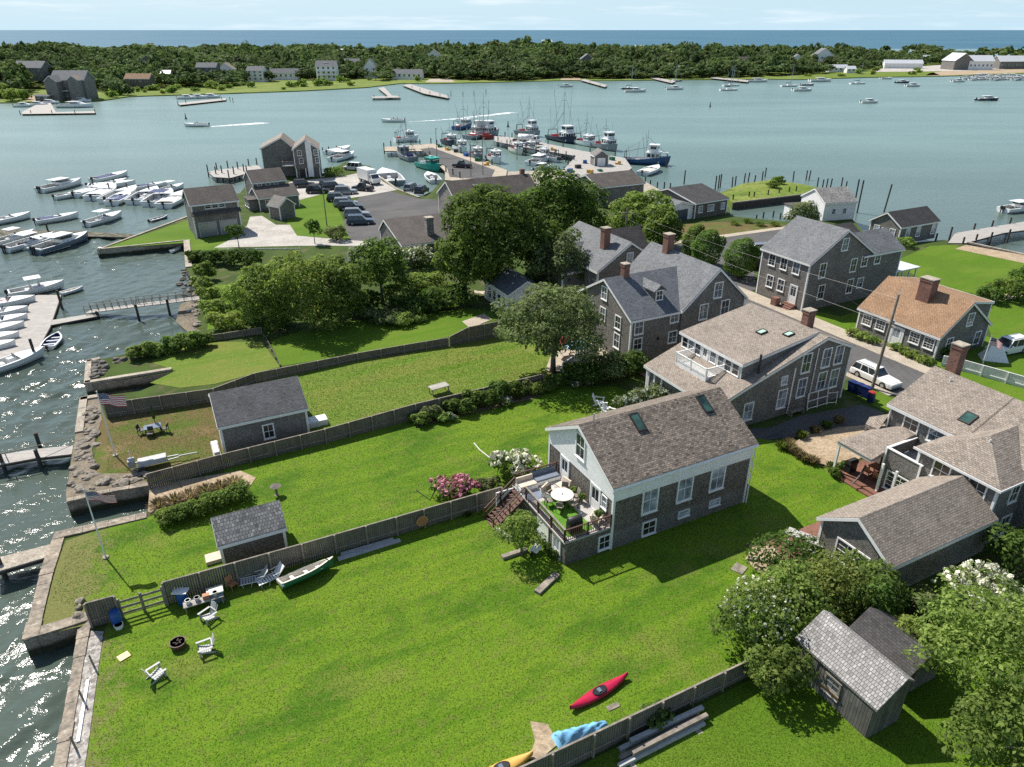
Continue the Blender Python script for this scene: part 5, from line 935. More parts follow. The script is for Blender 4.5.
# fishing fleet
def fboat(label, a, b, **k): c, rz, L = head(a, b); k.setdefault('L', L); return trawler(label, c, rz, **k)
fboat('teal green fishing trawler along the near side of the pier', (411, 164), (449, 175), hullm='teal_hull', house='teal_hull', L=13, mast=5, gear='gel')
fboat('grey steel fishing boat with cluttered deck moored behind the teal trawler', (424, 166), (390, 153), hullm='steel_hull', house='steel_hull', L=13, mast=6, gear='navy_pl')
fboat('dark hulled fishing boat with white wheelhouse tied at the inner side of the pier', (440, 142), (460, 148), hullm='navy_hull', L=11, mast=6)
fboat('white fishing boat with high bow beside the parked pickup on the pier', (469, 155), (485, 163), hullm='steel_hull', L=10, mast=6)
fboat('white fishing boat with a row of wheelhouse windows between the two piers', (486, 158), (503, 166), hullm='gel', L=11, mast=6)
fboat('big grey trawler with red gear, white wheelhouse and tall mast at the outer pier', (465, 140), (500, 135), hullm='steel_hull', L=19, mast=13, gear='red_pl')
fboat('dark red hulled scalloper tied outside the outer pier', (497, 142), (466, 133), hullm='red_hull', L=15, mast=9, gear='red_pl')
fboat('dark trawler with very tall lattice mast outside the dock', (548, 138), (578, 145), hullm='navy_hull', L=19, mast=17, gear='red_pl')
fboat('white upper works trawler with grey hull lying bow on beside the dock hut', (592, 146), (617, 152), hullm='steel_hull', L=16, mast=8)
fboat('blue hulled fishing boat with white deckhouse at the right end of the dock', (625, 163), (664, 165), hullm='blue_hull', L=16, mast=8, gear='steel')
fboat('small white lobster boat with dark wheelhouse in the basin beside the dock ramp', (562, 163), (535, 159), hullm='gel', L=9, mast=3, drum=False)
mboat('plain white launch with pale covers at the right end of the fishing dock', (642, 176), (658, 170), L=8, cover='cream')
mboat('white launch in the basin under the long dock', (530, 166), (548, 160), L=8, cabin=True)
mboat('small white workboat lying under the dark trees in the basin', (535, 172), (549, 169), L=7, cabin=True)
mboat('pale skiff moored by the boat yard ramp, near the dark parked suv', (436, 184), (428, 177), L=6)
mboat('small grey workboat beside the boat yard ramp below the box truck', (396, 186), (383, 175), L=6, hullm='steel_hull')
mboat('white boat with covers beside the stilt house dock', (327, 155), (350, 150), L=8, cover='gel')
mboat('long white boat behind the stilt house beside the bush', (332, 162), (354, 156), L=8, cabin=True)
fboat('white fishing boat with a green net drum alongside the pier kerb, between two trawlers', (452, 148), (470, 155), hullm='gel', L=10, mast=7, gear='green_hull')
fboat('weathered white lobster boat against the dock apron under the tank truck', (508, 150), (526, 157), hullm='cream', L=10, mast=6)
fboat('grey steel trawler with tall mast lying outside the long dock beside the tank truck', (514, 133), (543, 138), hullm='steel_hull', L=15, mast=12, gear='red_pl')
fboat('white fishing boat between the lattice mast trawler and the dock hut', (574, 143), (597, 148), hullm='gel', L=13, mast=9)
fboat('small white and navy fishing boat on the inner side of the long dock', (520, 150), (538, 155), hullm='gel', L=9, mast=6, gear='steel')
fboat('white day fishing boat behind the asphalt pier head', (396, 142.5), (416, 141), hullm='gel', L=10, mast=7)
fboat('pale blue fishing boat outboard of the red scalloper', (452, 131), (474, 127), hullm='blue_hull', L=13, mast=9)
for i, (a, b, lab) in enumerate((((112, 206), (130, 196), 'white boat squeezed between two covered boats in the marina row'), ((142, 199), (170, 194), 'white boat with grey sole in the thick of the marina row'), ((100, 188), (126, 183), 'white boat with rolled navy cover at the outer row of the marina'), ((60, 199), (84, 195), 'white low boat lying between the cabin cruiser and the marina row'), ((-4, 246), (34, 236), 'white boat on the near side of the walkway at the left edge'), ((22, 250), (60, 239), 'white centre console boat squeezed beside the dark grey hulled boat'))): mboat(lab, a, b, L=7.4, cover=('canvas', None, 'canvas', None, None, None)[i], top=i == 4)
rgx = random.Random(12)
for i, (x, y) in enumerate(((440, 147), (448, 150), (456, 152), (466, 156), (478, 161), (486, 165), (515, 140), (527, 146), (540, 148), (553, 150), (560, 160), (585, 163), (612, 160), (618, 164), (578, 168), (570, 172), (600, 171), (590, 173))): t = MB(); [t.box(-.7 + (k % 2) * .75, -.05 + (k % 2) * .75, -.5, .5, .42 * (k // 2), .42 * (k // 2) + .4) for k in range(rgx.randint(2, 4))]; tag(t.build('lobster_traps', M[('green_hull', 'kayak_yel', 'iron', 'blue_pl')[i % 4]], None, at(x, y, .38), i * .7), 'stack of coloured lobster traps on the fishing docks', 'lobster traps', 'lobster trap stacks')
# the bay and its moorings
bay = [((384, 123), (402, 121), 'open white motorboat running left across the bay with people aboard', dict(L=9, motors=2)), ((206, 127), (188, 126), 'white motorboat heading left in the channel with two people aboard', dict(L=9, motors=1))]
for a, b, lab, k in bay: c, rz, L = head(a, b); motorboat(lab, c, math.pi * (1 if True else 0) + .05, **k)
for pts, lab in ((((404, 122.3), (455, 119), (512, 112.5)), 'long white foam wake behind the motorboat in mid bay'), (((205, 127), (236, 125), (262, 123)), 'short white foam wake of the motorboat near the left houses')):
    P = pl(pts, WATER + .03); tg = MB(); n_ = 26; rg = random.Random(3)
    for i in range(n_):
        t = i / (n_ - 1); p = P[0].lerp(P[1], t * 2) if t < .5 else P[1].lerp(P[2], t * 2 - 1); w0 = lerp(.5, 1.9, t) * rg.uniform(.5, 1.2); tg.ball((p.x, p.y, p.z), w0, 8, 0, 2.6, .55, .05, .3, rg)
    tag(tg.build('wake', M['foam']), lab, 'boat wake', kind='stuff')
sails = [((452, 88), 0, 'sloop with dark hull moored left of the mid bay pair', 'navy_hull', 1), ((634.5, 91.5), 0, None, 'gel', 0), ((728.5, 90.5), 0, 'white sloop moored in front of the two masted boat in mid bay', 'gel', 1), ((731, 86), 0, 'two masted white sailboat moored near the wooded shore', 'gel', 2), ((674, 81.5), 0, 'white sailboat with dark side moored beside the thin wooden dock', 'navy_hull', 1), ((629.5, 89), 0, 'dark sailboat with a tall mast beside the white mooring boat', 'navy_hull', 1), ((857.5, 84), 0, 'white sailboat with tall mast moored off the right beach', 'gel', 1), ((789, 86.5), 0, 'sailboat with thin mast moored off the wooded right shore', 'gel', 1)]
for (x, y), a, lab, hm, m_ in sails:
    if m_ and lab[:5] != 'sloop': sailboat(lab, at(x, y, WZ), .12, 11, hm, m_)
for (x, y), lab, k in (((635, 92), 'white motor yacht moored in mid bay just right of a dark sailboat', dict(cabin=True, L=13)), ((566, 87), 'white cabin boat moored off the sandy gap in the wooded shore', dict(cabin=True, L=9)), ((674.5, 89.5), 'white motor cruiser moored in front of the dark sided sailboat', dict(cabin=True, L=11)),
        ((802, 91), 'low white cruiser moored nearest the camera off the right wood', dict(cabin=True, L=12)), ((807, 85.5), 'grey motorboat behind the low white cruiser', dict(L=9, hullm='steel_hull')), ((820, 81.5), 'long white motor yacht close to the right shore', dict(cabin=True, L=16)), ((902, 83), 'dark sided cabin boat moored off the right beach', dict(cabin=True, L=10, hullm='navy_hull')),
        ((912.5, 86.5), 'white cabin boat with blue trim moored just right of the dark sided boat', dict(cabin=True, L=10)), ((958, 82), 'white sport boat moored before the marina sheds', dict(cabin=True, L=10)), ((869, 103), 'single white cabin boat in the open right bay', dict(cabin=True, L=9)), ((987, 100.5), 'navy hulled cabin boat in the open bay, nearest the right edge', dict(cabin=True, L=12, hullm='navy_hull')),
        ((1018, 211), 'white cruiser moored beyond the pile dock at the right edge', dict(cabin=True, L=9, motors=2)), ((886, 79), 'small white launch close to the right beach', dict(L=9)), ((757, 82), 'long white motor yacht at the end of the wooded shore dock', dict(cabin=True, L=15))):
    motorboat(lab, at(x, y, WZ), .1 if x < 1000 else .35, **k)
mb0 = motorboat('white boat packed into the marina below the white boat halls', at(966, 79.5, WZ), .45, L=13, cabin=True, group='marina boats below the halls')
for i in range(19): dup(mb0, at(974 + (i % 10) * 7 + (i // 10) * 3, 80.2 - (i // 10) * 2.6 - (i % 3) * .3, WZ), .45 + .1 * (i % 4), scale=.8 + .1 * (i % 4))
for i, (x, y, lab) in enumerate(((24, 107, 'white boat at the left end of the dock of the big grey house'), (38, 106, 'white motorboat with open deck at the dock of the big grey house'), (50, 104, 'white covered boat close to the big grey house'), (76, 107.5, 'long lavender white yacht along the dock of the big grey house'), (82, 102, 'white boat behind the long yacht by the big grey house'))): motorboat(lab, at(x, y, WZ), .1, L=(16 if i == 3 else 9), cabin=True)
for x, y, lab in ((187, 99, 'white boat at the left of the small mid bay raft'), (198, 98.5, 'white boat with raised cabin on the small mid bay raft'), (211, 98, 'white boat at the right of the small mid bay raft')): motorboat(lab, at(x, y, WZ), .1, L=10, cabin=True)

# ------------------------------------------------------------------ docks and pilings
PILE = MB().tube([(0, 0, -3), (0, 0, 1)], [.17, .15], 8).mesh('pile', M['pile'])
def pile(parent, p, top, nm='pile', lean=0): o = link(nm, PILE, parent, p); o.scale = (1, 1, max(.3, top)); o.rotation_euler = (lean, lean * .6, 0); return o
def dock(label, poly, z, piles=(), ph=1.2, m='plank', th=.25, name='dock', cat='dock', bumper=True):
    """deck polygon of photo points at level z, with its piles"""
    P = pl(poly, z); o = P[0].copy(); t = thing(name, label, cat, o); MB().prism([p - o for p in P], -th, 0).build('deck', M[m], t)
    if bumper:
        mb = MB(); [mb.bar(p - o - V3(0, 0, th * .6), q - o - V3(0, 0, th * .6), .14, .2) for p, q in zip(P, P[1:] + P[:1])]; mb.build('fender_beam', M['dark_timber'], t)
    for x, y in piles: p = at(x, y, z) - o; pile(t, p, ph, 'pile')
    return t
d = dock('wide pale plank float with boats moored end on at the left edge', ((36, 295), (61, 295), (50, 327), (33, 358), (-6, 360), (16, 325)), -.95, ((61.5, 306), (35.5, 357)), 2.2)
d = dock('narrow pale float and railed gangway leading from the plank float to the shrubs on shore', ((52, 320), (98, 312.5), (98, 316), (51, 325)), -.95, ((97, 315),), .5)
mb = MB(); a, b, c_ = at(88, 312, -.9), at(137, 305.5, .1), at(200, 298, .15); o = d.location
for p, q in ((a, b), (b, c_)): mb.bar(p - o, q - o, 1.3, .1)
mb.build('gangway', M['plank'], d); mb = MB()
for p, q, k in ((a, b, 7), (b, c_, 8)):
    n_ = (q - p).cross(V3(0, 0, 1)).normalized() * .62
    for s in (-1, 1):
        mb.bar(p - o + n_ * s + V3(0, 0, 1), q - o + n_ * s + V3(0, 0, 1), .06)
        mb.bar(p - o + n_ * s + V3(0, 0, .5), q - o + n_ * s + V3(0, 0, .5), .05)
        [mb.bar(p.lerp(q, i / k) - o + n_ * s, p.lerp(q, i / k) - o + n_ * s + V3(0, 0, 1), .06) for i in range(k + 1)]
mb.build('gangway_rail', M['timber'], d)
for x, y in ((137, 311), (168, 306)): pile(d, at(x, y, 0) - o, .9)
d = dock('weathered plank dock with bent rail reaching the riprap of the brown yard', ((-8, 456), (35, 449), (98, 443), (98, 451), (36, 458), (-8, 466)), -.3, ((2, 462), (38, 441), (38, 458)), .8); mb = MB(); o = d.location
mb.bar(at(-6, 455, .6) - o, at(36, 446, .6) - o, .07).bar(at(36, 446, .6) - o, at(74, 436, .2) - o, .05); [mb.bar(at(x, y, -.3) - o, at(x, y, .6) - o, .07) for x, y in ((5, 454), (36, 449))]; mb.build('rail', M['timber'], d)
d = dock('smooth white floating dock landing at the stone lawn point', ((-8, 559), (82, 536), (84, 546), (-8, 573)), -.05, ((0, 564),), .5, m='concrete', th=.35)
dock('white floating walkway running from the marina boats to the green lawn point', ((-8, 228), (40, 230), (80, 231), (155, 235.5), (156, 238), (80, 236), (30, 238), (-8, 242)), -.8, ((-2, 232), (48, 231)), 1.4, m='concrete')
dock('marina float hidden between the rows of white boats', ((84, 190), (185, 193), (186, 196), (84, 194)), -.9, ((94, 188), (128, 192), (110, 192), (150, 194)), 2.0)
dock('T shaped plank pier with many piles beside the stilt house', ((208, 172), (216, 170), (258, 165), (262, 169), (248, 173), (230, 178), (214, 177)), 0, ((208, 172), (216, 174), (229, 177.5), (217, 170), (228, 168), (238, 169), (244, 171.5), (249, 166), (257, 165), (222, 173), (234, 174), (247, 173)), 1.8)
dock('asphalt topped fishing pier with pale kerbs, nearest the parking lot', ((384, 147), (433, 143.5), (507, 170), (505, 184), (445, 180), (445, 171), (424, 151), (385, 151)), .35, ((384, 148), (391, 146), (399, 145), (404, 150), (411, 145), (420, 144.5), (431, 143), (437, 145), (446, 148), (461, 153), (470, 157), (480, 161), (492, 165), (430, 157), (438, 164), (446, 172), (453, 175), (460, 178)), 1.5, m='pavement')
tag(MB().prism([p for p in pl(((420, 149), (432, 147.5), (495, 170), (490, 180), (450, 177), (447, 168)), .36)], .352, .37).build('asphalt_strip', M['asphalt']), kind='structure')
dock('long fishing dock with plank apron running to the dock hut', ((494, 136), (520, 138), (578, 150), (625, 158), (632, 168), (618, 178), (556, 178), (576, 156), (520, 146.5), (494, 141)), .35, ((505, 136), (512, 137), (519, 138), (532, 141), (548, 144), (563, 147), (498, 141), (507, 144), (516, 146), (526, 148.5), (536, 150), (546, 152), (556, 154), (566, 156), (590, 152), (602, 154), (615, 156), (574, 160), (568, 165)), 1.3)
d = dock('broad plank dock on white topped piles leaving the cottage at the right edge', ((948, 243), (955, 233), (1003, 225), (1040, 219), (1040, 228), (1003, 233), (966, 243)), .15, ((936, 239), (951, 232.5), (974, 229), (992, 226), (1010, 223), (976, 240), (991, 238), (1009, 235), (963, 243)), 1.0)
MB().tube([(0, 0, 0), (0, 0, .12)], .2, 8).mesh('pile_cap', M['white'])
dock('far plank pier shaped like a T at the wooded shore', ((378, 88), (384, 87), (392, 95.5), (400, 96), (400, 97.5), (372, 98), (372, 96.5), (388, 96)), -.2, ((374, 97), (386, 97), (399, 97)), 1.0)
dock('long far dock with moored dinghies beside the T shaped pier', ((402, 85), (410, 84), (449, 96), (448, 98), (424, 93.5)), -.2, ((404, 85), (412, 88), (420, 91), (430, 94), (440, 96), (448, 97)), 1.4)
dock('thin dock by the sandy gap of the wooded shore', ((580, 80), (584, 79), (607, 85), (605, 87)), -.2, ((581, 80), (590, 83), (600, 86)), 1.2)
dock('thin wooden dock running out under the wood beside the dark sided sailboat', ((650, 78), (653, 77), (676, 81), (672, 83)), -.2, ((652, 78), (660, 80), (670, 82)), 1.2)
dock('low thin dock along the wood behind the two masted boat', ((710, 78), (713, 77), (748, 80), (748, 82)), -.2, ((712, 78), (724, 79), (738, 81)), 1.2)
dock('dock in front of the big grey house across the bay', ((22, 112), (45, 100), (49, 100), (56, 112), (95, 111), (95, 113), (22, 114)), -.6, ((20, 113), (31, 113), (52, 113), (75, 113), (95, 112)), 1.2)
dock('small raft with mooring posts and boats in front of the left wood', ((178, 103), (226, 98), (226, 100), (180, 105)), -.6, ((178, 104), (186, 103), (222, 100), (230, 100), (233, 101)), 1.5)
def pilings(lab, grp, pts, top, z=WATER, lean=0.0):
    for i, (x, y) in enumerate(pts): o = pile(None, at(x, y, z), top, 'piling', lean * ((i * 37 % 7) / 3 - 1)); tag(o, lab, 'piling', grp)
pilings('dark piling standing in the water off the marsh bank', 'pilings off the marsh bank', ((732, 187), (735, 186), (744, 183), (748, 182), (762, 181), (765, 177), (754, 185), (793, 181), (806, 180), (809, 180)), 2.3, WATER, .05)
pilings('dark piling along the bulkhead of the small basin', 'pilings along the basin bulkhead', ((732, 206), (748, 203), (753, 203), (767, 201), (778, 199), (788, 198), (795, 197)), 2.4)
pilings('short dark post in the small basin beside the weedy lot', 'posts in the small basin', ((756, 221), (763, 218), (773, 217), (780, 219)), 1.2)
pilings('dark piling clustered behind the white boat shed', 'pilings behind the boat shed', ((817, 188), (822, 190), (826, 189), (830, 189), (841, 188), (845, 192)), 2.4, WATER, .03)
pilings('tall leaning piling of the pair beside the white boat shed', 'pair of tall pilings', ((853, 212), (857, 213)), 6.5, WATER, .02)
tag(pile(None, at(884, 212, WATER), 5.6, 'piling', .05), 'single tall leaning piling in the water behind the dark roofed cottage', 'piling')
pilings('dark piling behind the boat house with the mono pitch roof', 'pilings behind the boat house', ((684, 184), (715, 190), (718, 189), (720, 188)), 3.2)
pilings('dark piling at the foot of the trees right of the fishing dock', 'pilings right of the fishing dock', ((645, 184), (650, 187), (657, 189), (664, 189), (670, 190)), 1.6)
tag(pile(None, at(666, 168, WATER), 3.6, 'piling'), 'tall thick piling in the water at the right end of the fishing dock', 'piling')
pilings('far mooring post in the bay before the wooded shore', 'far mooring posts', ((451, 96), (463, 96.5), (474, 96), (486, 94)), 2.6)
for x, y in ((95, 668), (85, 703), (77, 750)): tag(MB().tube([(0, 0, -.2), (-.12, .05, .95)], [.06, .05], 7).build('stake', M['timber'], None, at(x, y)), 'short wooden stake standing on the pebble strip', 'stake', 'pebble strip stakes')
tag(MB().bar(at(88, 680, .08), at(78, 742, .08), .16, .12).build('beam', M['white']), 'long white beam lying along the pebble strip', 'beam')
pilings('tall mooring pile behind the stilt house beside the bushes', 'piles behind the stilt house', ((323, 153), (329, 152), (337, 151), (342, 153)), 1.6)
for x, y, lab in ((508, 127, 'small dark channel buoy off the stern of the running motorboat'), (186, 119, 'small dark channel buoy left of the running motorboat'), (710, 107, 'small dark buoy in the open middle of the bay')): tag(MB().lathe([(.5, -.3), (.55, .1), (.3, .5), (.12, 1.8), (.2, 2.1), (.02, 2.3)], 8).build('buoy', M['iron'], None, at(x, y, WZ)), lab, 'buoy')

# ------------------------------------------------------------------ vehicles
def car(label, loc, rz, kind='suv', col='car_dark', L=4.7, W=1.85, group=None):
    r = thing({'suv': 'parked_car', 'wagon': 'station_wagon', 'pickup': 'pickup_truck', 'van': 'parked_van'}[kind], label, 'car' if kind != 'pickup' else 'pickup truck', loc, rz, group)
    H = {'suv': 1.7, 'wagon': 1.5, 'pickup': 1.8, 'van': 1.95}[kind]; belt = {'suv': .98, 'wagon': .88, 'pickup': 1.05, 'van': 1.05}[kind]; hood = {'suv': .95, 'wagon': .84, 'pickup': 1.02, 'van': .98}[kind]; h = L / 2; w_ = W / 2
    prof = [(-h, .62 * belt, .90), (-h + .06, belt * .93, .95), (-h + .3, belt, 1), (-h * .3, belt, 1), (h * .36, belt, 1), (h * .5, hood, 1), (h - .35, hood * .93, .97), (h - .05, hood * .80, .9), (h, .55, .86)]
    rows = [[(x, -w_ * k, .26), (x, -w_ * k, z * .62), (x, -w_ * k * .97, z - .10), (x, -w_ * k * .86, z), (x, w_ * k * .86, z), (x, w_ * k * .97, z - .10), (x, w_ * k, z * .62), (x, w_ * k, .26)] for x, z, k in prof]
    mb = MB().grid(rows); mb.f += [tuple(range(8)), tuple(range(64, 72))[::-1]]; mb.m += [0, 0]; mb.f += [tuple(i * 8 for i in range(9)) + tuple(i * 8 + 7 for i in range(8, -1, -1))]; mb.m += [0]; b = mb.build('body', M[col], r)
    c0, c1 = {'suv': (-h + .12, h * .42), 'wagon': (-h + .15, h * .34), 'pickup': (-h * .18, h * .42), 'van': (-h + .1, h * .55)}[kind]; ins = .22; k0 = .30 if kind != 'pickup' else .12
    fr = lambda x0, x1, a, z: [(x0, -a, z), (x1, -a, z), (x1, a, z), (x0, a, z)]
    lo, hi_ = fr(c0, c1, w_ * .90, belt - .02), fr(c0 + k0, c1 - .62, w_ * .74, H - .05)
    MB().add(lo + hi_, [(0, 1, 5, 4), (1, 2, 6, 5), (2, 3, 7, 6), (3, 0, 4, 7), (4, 5, 6, 7)]).build('window_glass', M['glass'], r)
    rf = MB().box(c0 + k0 - .04, c1 - .60, -w_ * .76, w_ * .76, H - .06, H); nP = 4 if kind in ('wagon', 'suv', 'van') else 3
    for i in range(nP):
        t = i / (nP - 1)
        for s in (-1, 1): rf.bar((lerp(c0, c1, t), s * w_ * .905, belt - .03), (lerp(c0 + k0, c1 - .62, t), s * w_ * .75, H - .03), .09, .06)
    rf.build('roof', M[col], r)
    if kind in ('wagon', 'suv'): mb = MB(); [mb.bar((c0 + k0 + .1, s * w_ * .6, H + .06), (c1 - .8, s * w_ * .6, H + .06), .05) for s in (-1, 1)]; mb.build('roof_rack', M['steel'], r)
    if kind == 'pickup': MB().box(-h + .18, c0 - .08, -w_ * .8, w_ * .8, belt + .002, belt + .012).build('cargo_bed', M['black'], r)
    for x in (-h * .58, h * .62):
        for s in (-1, 1):
            wl = link('wheel', None, r, (x, s * w_ * .93, .34)); MB().tube([(0, -.11, 0), (0, .11, 0)], .345, 14).build('tyre', M['rubber'], wl); MB().tube([(0, s * .05, 0), (0, s * .118, 0)], .2, 10).build('rim', M['steel'], wl)
    for s in (-1, 1): MB().box(h - .09, h + .012, s * w_ * .66 - .17, s * w_ * .66 + .17, .56, .72).build('headlight', M['lamp'], r); MB().box(-h - .012, -h + .1, s * w_ * .76 - .09, s * w_ * .76 + .09, .62, .84).build('taillight', M['tail'], r)
    MB().box(h - .06, h + .04, -w_ * .84, w_ * .84, .32, .46).build('bumper', M['steel' if kind == 'wagon' else 'black'], r); MB().box(-h - .04, -h + .06, -w_ * .84, w_ * .84, .34, .5).build('bumper', M['steel' if kind == 'wagon' else 'black'], r)
    for s in (-1, 1): MB().box(c1 - .5, c1 - .35, s * w_ * 1.0 - .1, s * w_ * 1.0 + .1, belt + .02, belt + .16).build('wing_mirror', M[col], r)
    return r
cpos = XY(62.3, 41.0); car('white station wagon parked on the road beside the saltbox house', cpos, TOWN - RAD(90), 'wagon', 'car_white', 4.9, 1.8)
row = ((339, 201, 'suv', 'car_dark', 'dark car at the far end of the row along the lawn edge'), (346, 206, 'suv', 'silver', 'silver car second from the far end of the parked row'), (351, 209.5, 'suv', 'car_dark', 'near black suv in the middle of the parked row'), (357, 217, 'suv', 'silver', 'silver grey car fourth in the parked row'), (360.5, 224, 'suv', 'car_blue', 'dark blue car at the near end of the parked row'))
for x, y, k, c_, lab in row: car(lab, at(x, y, .01), RAD(8), k, c_, 4.9, group='cars in the row by the lawn')
for x, y, rz, k, c_, lab in ((346, 194, 10, 'suv', 'silver', 'white silver suv parked behind the row of dark cars'), (334, 189, 20, 'suv', 'car_dark', 'dark car in the shade near the bush beside the stilt house'), (363, 190.5, 160, 'pickup', 'car_dark', 'dark pickup parked right of the white silver suv'), (422, 193, 75, 'suv', 'car_dark', 'dark suv parked facing the water by the bulkhead'), (304, 187, 15, 'suv', 'car_dark', 'dark car in front of the stilt house'), (322, 188.5, 10, 'pickup', 'car_dark', 'dark pickup in front of the stilt house'), (318, 193, 5, 'suv', 'car_dark', 'dark car parked nearest the cottage lawn'), (353, 170, 160, 'van', 'car_white', 'white van parked beside the water behind the box truck'), (412, 190.5, 70, 'suv', 'silver', 'silver car parked at the bulkhead beside the dark suv'), (462, 167.5, 160, 'pickup', 'car_dark', 'dark pickup standing on the asphalt pier'), (752, 268, 200, 'suv', 'car_dark', 'dark car parked beside the tall corner house'), (1006, 352, 200, 'suv', 'car_white', 'white car parked on the grass by the white fence'), (754, 254, 190, 'suv', 'silver', 'pale car parked at the kerb behind the clipped bush'), (665, 6000, 0, '', '', '')):
    if k: car(lab, at(x, y, .36 if x == 462 else .01), RAD(rz), k, c_, 4.9)
def truck(label, loc, rz, tank=False):
    r = thing('tank_truck' if tank else 'box_truck', label, 'truck', loc, rz)
    MB().box(-3.6, 3.2, -.9, .9, .5, .8).build('chassis', M['iron'], r); cb = MB().ext([(1.9, .6), (3.6, .6), (3.6, 1.35), (3.25, 1.5), (2.85, 2.35), (1.9, 2.35)], 'x', 0, .001) if False else MB().ext([(1.75, .6), (3.7, .6), (3.7, 1.4), (3.2, 1.55), (2.8, 2.4), (1.75, 2.4)], 'y', -1.0, 1.0)
    cb = cb.build('cab', M['car_white'], r); MB().ext([(3.235, 1.58), (2.86, 2.3), (2.84, 2.3), (3.2, 1.58)], 'y', -.85, .85).box(2.0, 2.75, -1.012, 1.012, 1.5, 2.15).build('cab_window', M['glass'], cb)
    if tank: MB().tube([(-3.6, 0, 1.75), (-3.45, 0, 1.75), (1.4, 0, 1.75), (1.55, 0, 1.75)], [.7, 1.0, 1.0, .7], 16).build('tank', M['gel'], r, smooth=True)
    else: MB().box(-3.6, 1.6, -1.15, 1.15, .85, 3.2).build('cargo_box', M['car_white'], r)
    for x in (-2.4, 2.7):
        for s in (-1, 1): wl = link('wheel', None, r, (x, s * .95, .45)); MB().tube([(0, -.14, 0), (0, .14, 0)], .45, 14).build('tyre', M['rubber'], wl); MB().tube([(0, s * .1, 0), (0, s * .15, 0)], .25, 10).build('rim', M['steel'], wl)
    return r
truck('white box truck parked facing the parking lot on the shell yard', at(369.5, 183, .01), RAD(-52)); truck('white tank truck standing on the long fishing dock', at(529, 143.5, .36), RAD(-25), True)
def bin_(label, loc, rz, m='navy_pl', lid=None, h=1.05):
    r = thing('wheelie_bin', label, 'bin', loc, rz); v = [(-.24, -.28, .08), (.24, -.28, .08), (.24, .26, .08), (-.24, .26, .08), (-.3, -.34, h), (.3, -.34, h), (.3, .36, h), (-.3, .36, h)]
    MB().add(v, [(0, 3, 2, 1), (4, 5, 6, 7), (0, 1, 5, 4), (1, 2, 6, 5), (2, 3, 7, 6), (3, 0, 4, 7)]).build('body', M[m], r); MB().ext([(-.37, h + .01), (.42, h + .01), (.40, h + .06), (0, h + .11), (-.35, h + .06)], 'x', -.32, .32).build('lid', M[lid or m], r)
    MB().bar((-.24, .44, h - .08), (.24, .44, h - .08), .04).build('handle', M['black'], r)
    for s in (-1, 1): MB().tube([(s * .22, .3, .11), (s * .29, .3, .11)], .11, 10).build('wheel', M['rubber'], r)
    return r
bin_('navy blue wheelie bin with red lid beside the slate roofed house', at(635, 362), TOWN, 'navy_pl', 'red_pl'); bin_('plain navy blue wheelie bin against the slate roofed house', at(645, 358.5), TOWN, 'navy_pl')
for i, (x, y) in enumerate(((851, 392), (858, 394.5), (865, 397.5))): bin_('navy blue wheelie bin by the road, ' + ('nearest the saltbox wall', 'middle of the row', 'next to the red topped barrel')[i], at(x, y), TOWN + .1, 'navy_pl', h=1.1)
b = thing('barrel', 'navy barrel with a red lid at the foot of the utility pole', 'barrel', at(870, 402)); MB().lathe([(.3, 0), (.36, .4), (.36, .7), (.3, 1.0)], 14).build('body', M['navy_pl'], b); MB().lathe([(.34, 1.0), (.34, 1.08), (.1, 1.14)], 14).build('lid', M['red_pl'], b)
# ------------------------------------------------------------------ fences
F = fence
F('board_fence', 'weathered board fence running from the deck stairs down to the water past the small shed', [XY(-8.05, 39.45), XY(-6.5, 39.45)], [1.85, 1.8])
tag(bpy.data.objects['board_fence'], 'short weathered fence stub on the sea wall beside the timber gate')
mb = MB(); g0, g1 = XY(-6.4, 39.45), XY(-4.0, 39.45); o = g0; g = thing('fence_gate', 'open rail section of two timber bays between fence stub and board fence', 'gate', o)
for k in range(3): p = g0.lerp(g1, k / 2) - o; MB().box(p.x - .06, p.x + .06, p.y - .06, p.y + .06, 0, 1.5).build('post', M['timber'], g)
for z in (.35, .8, 1.25): MB().bar(V3(0, 0, z), g1 - o + V3(0, 0, z), .04, .16).build('rail', M['timber'], g)
F('board_fence', 'long weathered board fence from the deck down past the small shed and green skiff', [XY(-3.9, 39.45), XY(4.5, 39.45), XY(11, 39.45), XY(19.2, 39.45)], [1.75, 1.6, 1.55, 1.5])
F('board_fence', 'weathered board fence between the middle lawn and the shed with dark roof', [at(150, 489), XY(1.2, 54.05), XY(9.6, 54.2), XY(18, 54.75), XY(29.5, 55.0), XY(31.5, 55.1)], [1.35, 1.3, 1.35, 1.5, 1.45, 1.4])
F('board_fence', 'long curving board fence along the garden lawn above the dark roofed shed', [at(108, 418), at(215, 401.5), XY(6.15, 69.1), XY(16.8, 69.7), XY(22, 69.4), XY(27, 68.9)], [1.5, 1.35, 1.05, .85, .9, 1.0])
F('board_fence', 'tall pale board fence panel run at the high end of the garden lawn', [XY(27.2, 68.85), XY(29.5, 68.8), XY(33.4, 68.75)], [1.1, 1.85, 1.9])
F('board_fence', 'weathered board fence beside the blue tarp and the timber stack at the bottom edge', [XY(7, 18.75), XY(14, 18.8), XY(24.4, 18.95)], [1.8, 1.6, 1.3])
F('white_fence', 'white board fence between the lawn and the brick chimney by the street', [XY(71.7, 40.2), XY(72.3, 38.9), XY(73.6, 34.6), XY(75, 29)], [1.15, 1.2, 1.2, 1.2], 'white_fence', pm='white')
F('low_fence', 'low dark board fence along the edge of the shore lawn', [at(206, 342), at(262, 334)], [.7, .8])
F('garden_edging', 'low timber edging between the inlet yard and the garden lawn', [at(265, 337), at(281, 367)], [.3, .3], tops=False)
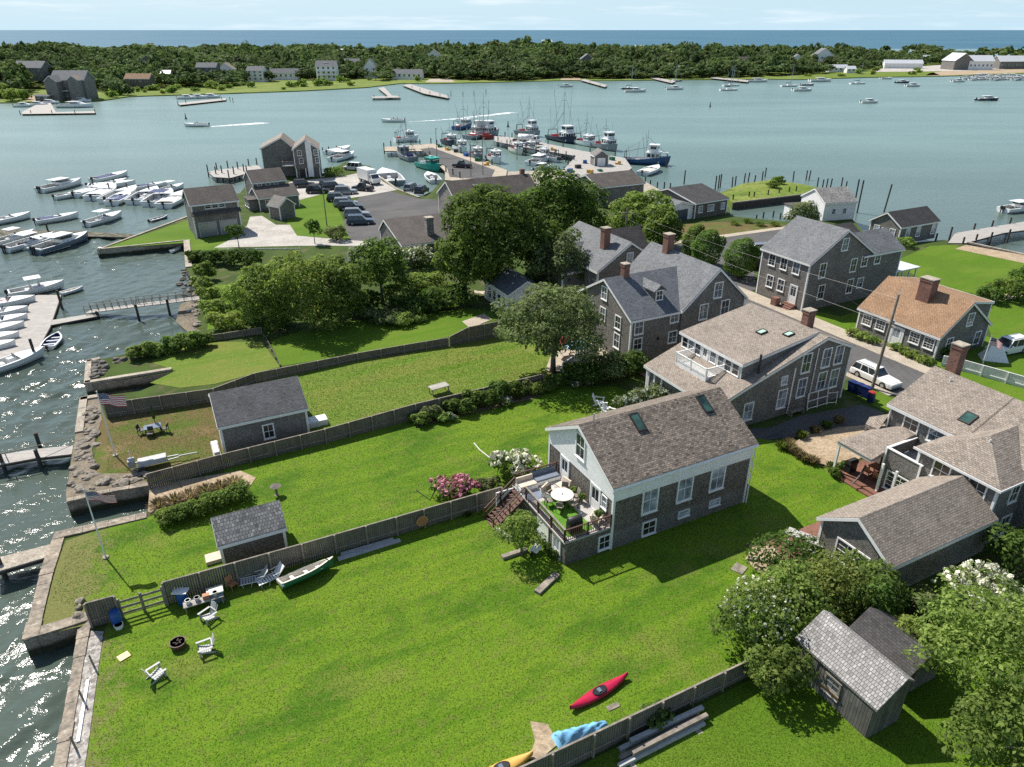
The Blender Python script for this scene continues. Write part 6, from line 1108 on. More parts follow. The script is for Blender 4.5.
F('picket_fence', 'short white picket fence beside the patio under the umbrella shaped tree', [at(562, 372), at(594, 352)], [1.0, 1.0], 'white_fence', pm='white')
tag(F('wire_border', 'thin white wall edging on the near side of the shell driveway', [at(214, 250), at(300, 249)], [.15, .15], 'white', tops=False, pm='white'), cat='edging')
# ------------------------------------------------------------------ flags and poles
def flag_mesh(wd, h, seed=0):
    """stripes, canton and stars of a rippling flag, in three materials"""
    mb = MB(); wv = lambda x, z: .10 * math.sin(x * 4.2 + seed) + .05 * math.sin(z * 3 + x * 2); P = lambda x, z: (x, wv(x, z) * min(1, x * 1.5), z - .16 * x + .05 * math.sin(x * 3 + seed)); n_ = 12
    for k in range(13):
        z0, z1 = h * k / 13, h * (k + 1) / 13; a = 0 if k < 6 else .4 * wd; mb.grid([[P(lerp(a, wd, i / n_), z0), P(lerp(a, wd, i / n_), z1)] for i in range(n_ + 1)], 0 if k % 2 == 0 else 1)
    mb.grid([[P(.4 * wd * i / 6, h * 6 / 13), P(.4 * wd * i / 6, h)] for i in range(7)], 2)
    for r_ in range(9):
        for c_ in range(6 if r_ % 2 == 0 else 5):
            x = .4 * wd * ((c_ + .5 if r_ % 2 == 0 else c_ + 1) / 6); z = h * 6 / 13 + h * 7 / 13 * (r_ + .5) / 9; s = .018 * wd; y = P(x, z)
            for e in (-.012, .012): mb.add([(y[0] + s * math.cos(2 * math.pi * j / 10 + .314) * (1 if j % 2 else .42), y[1] + e, y[2] + s * math.sin(2 * math.pi * j / 10 + .314) * (1 if j % 2 else .42)) for j in range(10)], [tuple(range(10))], 1)
    return mb.mesh('flag', [paint('flag_red', (.42, .03, .05), .8), paint('flag_white', (.78, .76, .74), .8), paint('flag_blue', (.03, .045, .14), .8)], fix=False)
def flagpole(label, p, h, wd, fh, rz=0, half=False):
    r = thing('flagpole', label, 'flagpole', p); MB().tube([(0, 0, -.1), (0, 0, h)], [.06, .035], 8).build('pole', M['white'], r); MB().ball((0, 0, h + .06), .08, 8).build('finial', M['steel'], r); MB().lathe([(.2, 0), (.2, .12), (.08, .16)], 10).build('pole_base', M['concrete'], r)
    f = link('flag', flag_mesh(wd, fh), r, (.05, 0, h - fh - .1 - (0.6 if half else 0)), rz); f.data.materials[0] = bpy.data.materials['flag_red']; return r
flagpole('white flagpole flying a bright striped flag on the brown yard', at(115.5, 456), 6.0, 1.9, 1.05, .15); flagpole('white flagpole with a limp striped flag on the stone lawn point', at(106, 558), 5.5, 1.7, .7, .1)
flagpole('short white flagpole with a drooping flag by the white board fence', at(982, 366), 3.4, 1.2, .8, -1.0)
u = thing('utility_pole', 'leaning wooden utility pole with a crossarm beside the white station wagon', 'utility pole', XY(60.4, 39.8)); MB().tube([(0, 0, -.2), (.15, 0, 5), (.35, .1, 9.9)], [.17, .15, .11], 8).build('pole', M['timber'], u); MB().bar((.3, -.9, 6.9), (.3, .9, 6.9), .1).build('crossarm', M['timber'], u); MB().tube([(.5, .15, 6.6), (.5, .15, 7.3)], .14, 8).build('transformer', M['grey_pl'], u); MB().bar((.34, .1, 9.8), (.5, .3, 10.1), .12, .1).build('pole_cap', M['steel'], u)
for x, y, h, lab in ((239 + 88, 226, 9, 'thin wooden pole on the cottage lawn before the parked cars'), (437, 158, 8, 'tall thin lamp post at the left edge of the asphalt pier'), (471, 178, 8.5, 'tall thin lamp post before the brown roofed building'), (483, 176, 9, 'thin lamp post at the right of the parked pickup pier'), (517, 158, 9, 'tall thin post in the basin between both piers')):
    t = thing('lamp_post', lab, 'pole', at(x, y)); MB().tube([(0, 0, -.5), (0, 0, h)], [.11, .07], 6).build('pole', M['timber'], t); MB().bar((0, 0, h - .3), (.7, 0, h - .1), .07).build('arm', M['timber'], t)
def cable(lab, a, b, sag=.8): mb = MB(); pts = [a.lerp(b, i / 10) - V3(0, 0, sag * (1 - (2 * i / 10 - 1) ** 2)) for i in range(11)]; tag(mb.tube(pts, .010, 4).build('cable', M['black']), lab, 'cable')
pt = XY(60.75, 39.9)
for k, (q, z0, lab) in enumerate(((XY(73, 58.6, 5.4), 9.0, 'thin cable from the utility pole to the tall corner house'), (XY(73, 58.6, 4.9), 6.9, 'lower thin cable from the utility pole to the tall corner house'), (XY(61.5, 84, 8.5), 9.5, 'long thin cable from the utility pole back along the street'), (XY(61.2, 84, 7.6), 6.9, 'lower long cable from the utility pole back along the street'))): cable(lab, pt + V3(0, 0, z0), q, .5)
pp = XY(61.4, 84); u2 = thing('utility_pole', 'wooden utility pole at the cross street corner beside the clipped bush', 'utility pole', pp); MB().tube([(0, 0, -.2), (0, 0, 9)], [.15, .1], 8).build('pole', M['timber'], u2); MB().bar((-.7, 0, 8.3), (.7, 0, 8.3), .1).build('crossarm', M['timber'], u2)
cable('thin cable from the cross street pole over the dark trees', pp + V3(0, 0, 8.4), XY(52, 100, 9), .8); cable('second thin cable from the cross street pole over the dark trees', pp + V3(0, 0, 7.8), XY(52, 98, 8.2), .8)
# ------------------------------------------------------------------ garden furniture
def adirondack(label, loc, rz, m='grey_pl', s=1.0, cat='chair', name='garden_chair'):
    r = thing(name, label, cat, loc, rz); mb = MB()
    for i in range(5): y0 = -.30 + i * .115; mb.box(-.29, .29, y0, y0 + .10, .36 - .035 * i - .02, .36 - .035 * i)
    mb.build('seat', M[m], r); mb = MB()
    for i in range(5): x = -.24 + i * .12; tp = 1.02 - .025 * abs(i - 2) ** 2; mb.bar((x * .85, .26, .16), (x * 1.1, .26 + .32, tp), .105, .022, up=(0, -1, .3))
    mb.bar((-.28, .40, .58), (.28, .40, .58), .05, .08); mb.build('backrest', M[m], r)
    for q in (-1, 1): MB().box(q * .37 - .065, q * .37 + .065, -.40, .40, .54, .565).build('armrest', M[m], r); MB().box(q * .32 - .02, q * .32 + .02, -.36, -.26, 0, .54).build('leg', M[m], r); MB().bar((q * .30, -.34, .33), (q * .30, .50, .03), .03, .1).build('leg', M[m], r)
    r.scale = (s,) * 3; return r
adirondack('grey garden chair nearest the pebble strip, on the grass', at(158, 677), RAD(140), s=1.0); adirondack('grey garden chair facing the fire pit from the right', at(206, 652), RAD(-60), s=1.0); adirondack('grey garden chair behind the fire pit, closest to the fence', at(209, 620), RAD(-35), s=1.0)
for x, y, rz, lab in ((599, 405, 75, 'white garden chair on the shaded lawn, farthest from the white house'), (604, 411, 100, 'white garden chair on the shaded lawn, in the middle of three'), (609.5, 416, 60, 'white garden chair on the shaded lawn, closest to the white house')): adirondack(lab, at(x, y), RAD(rz), 'white', 1.15)
fp = thing('fire_pit', 'round rusty fire pit on the grass between the grey chairs', 'fire pit', at(179, 647)); MB().lathe([(.30, .05), (.42, .12), (.46, .42), (.40, .42), (.36, .15), (.1, .1)], 14).build('bowl', M['brown_rail'], fp); mb = MB(); [mb.bar((.3 * math.cos(i * 1.1), .3 * math.sin(i * 1.1), .3), (-.25 * math.cos(i * 1.1 + .5), -.25 * math.sin(i * 1.1 + .5), .42), .08) for i in range(5)]; mb.build('log', M['dark_timber'], fp)
def barrel(lab, loc, m, lid=None, h=.95, r_=.3):
    t = thing('barrel', lab, 'barrel', loc); MB().lathe([(r_ * .9, 0), (r_, .15 * h), (r_ * 1.06, h * .5), (r_, h * .85), (r_ * .9, h)], 14).build('body', M[m], t)
    if lid: MB().box(-.45, .45, -.28, .28, h + .003, h + .07).build('lid', M[lid], t)
    else: MB().lathe([(r_ * .92, h), (r_ * .92, h + .06), (.1, h + .08)], 14).build('lid', M[m], t)
    return t
barrel('blue barrel with a white board on top standing at the board fence', at(183.5, 603), 'blue_pl', 'white'); barrel('blue barrel with pale base beside the timber gate', at(118, 624), 'blue_pl'); 
bx = thing('bait_box', 'white tub at the foot of the blue barrel by the timber gate', 'tub', at(119.5, 628)); MB().lathe([(.22, 0), (.27, .3), (.23, .3), (.2, .05)], 12).build('body', M['white'], bx)
def table(label, loc, rz, L=1.6, W=.8, h=.75, m='plank', name='table', lm='timber'):
    r = thing(name, label, 'table', loc, rz); MB().box(-L / 2, L / 2, -W / 2, W / 2, h - .05, h).build('tabletop', M[m], r)
    for x in (-1, 1):
        for y in (-1, 1): MB().box(x * (L / 2 - .1) - .04, x * (L / 2 - .1) + .04, y * (W / 2 - .1) - .04, y * (W / 2 - .1) + .04, 0, h - .052).build('leg', M[lm], r)
    return r
tb = table('low work table covered in odds and ends along the board fence', at(205, 606), TOWN, 2.3, .7, .6); rg = random.Random(5)
for i, (m_, nm, lab) in enumerate((('white', 'bucket', 'white bucket on the work table by the fence'), ('grey_pl', 'pot', 'grey pot standing on the work table by the fence'), ('orange_wood', 'crate', 'orange brown crate on the work table by the fence'), ('cream', 'basin', 'cream basin at the middle of the fence work table'))):
    p = at(205, 606) + V3(CT, ST, 0) * (-.85 + .52 * i) + V3(0, 0, .602); t = MB()
    t = t.box(-.2, .2, -.15, .15, 0, .25) if nm == 'crate' else t.lathe([(.12, 0), (.17, .26), (.14, .26), (.1, .03)], 12); tag(t.build(nm, M[m_], None, p, TOWN), lab, nm)
gr = thing('storage_box', 'dark storage box with pale lid at the end of the fence work table', 'box', at(217, 600), TOWN); MB().box(-.45, .45, -.3, .3, 0, .75).build('body', M['grey_hull'], gr); MB().box(-.48, .48, -.33, .33, .752, .83).build('lid', M['cream'], gr)
def chair(label, loc, rz, m='orange_wood', fm='steel', cat='chair', name='side_chair'):
    r = thing(name, label, cat, loc, rz); MB().box(-.25, .25, -.25, .25, .42, .47).build('seat', M[m], r); MB().ext([(.2, .55), (.24, .55), (.32, .95), (.28, .95)], 'x', -.24, .24).build('backrest', M[m], r)
    for x in (-1, 1):
        for y in (-1, 1): MB().bar((x * .23, y * .23, 0), (x * .22, y * .22, .43 if y < 0 else .6), .04).build('leg', M[fm], r)
    return r
chair('orange brown wooden chair tilted by the board fence', at(233, 589), RAD(60), 'orange_wood', 'orange_wood')
def lounger(label, loc, rz, m):
    r = thing('folding_lounger', label, 'lounger', loc, rz); mb = MB(); [mb.box(-.28, .28, -.9 + i * .17, -.78 + i * .17, .33, .35) for i in range(7)]; mb.build('seat', M[m], r)
    MB().ext([(.3, .34), (.34, .34), (.85, .95), (.81, .95)], 'x', -.28, .28).build('backrest', M[m], r)
    for x in (-1, 1):
        MB().tube([(x * .32, -.95, .35), (x * .32, .32, .35), (x * .32, .85, .98)], .022, 6).build('frame', M['gel'], r); MB().tube([(x * .32, -.8, .35), (x * .32, -.75, 0), (x * .32, -.3, 0), (x * .32, -.2, .35)], .02, 6).build('leg', M['gel'], r); MB().tube([(x * .34, .3, .35), (x * .34, .05, .65), (x * .34, .6, .68)], .02, 6).build('armrest', M['gel'], r)
    return r
lounger('grey folding lounger folded up against the board fence', at(256, 583), RAD(-70), 'grey_pl'); lounger('white folding lounger standing by the bow of the green skiff', at(272, 581), RAD(-50), 'gel')
c, rz, L = head((281, 586), (333, 564), .35); sk = skiff('green hulled skiff with pale inside lying by the board fence', c, rz, 3.6, 'green_hull', 'cream', name='skiff', cat='boat', B=1.5); sk.location.z = .22; sk.rotation_euler = (RAD(-22), 0, rz)
tag(MB().bar((0, 0, .08), (4.4, 0, .08), .35, .1).bar((.3, .35, .1), (4.0, .3, .1), .25, .12).build('timber_pile', M['grey_pl'], None, at(338, 560), TOWN), 'grey planks lying along the foot of the board fence beyond the green skiff', 'planks')
buoy = thing('hanging_wreath', 'orange round disc hanging on the board fence near the pink hydrangea', 'wall ornament', XY(12.85, 39.30, .72), TOWN); MB().tube([(0, -.03, 0), (0, .03, 0)], .42, 20).build('disc', M['orange_wood'], buoy)
mb = MB(); [mb.ball((.40 * math.cos(i * .524), -.03, .40 * math.sin(i * .524)), .06, 6) for i in range(12)]; mb.build('rim', M['kayak_yel'], buoy)
bb = thing('bird_bath', 'small dark bird bath on the middle lawn near the small shed', 'bird bath', at(277, 495)); MB().lathe([(.22, 0), (.10, .1), (.08, .6), (.15, .7)], 12).build('pedestal', M['stone'], bb); MB().lathe([(.12, .7), (.42, .82), (.42, .88), (.3, .82), (.05, .8)], 14).build('basin', M['dark_stone'], bb)
table('low pale wooden table standing on the upper lawn before the flower hedge', at(439, 393), TOWN + .1, 1.9, 1.0, .8)
pt_ = table('low slate table with a closed parasol pole on the brown yard', at(154, 433), TOWN, 1.4, .9, .7, 'grey_hull', lm='iron'); um = thing('closed_parasol', 'closed dark green parasol standing behind the slate table', 'parasol', at(154, 433) + V3(-.1, .75, 0)); MB().tube([(0, 0, 0), (0, 0, 2.4)], .03, 6).build('pole', M['iron'], um); MB().lathe([(.05, 1.0), (.14, 1.1), (.12, 1.7), (.03, 2.4)], 8).build('canopy', M['leaf_dark'], um)
for k in range(3): chair('dark chair tucked under the slate table, ' + ('left end', 'near side', 'right end')[k], at(154, 433) + V3((-.95, .1, 1.0)[k], (-.2, -.75, .1)[k], 0), (1.6, 0.2, -1.5)[k], 'iron', 'iron')
tr = thing('boat_trailer', 'small boat trailer loaded with a covered engine on the brown yard', 'trailer', at(156, 466), TOWN); MB().bar((-1.6, -.5, .45), (1.8, -.2, .45), .09).bar((-1.6, .5, .45), (1.8, .2, .45), .09).bar((1.8, 0, .45), (3.2, 0, .4), .09).bar((-1, -.7, .4), (-1, .7, .4), .09).build('frame', M['steel'], tr)
for s in (-1, 1): MB().tube([(-1, s * .72, .3), (-1, s * .88, .3)], .3, 12).build('wheel', M['rubber'], tr)
MB().ext([(-.55, .5), (.55, .5), (.45, .8), (-.4, .85)], 'x', -1.2, .9).build('load_cover', M['grey_pl'], tr); MB().box(-1.9, -1.4, -.35, .35, .5, 1.1).build('engine', M['steel_hull'], tr); MB().tube([(-1.6, .5, .5), (-1.7, .6, 1.6)], .03, 5).build('guide_post', M['white'], tr)
tag(MB().box(-.9, .9, -.6, .6, 0, .5).box(-.6, .9, -.55, .55, .5, .56).build('dock_box', M['white'], None, at(317, 424), TOWN), 'white box at the right end of the dark roofed shed', 'box')
st = thing('timber_stack', 'pale planks and stones stacked at the left end of the dark roofed shed', 'planks', at(219, 452), TOWN); MB().box(-.5, .1, -1, 1.6, 0, .3).build('plank', M['plank'], st); MB().box(-.4, 0, -.8, 1.2, .302, .5).build('plank', M['white'], st)
tag(MB().box(-.5, .5, -.45, .45, 0, .3).build('crate', M['cushion'], None, at(214, 560), TOWN), 'tan wooden box beside the left end of the small garden shed', 'crate')
# kayaks, tarp and timbers at the bottom edge
def kayak(label, a, b, m, L=None, z=.16):
    c, rz, L0 = head(a, b, 0); L = L or L0; r = thing('kayak', label, 'kayak', c, rz); n_ = 16; rows = []
    for i in range(n_ + 1):
        t = i / n_; w_ = .36 * math.sin(math.pi * min(1, max(0, t * .96 + .02))) ** .75 + .01; x = -L / 2 + L * t; e = .16 * (2 * t - 1) ** 4; rows.append([(x, -w_, .20 + e), (x, -w_ * .75, .06 + e), (x, 0, .0 + e), (x, w_ * .75, .06 + e), (x, w_, .20 + e), (x, w_ * .6, .29 + e), (x, 0, .34 + e), (x, -w_ * .6, .29 + e)])
    MB().grid(rows, 0, True).build('hull', M[m], r, smooth=True); MB().tube([(.42 * math.cos(i * .3927), .23 * math.sin(i * .3927), .35 - .02 * abs(math.sin(i * .39))) for i in range(17)], .035, 6, cap=False).build('coaming', M['black'], r)
    MB().add([(.41 * math.cos(i * .3927), .22 * math.sin(i * .3927), .352) for i in range(16)], [tuple(range(16))]).build('cockpit', M['black'], r, fix=False); MB().box(-.12, .08, -.13, .13, .354, .40).build('seat', M['grey_hull'], r); return r
kayak('crimson kayak with black cockpit lying on the main lawn', (570, 712), (627, 678), 'kayak_red'); kayak('yellow kayak with blue deck end half cut off by the bottom edge', (478, 782), (524, 761), 'kayak_yel', 3.4)
rows = []
for i in range(31):
    t = i / 30; w_ = .78 * (1 - .72 * t); hh = .85 * (1 - t) ** .8 + .14; row = []
    for k in range(17):
        q = k / 8 - 1; e = 1 - abs(q) ** 1.6; f_ = .045 * math.sin(t * 31 + q * 4) * (1 - e * .6) + .03 * math.sin(t * 17 - q * 9 + 1) + .02 * math.sin(q * 23 + t * 5); row.append((2.9 * t + .03 * math.sin(q * 11), q * w_ * (1 + f_), max(0.0, hh * e * (.82 if i == 0 else 1) + f_ * (1.2 if e > .05 else 0))))
    rows.append(row)
mb = MB().grid(rows); mb.f += [tuple(range(17))]; mb.m += [0]; t = tag(mb.build('tarp', M['tarp'], None, at(558, 748), TOWN + .02, smooth=True), 'sky blue tarp draped over a small boat against the board fence', 'tarp')
tm = thing('timber_stack', 'stack of long weathered timbers behind the bottom board fence', 'timbers', at(662, 738), TOWN)
for k, (y, z, a) in enumerate(((-.35, .12, 0), (0, .12, .02), (.35, .12, -.01), (-.2, .36, .01), (.3, .37, -.03))): MB().bar((-2.9 + .3 * k, y - a * 20 * .1, z), (2.4 + .1 * k, y + a, z), .22, .2).build('beam', M['timber' if k % 2 else 'grey_pl'], tm)
for k in (-2.2, 1.9): MB().box(k - .15, k + .15, -.7, .6, -.05, .02).build('block', M['concrete'], tm)
tag(MB().box(-.35, .35, -.15, .15, .01, .06).build('stepping_stone', M['stone'], None, at(613, 707), TOWN), 'small pale slab beside the crimson kayak', 'paving slab'); tag(MB().box(-.45, .45, -.4, .4, .01, .07).build('stepping_stone', M['stone'], None, at(739, 569), TOWN + .4), 'single pale stepping stone on the grass before the big bushes', 'paving slab')
tag(MB().box(-.3, .3, -.25, .25, .01, .08).build('stepping_stone', M['kayak_yel'], None, at(124, 657), TOWN + .4), 'yellowish slab on the bare patch near the pebble strip', 'paving slab')
tag(MB().bar((0, 0, .12), (2.3, 0, .12), .3, .22).build('beam', M['timber'], None, at(748, 560), RAD(-12)), 'weathered beam at the edge of the big bushes by the picnic table', 'beam')
lay('bare_patch', px((752, 548), (770, 545), (785, 560), (778, 585), (757, 572), (745, 560)), 'sand', Z3); lay('brick_apron', px((745, 545), (800, 535), (816, 545), (812, 566), (790, 566), (760, 556)), 'brick_pav', Z2)
tag(MB().bar((0, 0, .1), (1.6, 0, .1), .3, .24).build('beam', M['cream'], None, at(497, 530), RAD(-48)), 'cream plank step lying at the foot of the deck stairs', 'plank'); tag(MB().bar((0, 0, .12), (1.9, 0, .12), .35, .25).build('beam', M['timber'], None, at(502, 559), RAD(27)), 'weathered log under the bush beside the deck', 'log'); tag(MB().bar((0, 0, .1), (2.2, 0, .1), .45, .2).build('beam', M['stone'], None, at(537, 594), RAD(52)), 'pale stone kerb leading to the deck door', 'stone kerb')
pc = thing('picnic_table', 'long pale picnic table with benches beside the gabled wing', 'picnic table', at(803, 546), RAD(-37)); MB().box(-1.3, 1.3, -.4, .4, .72, .78).build('tabletop', M['deck_wood'], pc)
for s in (-1, 1): MB().box(-1.3, 1.3, s * .8 - .14, s * .8 + .14, .42, .47).build('bench', M['deck_wood'], pc); MB().bar((s * .9, -.8, .42), (s * .9, .8, .42), .06, .1).bar((s * .9, -.35, .72), (s * .9, -.6, 0), .08).bar((s * .9, .35, .72), (s * .9, .6, 0), .08).build('trestle', M['deck_wood'], pc)
# furniture on the deck
D = lambda x, y: at(x, y, DZ + .022)
dt = thing('round_table', 'round cream dining table on the green rug of the deck', 'table', D(562, 503)); MB().lathe([(.02, .70), (.80, .70), (.82, .73), (.80, .76), (.02, .76)], 24).build('tabletop', M['cream'], dt); MB().lathe([(.3, 0), (.06, .08), (.06, .698)], 10).build('pedestal', M['iron'], dt); MB().lathe([(.05, .762), (.05, .80), (.01, .81)], 8).build('parasol_hole', M['iron'], dt)
for k in range(6):
    a = k * math.pi / 3 + .3; chair('rattan dining chair on the deck, ' + ('right of the round table', 'at the back right of the table', 'at the back left of the table', 'left of the round table', 'at the near left of the table', 'at the near right of the table')[k], D(562, 503) + V3(math.cos(a) * 1.0, math.sin(a) * 1.0, 0), a - math.pi / 2, 'timber', 'iron')
gl_ = thing('gas_grill', 'dark grey covered barbecue at the near corner of the deck', 'barbecue', XY(23.5 - 2.5, 31.3 + .75, DZ), TOWN); MB().box(-.5, .5, -.26, .26, .15, .8).build('cabinet', M['black'], gl_); MB().tube([(-.5, 0, .92), (-.46, 0, .92), (.46, 0, .92), (.5, 0, .92)], [.2, .27, .27, .2], 14).build('hood', M['iron'], gl_, smooth=True)
adirondack('tan garden chair in the deck corner by the railing', XY(23.5 - .75, 31.3 + .85, DZ), TOWN + RAD(130), 'cushion', .95)
def sofa(label, u_, v_, rz, L, m='cushion', fr='white_clap'):
    r = thing('outdoor_sofa', label, 'sofa', XY(23.5 + u_, 31.3 + v_, DZ), TOWN + rz); MB().box(-L / 2, L / 2, -.42, .42, .05, .32).build('base', M[fr], r); MB().box(-L / 2 + .03, L / 2 - .03, -.40, .25, .322, .46).build('seat_cushion', M[m], r); MB().ext([(.26, .32), (.42, .32), (.46, .80), (.34, .80)], 'x', -L / 2 + .03, L / 2 - .03).build('backrest', M[m], r); return r
sofa('cream cushioned sofa at the back corner of the deck by the stairs', -3.0, 6.6, 0, 1.4); sofa('cream armchair in the middle of the deck beside the dining table', -2.0, 5.0, RAD(30), .9); sofa('pinkish armchair on the deck against the house wall', -.75, 5.2, RAD(-80), .9); sofa('long dark topped bench box along the back deck rail', -1.3, 6.8, 0, 2.0, 'cushion_grey')
tag(MB().box(-.7, .7, -.5, .5, 0, .015).build('door_mat', M['cushion_grey'], None, XY(23.5 - 3.0, 31.3 + 5.5, DZ + .003), TOWN), 'slate blue mat at the top of the deck stairs', 'mat')
for i, (u_, v_) in enumerate(((-.45, 4.2), (-.4, 3.2), (-.45, 1.0))): shrub('small pot plant along the house wall on the deck, ' + ('beside the pinkish armchair', 'behind the dining table', 'by the deck door')[i], XY(23.5 + u_, 31.3 + v_, DZ + .25), .28, .28, .3, 'leaf_mid', 160, .16, 60 + i, 'potted_plant', 'pot plant')
wb = thing('wheelbarrow', 'upturned wheelbarrow in the shade under the deck', 'wheelbarrow', at(535, 553), RAD(60)); MB().add([(-.3, -.3, .3), (.4, -.35, .3), (.4, .35, .3), (-.3, .3, .3), (-.1, -.15, .6), (.3, -.2, .6), (.3, .2, .6), (-.1, .15, .6)], [(0, 1, 5, 4), (1, 2, 6, 5), (2, 3, 7, 6), (3, 0, 4, 7), (4, 5, 6, 7)]).build('tray', M['white'], wb)
for s in (-1, 1): MB().bar((-.4, s * .1, .5), (1.0, s * .3, .35), .04).build('handle', M['timber'], wb)
MB().tube([(-.5, -.04, .25), (-.5, .04, .25)], .2, 12).build('wheel', M['rubber'], wb)
# yard of the saltbox and the porch
tl = thing('trellis', 'white timber trellis frame leaning on the end wall of the saltbox house', 'trellis', XY(43.8 + 7.4, 40 - .45), TOWN); mb = MB()
for x in (0, 1.3, 2.6): mb.bar((x, 0, 0), (x, .2, 1.75), .07)
for z in (.15, .9, 1.7): mb.bar((0, .02 + z * .1, z), (2.6, .02 + z * .1, z), .07)
mb.bar((2.6, 0, .2), (3.5, -.3, .2), .06).bar((2.6, .1, 1.2), (3.5, -.2, 1.2), .06).bar((3.5, -.3, 0), (3.5, -.2, 1.3), .06); mb.build('frame', M['white'], tl)
bn = thing('garden_bench', 'grey slatted bench along the end wall of the saltbox house', 'bench', XY(43.8 + 5.9, 40 - .5), TOWN); MB().box(-.8, .8, -.25, .25, .42, .47).build('seat', M['timber'], bn); mb = MB(); [mb.box(-.8 + i * .2, -.72 + i * .2, .22, .25, .5, .95) for i in range(8)]; mb.box(-.8, .8, .215, .255, .95, 1.02); mb.build('backrest', M['timber'], bn)
for s in (-1, 1): MB().box(s * .75 - .04, s * .75 + .04, -.24, .24, 0, .418).build('leg', M['timber'], bn)
pf = lambda x, y: XY(35.9 + x, 19.6 + y, .3)
dt2 = table('wooden dining table under the covered porch', pf(11.4, 9.2), TOWN + 1.57, 1.6, .9, .72, 'orange_wood', 'porch_table', 'red_wood')
for k, (x, y, a) in enumerate(((10.6, 9.6, 1.57), (10.6, 8.8, 1.57), (12.2, 9.3, -1.57))): chair('red brown chair at the porch table, ' + ('street side', 'near the step', 'wall side')[k], pf(x, y), TOWN + a, 'orange_wood', 'red_wood')
g2 = thing('gas_grill', 'black barbecue beside the white porch post', 'barbecue', pf(9.9, 10.7), TOWN); MB().box(-.4, .4, -.28, .28, .1, .8).build('cabinet', M['black'], g2); MB().ext([(-.3, .802), (.3, .802), (.3, 1.0), (.15, 1.15), (-.15, 1.15), (-.3, 1.0)], 'x', -.45, .45).build('hood', M['iron'], g2)
tag(MB().tube([(-.5, 0, .4), (.2, .05, .9), (.7, .1, 1.7)], .07, 6).build('post', M['iron'], None, XY(35.9 + 8.9, 19.6 + 9.2, .1), TOWN), 'dark leaning post at the edge of the brick porch', 'post')
for k in range(2): chair('dark folded chair on the walled balcony, ' + ('beside the house wall', 'beside the parapet')[k], XY(35.9 + 11.3 + k * 1.0, 19.6 + 7.2 - k * .3, 2.602), TOWN + .5 * k, 'cushion_grey', 'iron')
# things about the street
for x, y, lab, m_ in ((516, 372, 0, 0),): pass
tnt = thing('boat_cover', 'white peaked tarp cover on the grass behind the white fence', 'tarp', at(993, 359), -.3); MB().add([(-1.3, -.9, 0), (1.3, -.9, 0), (1.3, .9, 0), (-1.3, .9, 0), (-.5, 0, 1.7), (.6, 0, 1.5)], [(0, 1, 5, 4), (1, 2, 5), (2, 3, 4, 5), (3, 0, 4)]).build('canvas', M['white'], tnt)
um = thing('patio_parasol', 'blue and white parasol table on the patio behind the umbrella shaped tree', 'parasol', at(576, 362)); MB().tube([(0, 0, 0), (0, 0, 2.3)], .03, 6).build('pole', M['white'], um); MB().lathe([(1.3, 1.9), (.7, 2.2), (.02, 2.45)], 8).build('canopy', M['tarp'], um)
um = thing('patio_parasol', 'red parasol on the patio half hidden by the umbrella shaped tree', 'parasol', at(562, 356)); MB().tube([(0, 0, 0), (0, 0, 2.3)], .03, 6).build('pole', M['white'], um); MB().lathe([(1.3, 1.9), (.7, 2.2), (.02, 2.45)], 8).build('canopy', M['kayak_red'], um)
lay('patio', px((545, 372), (552, 352), (600, 342), (620, 352), (590, 372)), 'pavement', Z2); lay('stone_patch', px((462, 322), (484, 314), (492, 320), (470, 329)), 'pavement', Z3)
hm = thing('hammock', 'rust coloured hammock in the shade at the end of the garden lawn', 'hammock', at(486, 296), .3); MB().grid([[(x, -.6, .5 + .12 * x * x), (x, 0, .35 + .15 * x * x), (x, .6, .5 + .12 * x * x)] for x in (-1.6, -.8, 0, .8, 1.6)]).build('cloth', M['cushion'], hm); mb = MB(); [mb.bar((s * 1.9, 0, 0), (s * 1.65, 0, 1.0), .08) for s in (-1, 1)]; mb.bar((-1.9, 0, .05), (1.9, 0, .05), .08); mb.build('stand', M['iron'], hm)
hs = MB().tube([at(416, 490, .05), at(430, 500, .05), at(434, 492, .05), at(440, 484, .05)], .03, 6); tag(hs.build('hose', M['black']), 'dark hose curling from the fence to the pink hydrangea', 'hose'); tag(MB().tube([at(474, 443, .05), at(480, 450, .05), at(490, 458, .05)], .05, 6).build('hose', M['cream']), 'pale hose on the middle lawn beside the white hydrangea', 'hose')
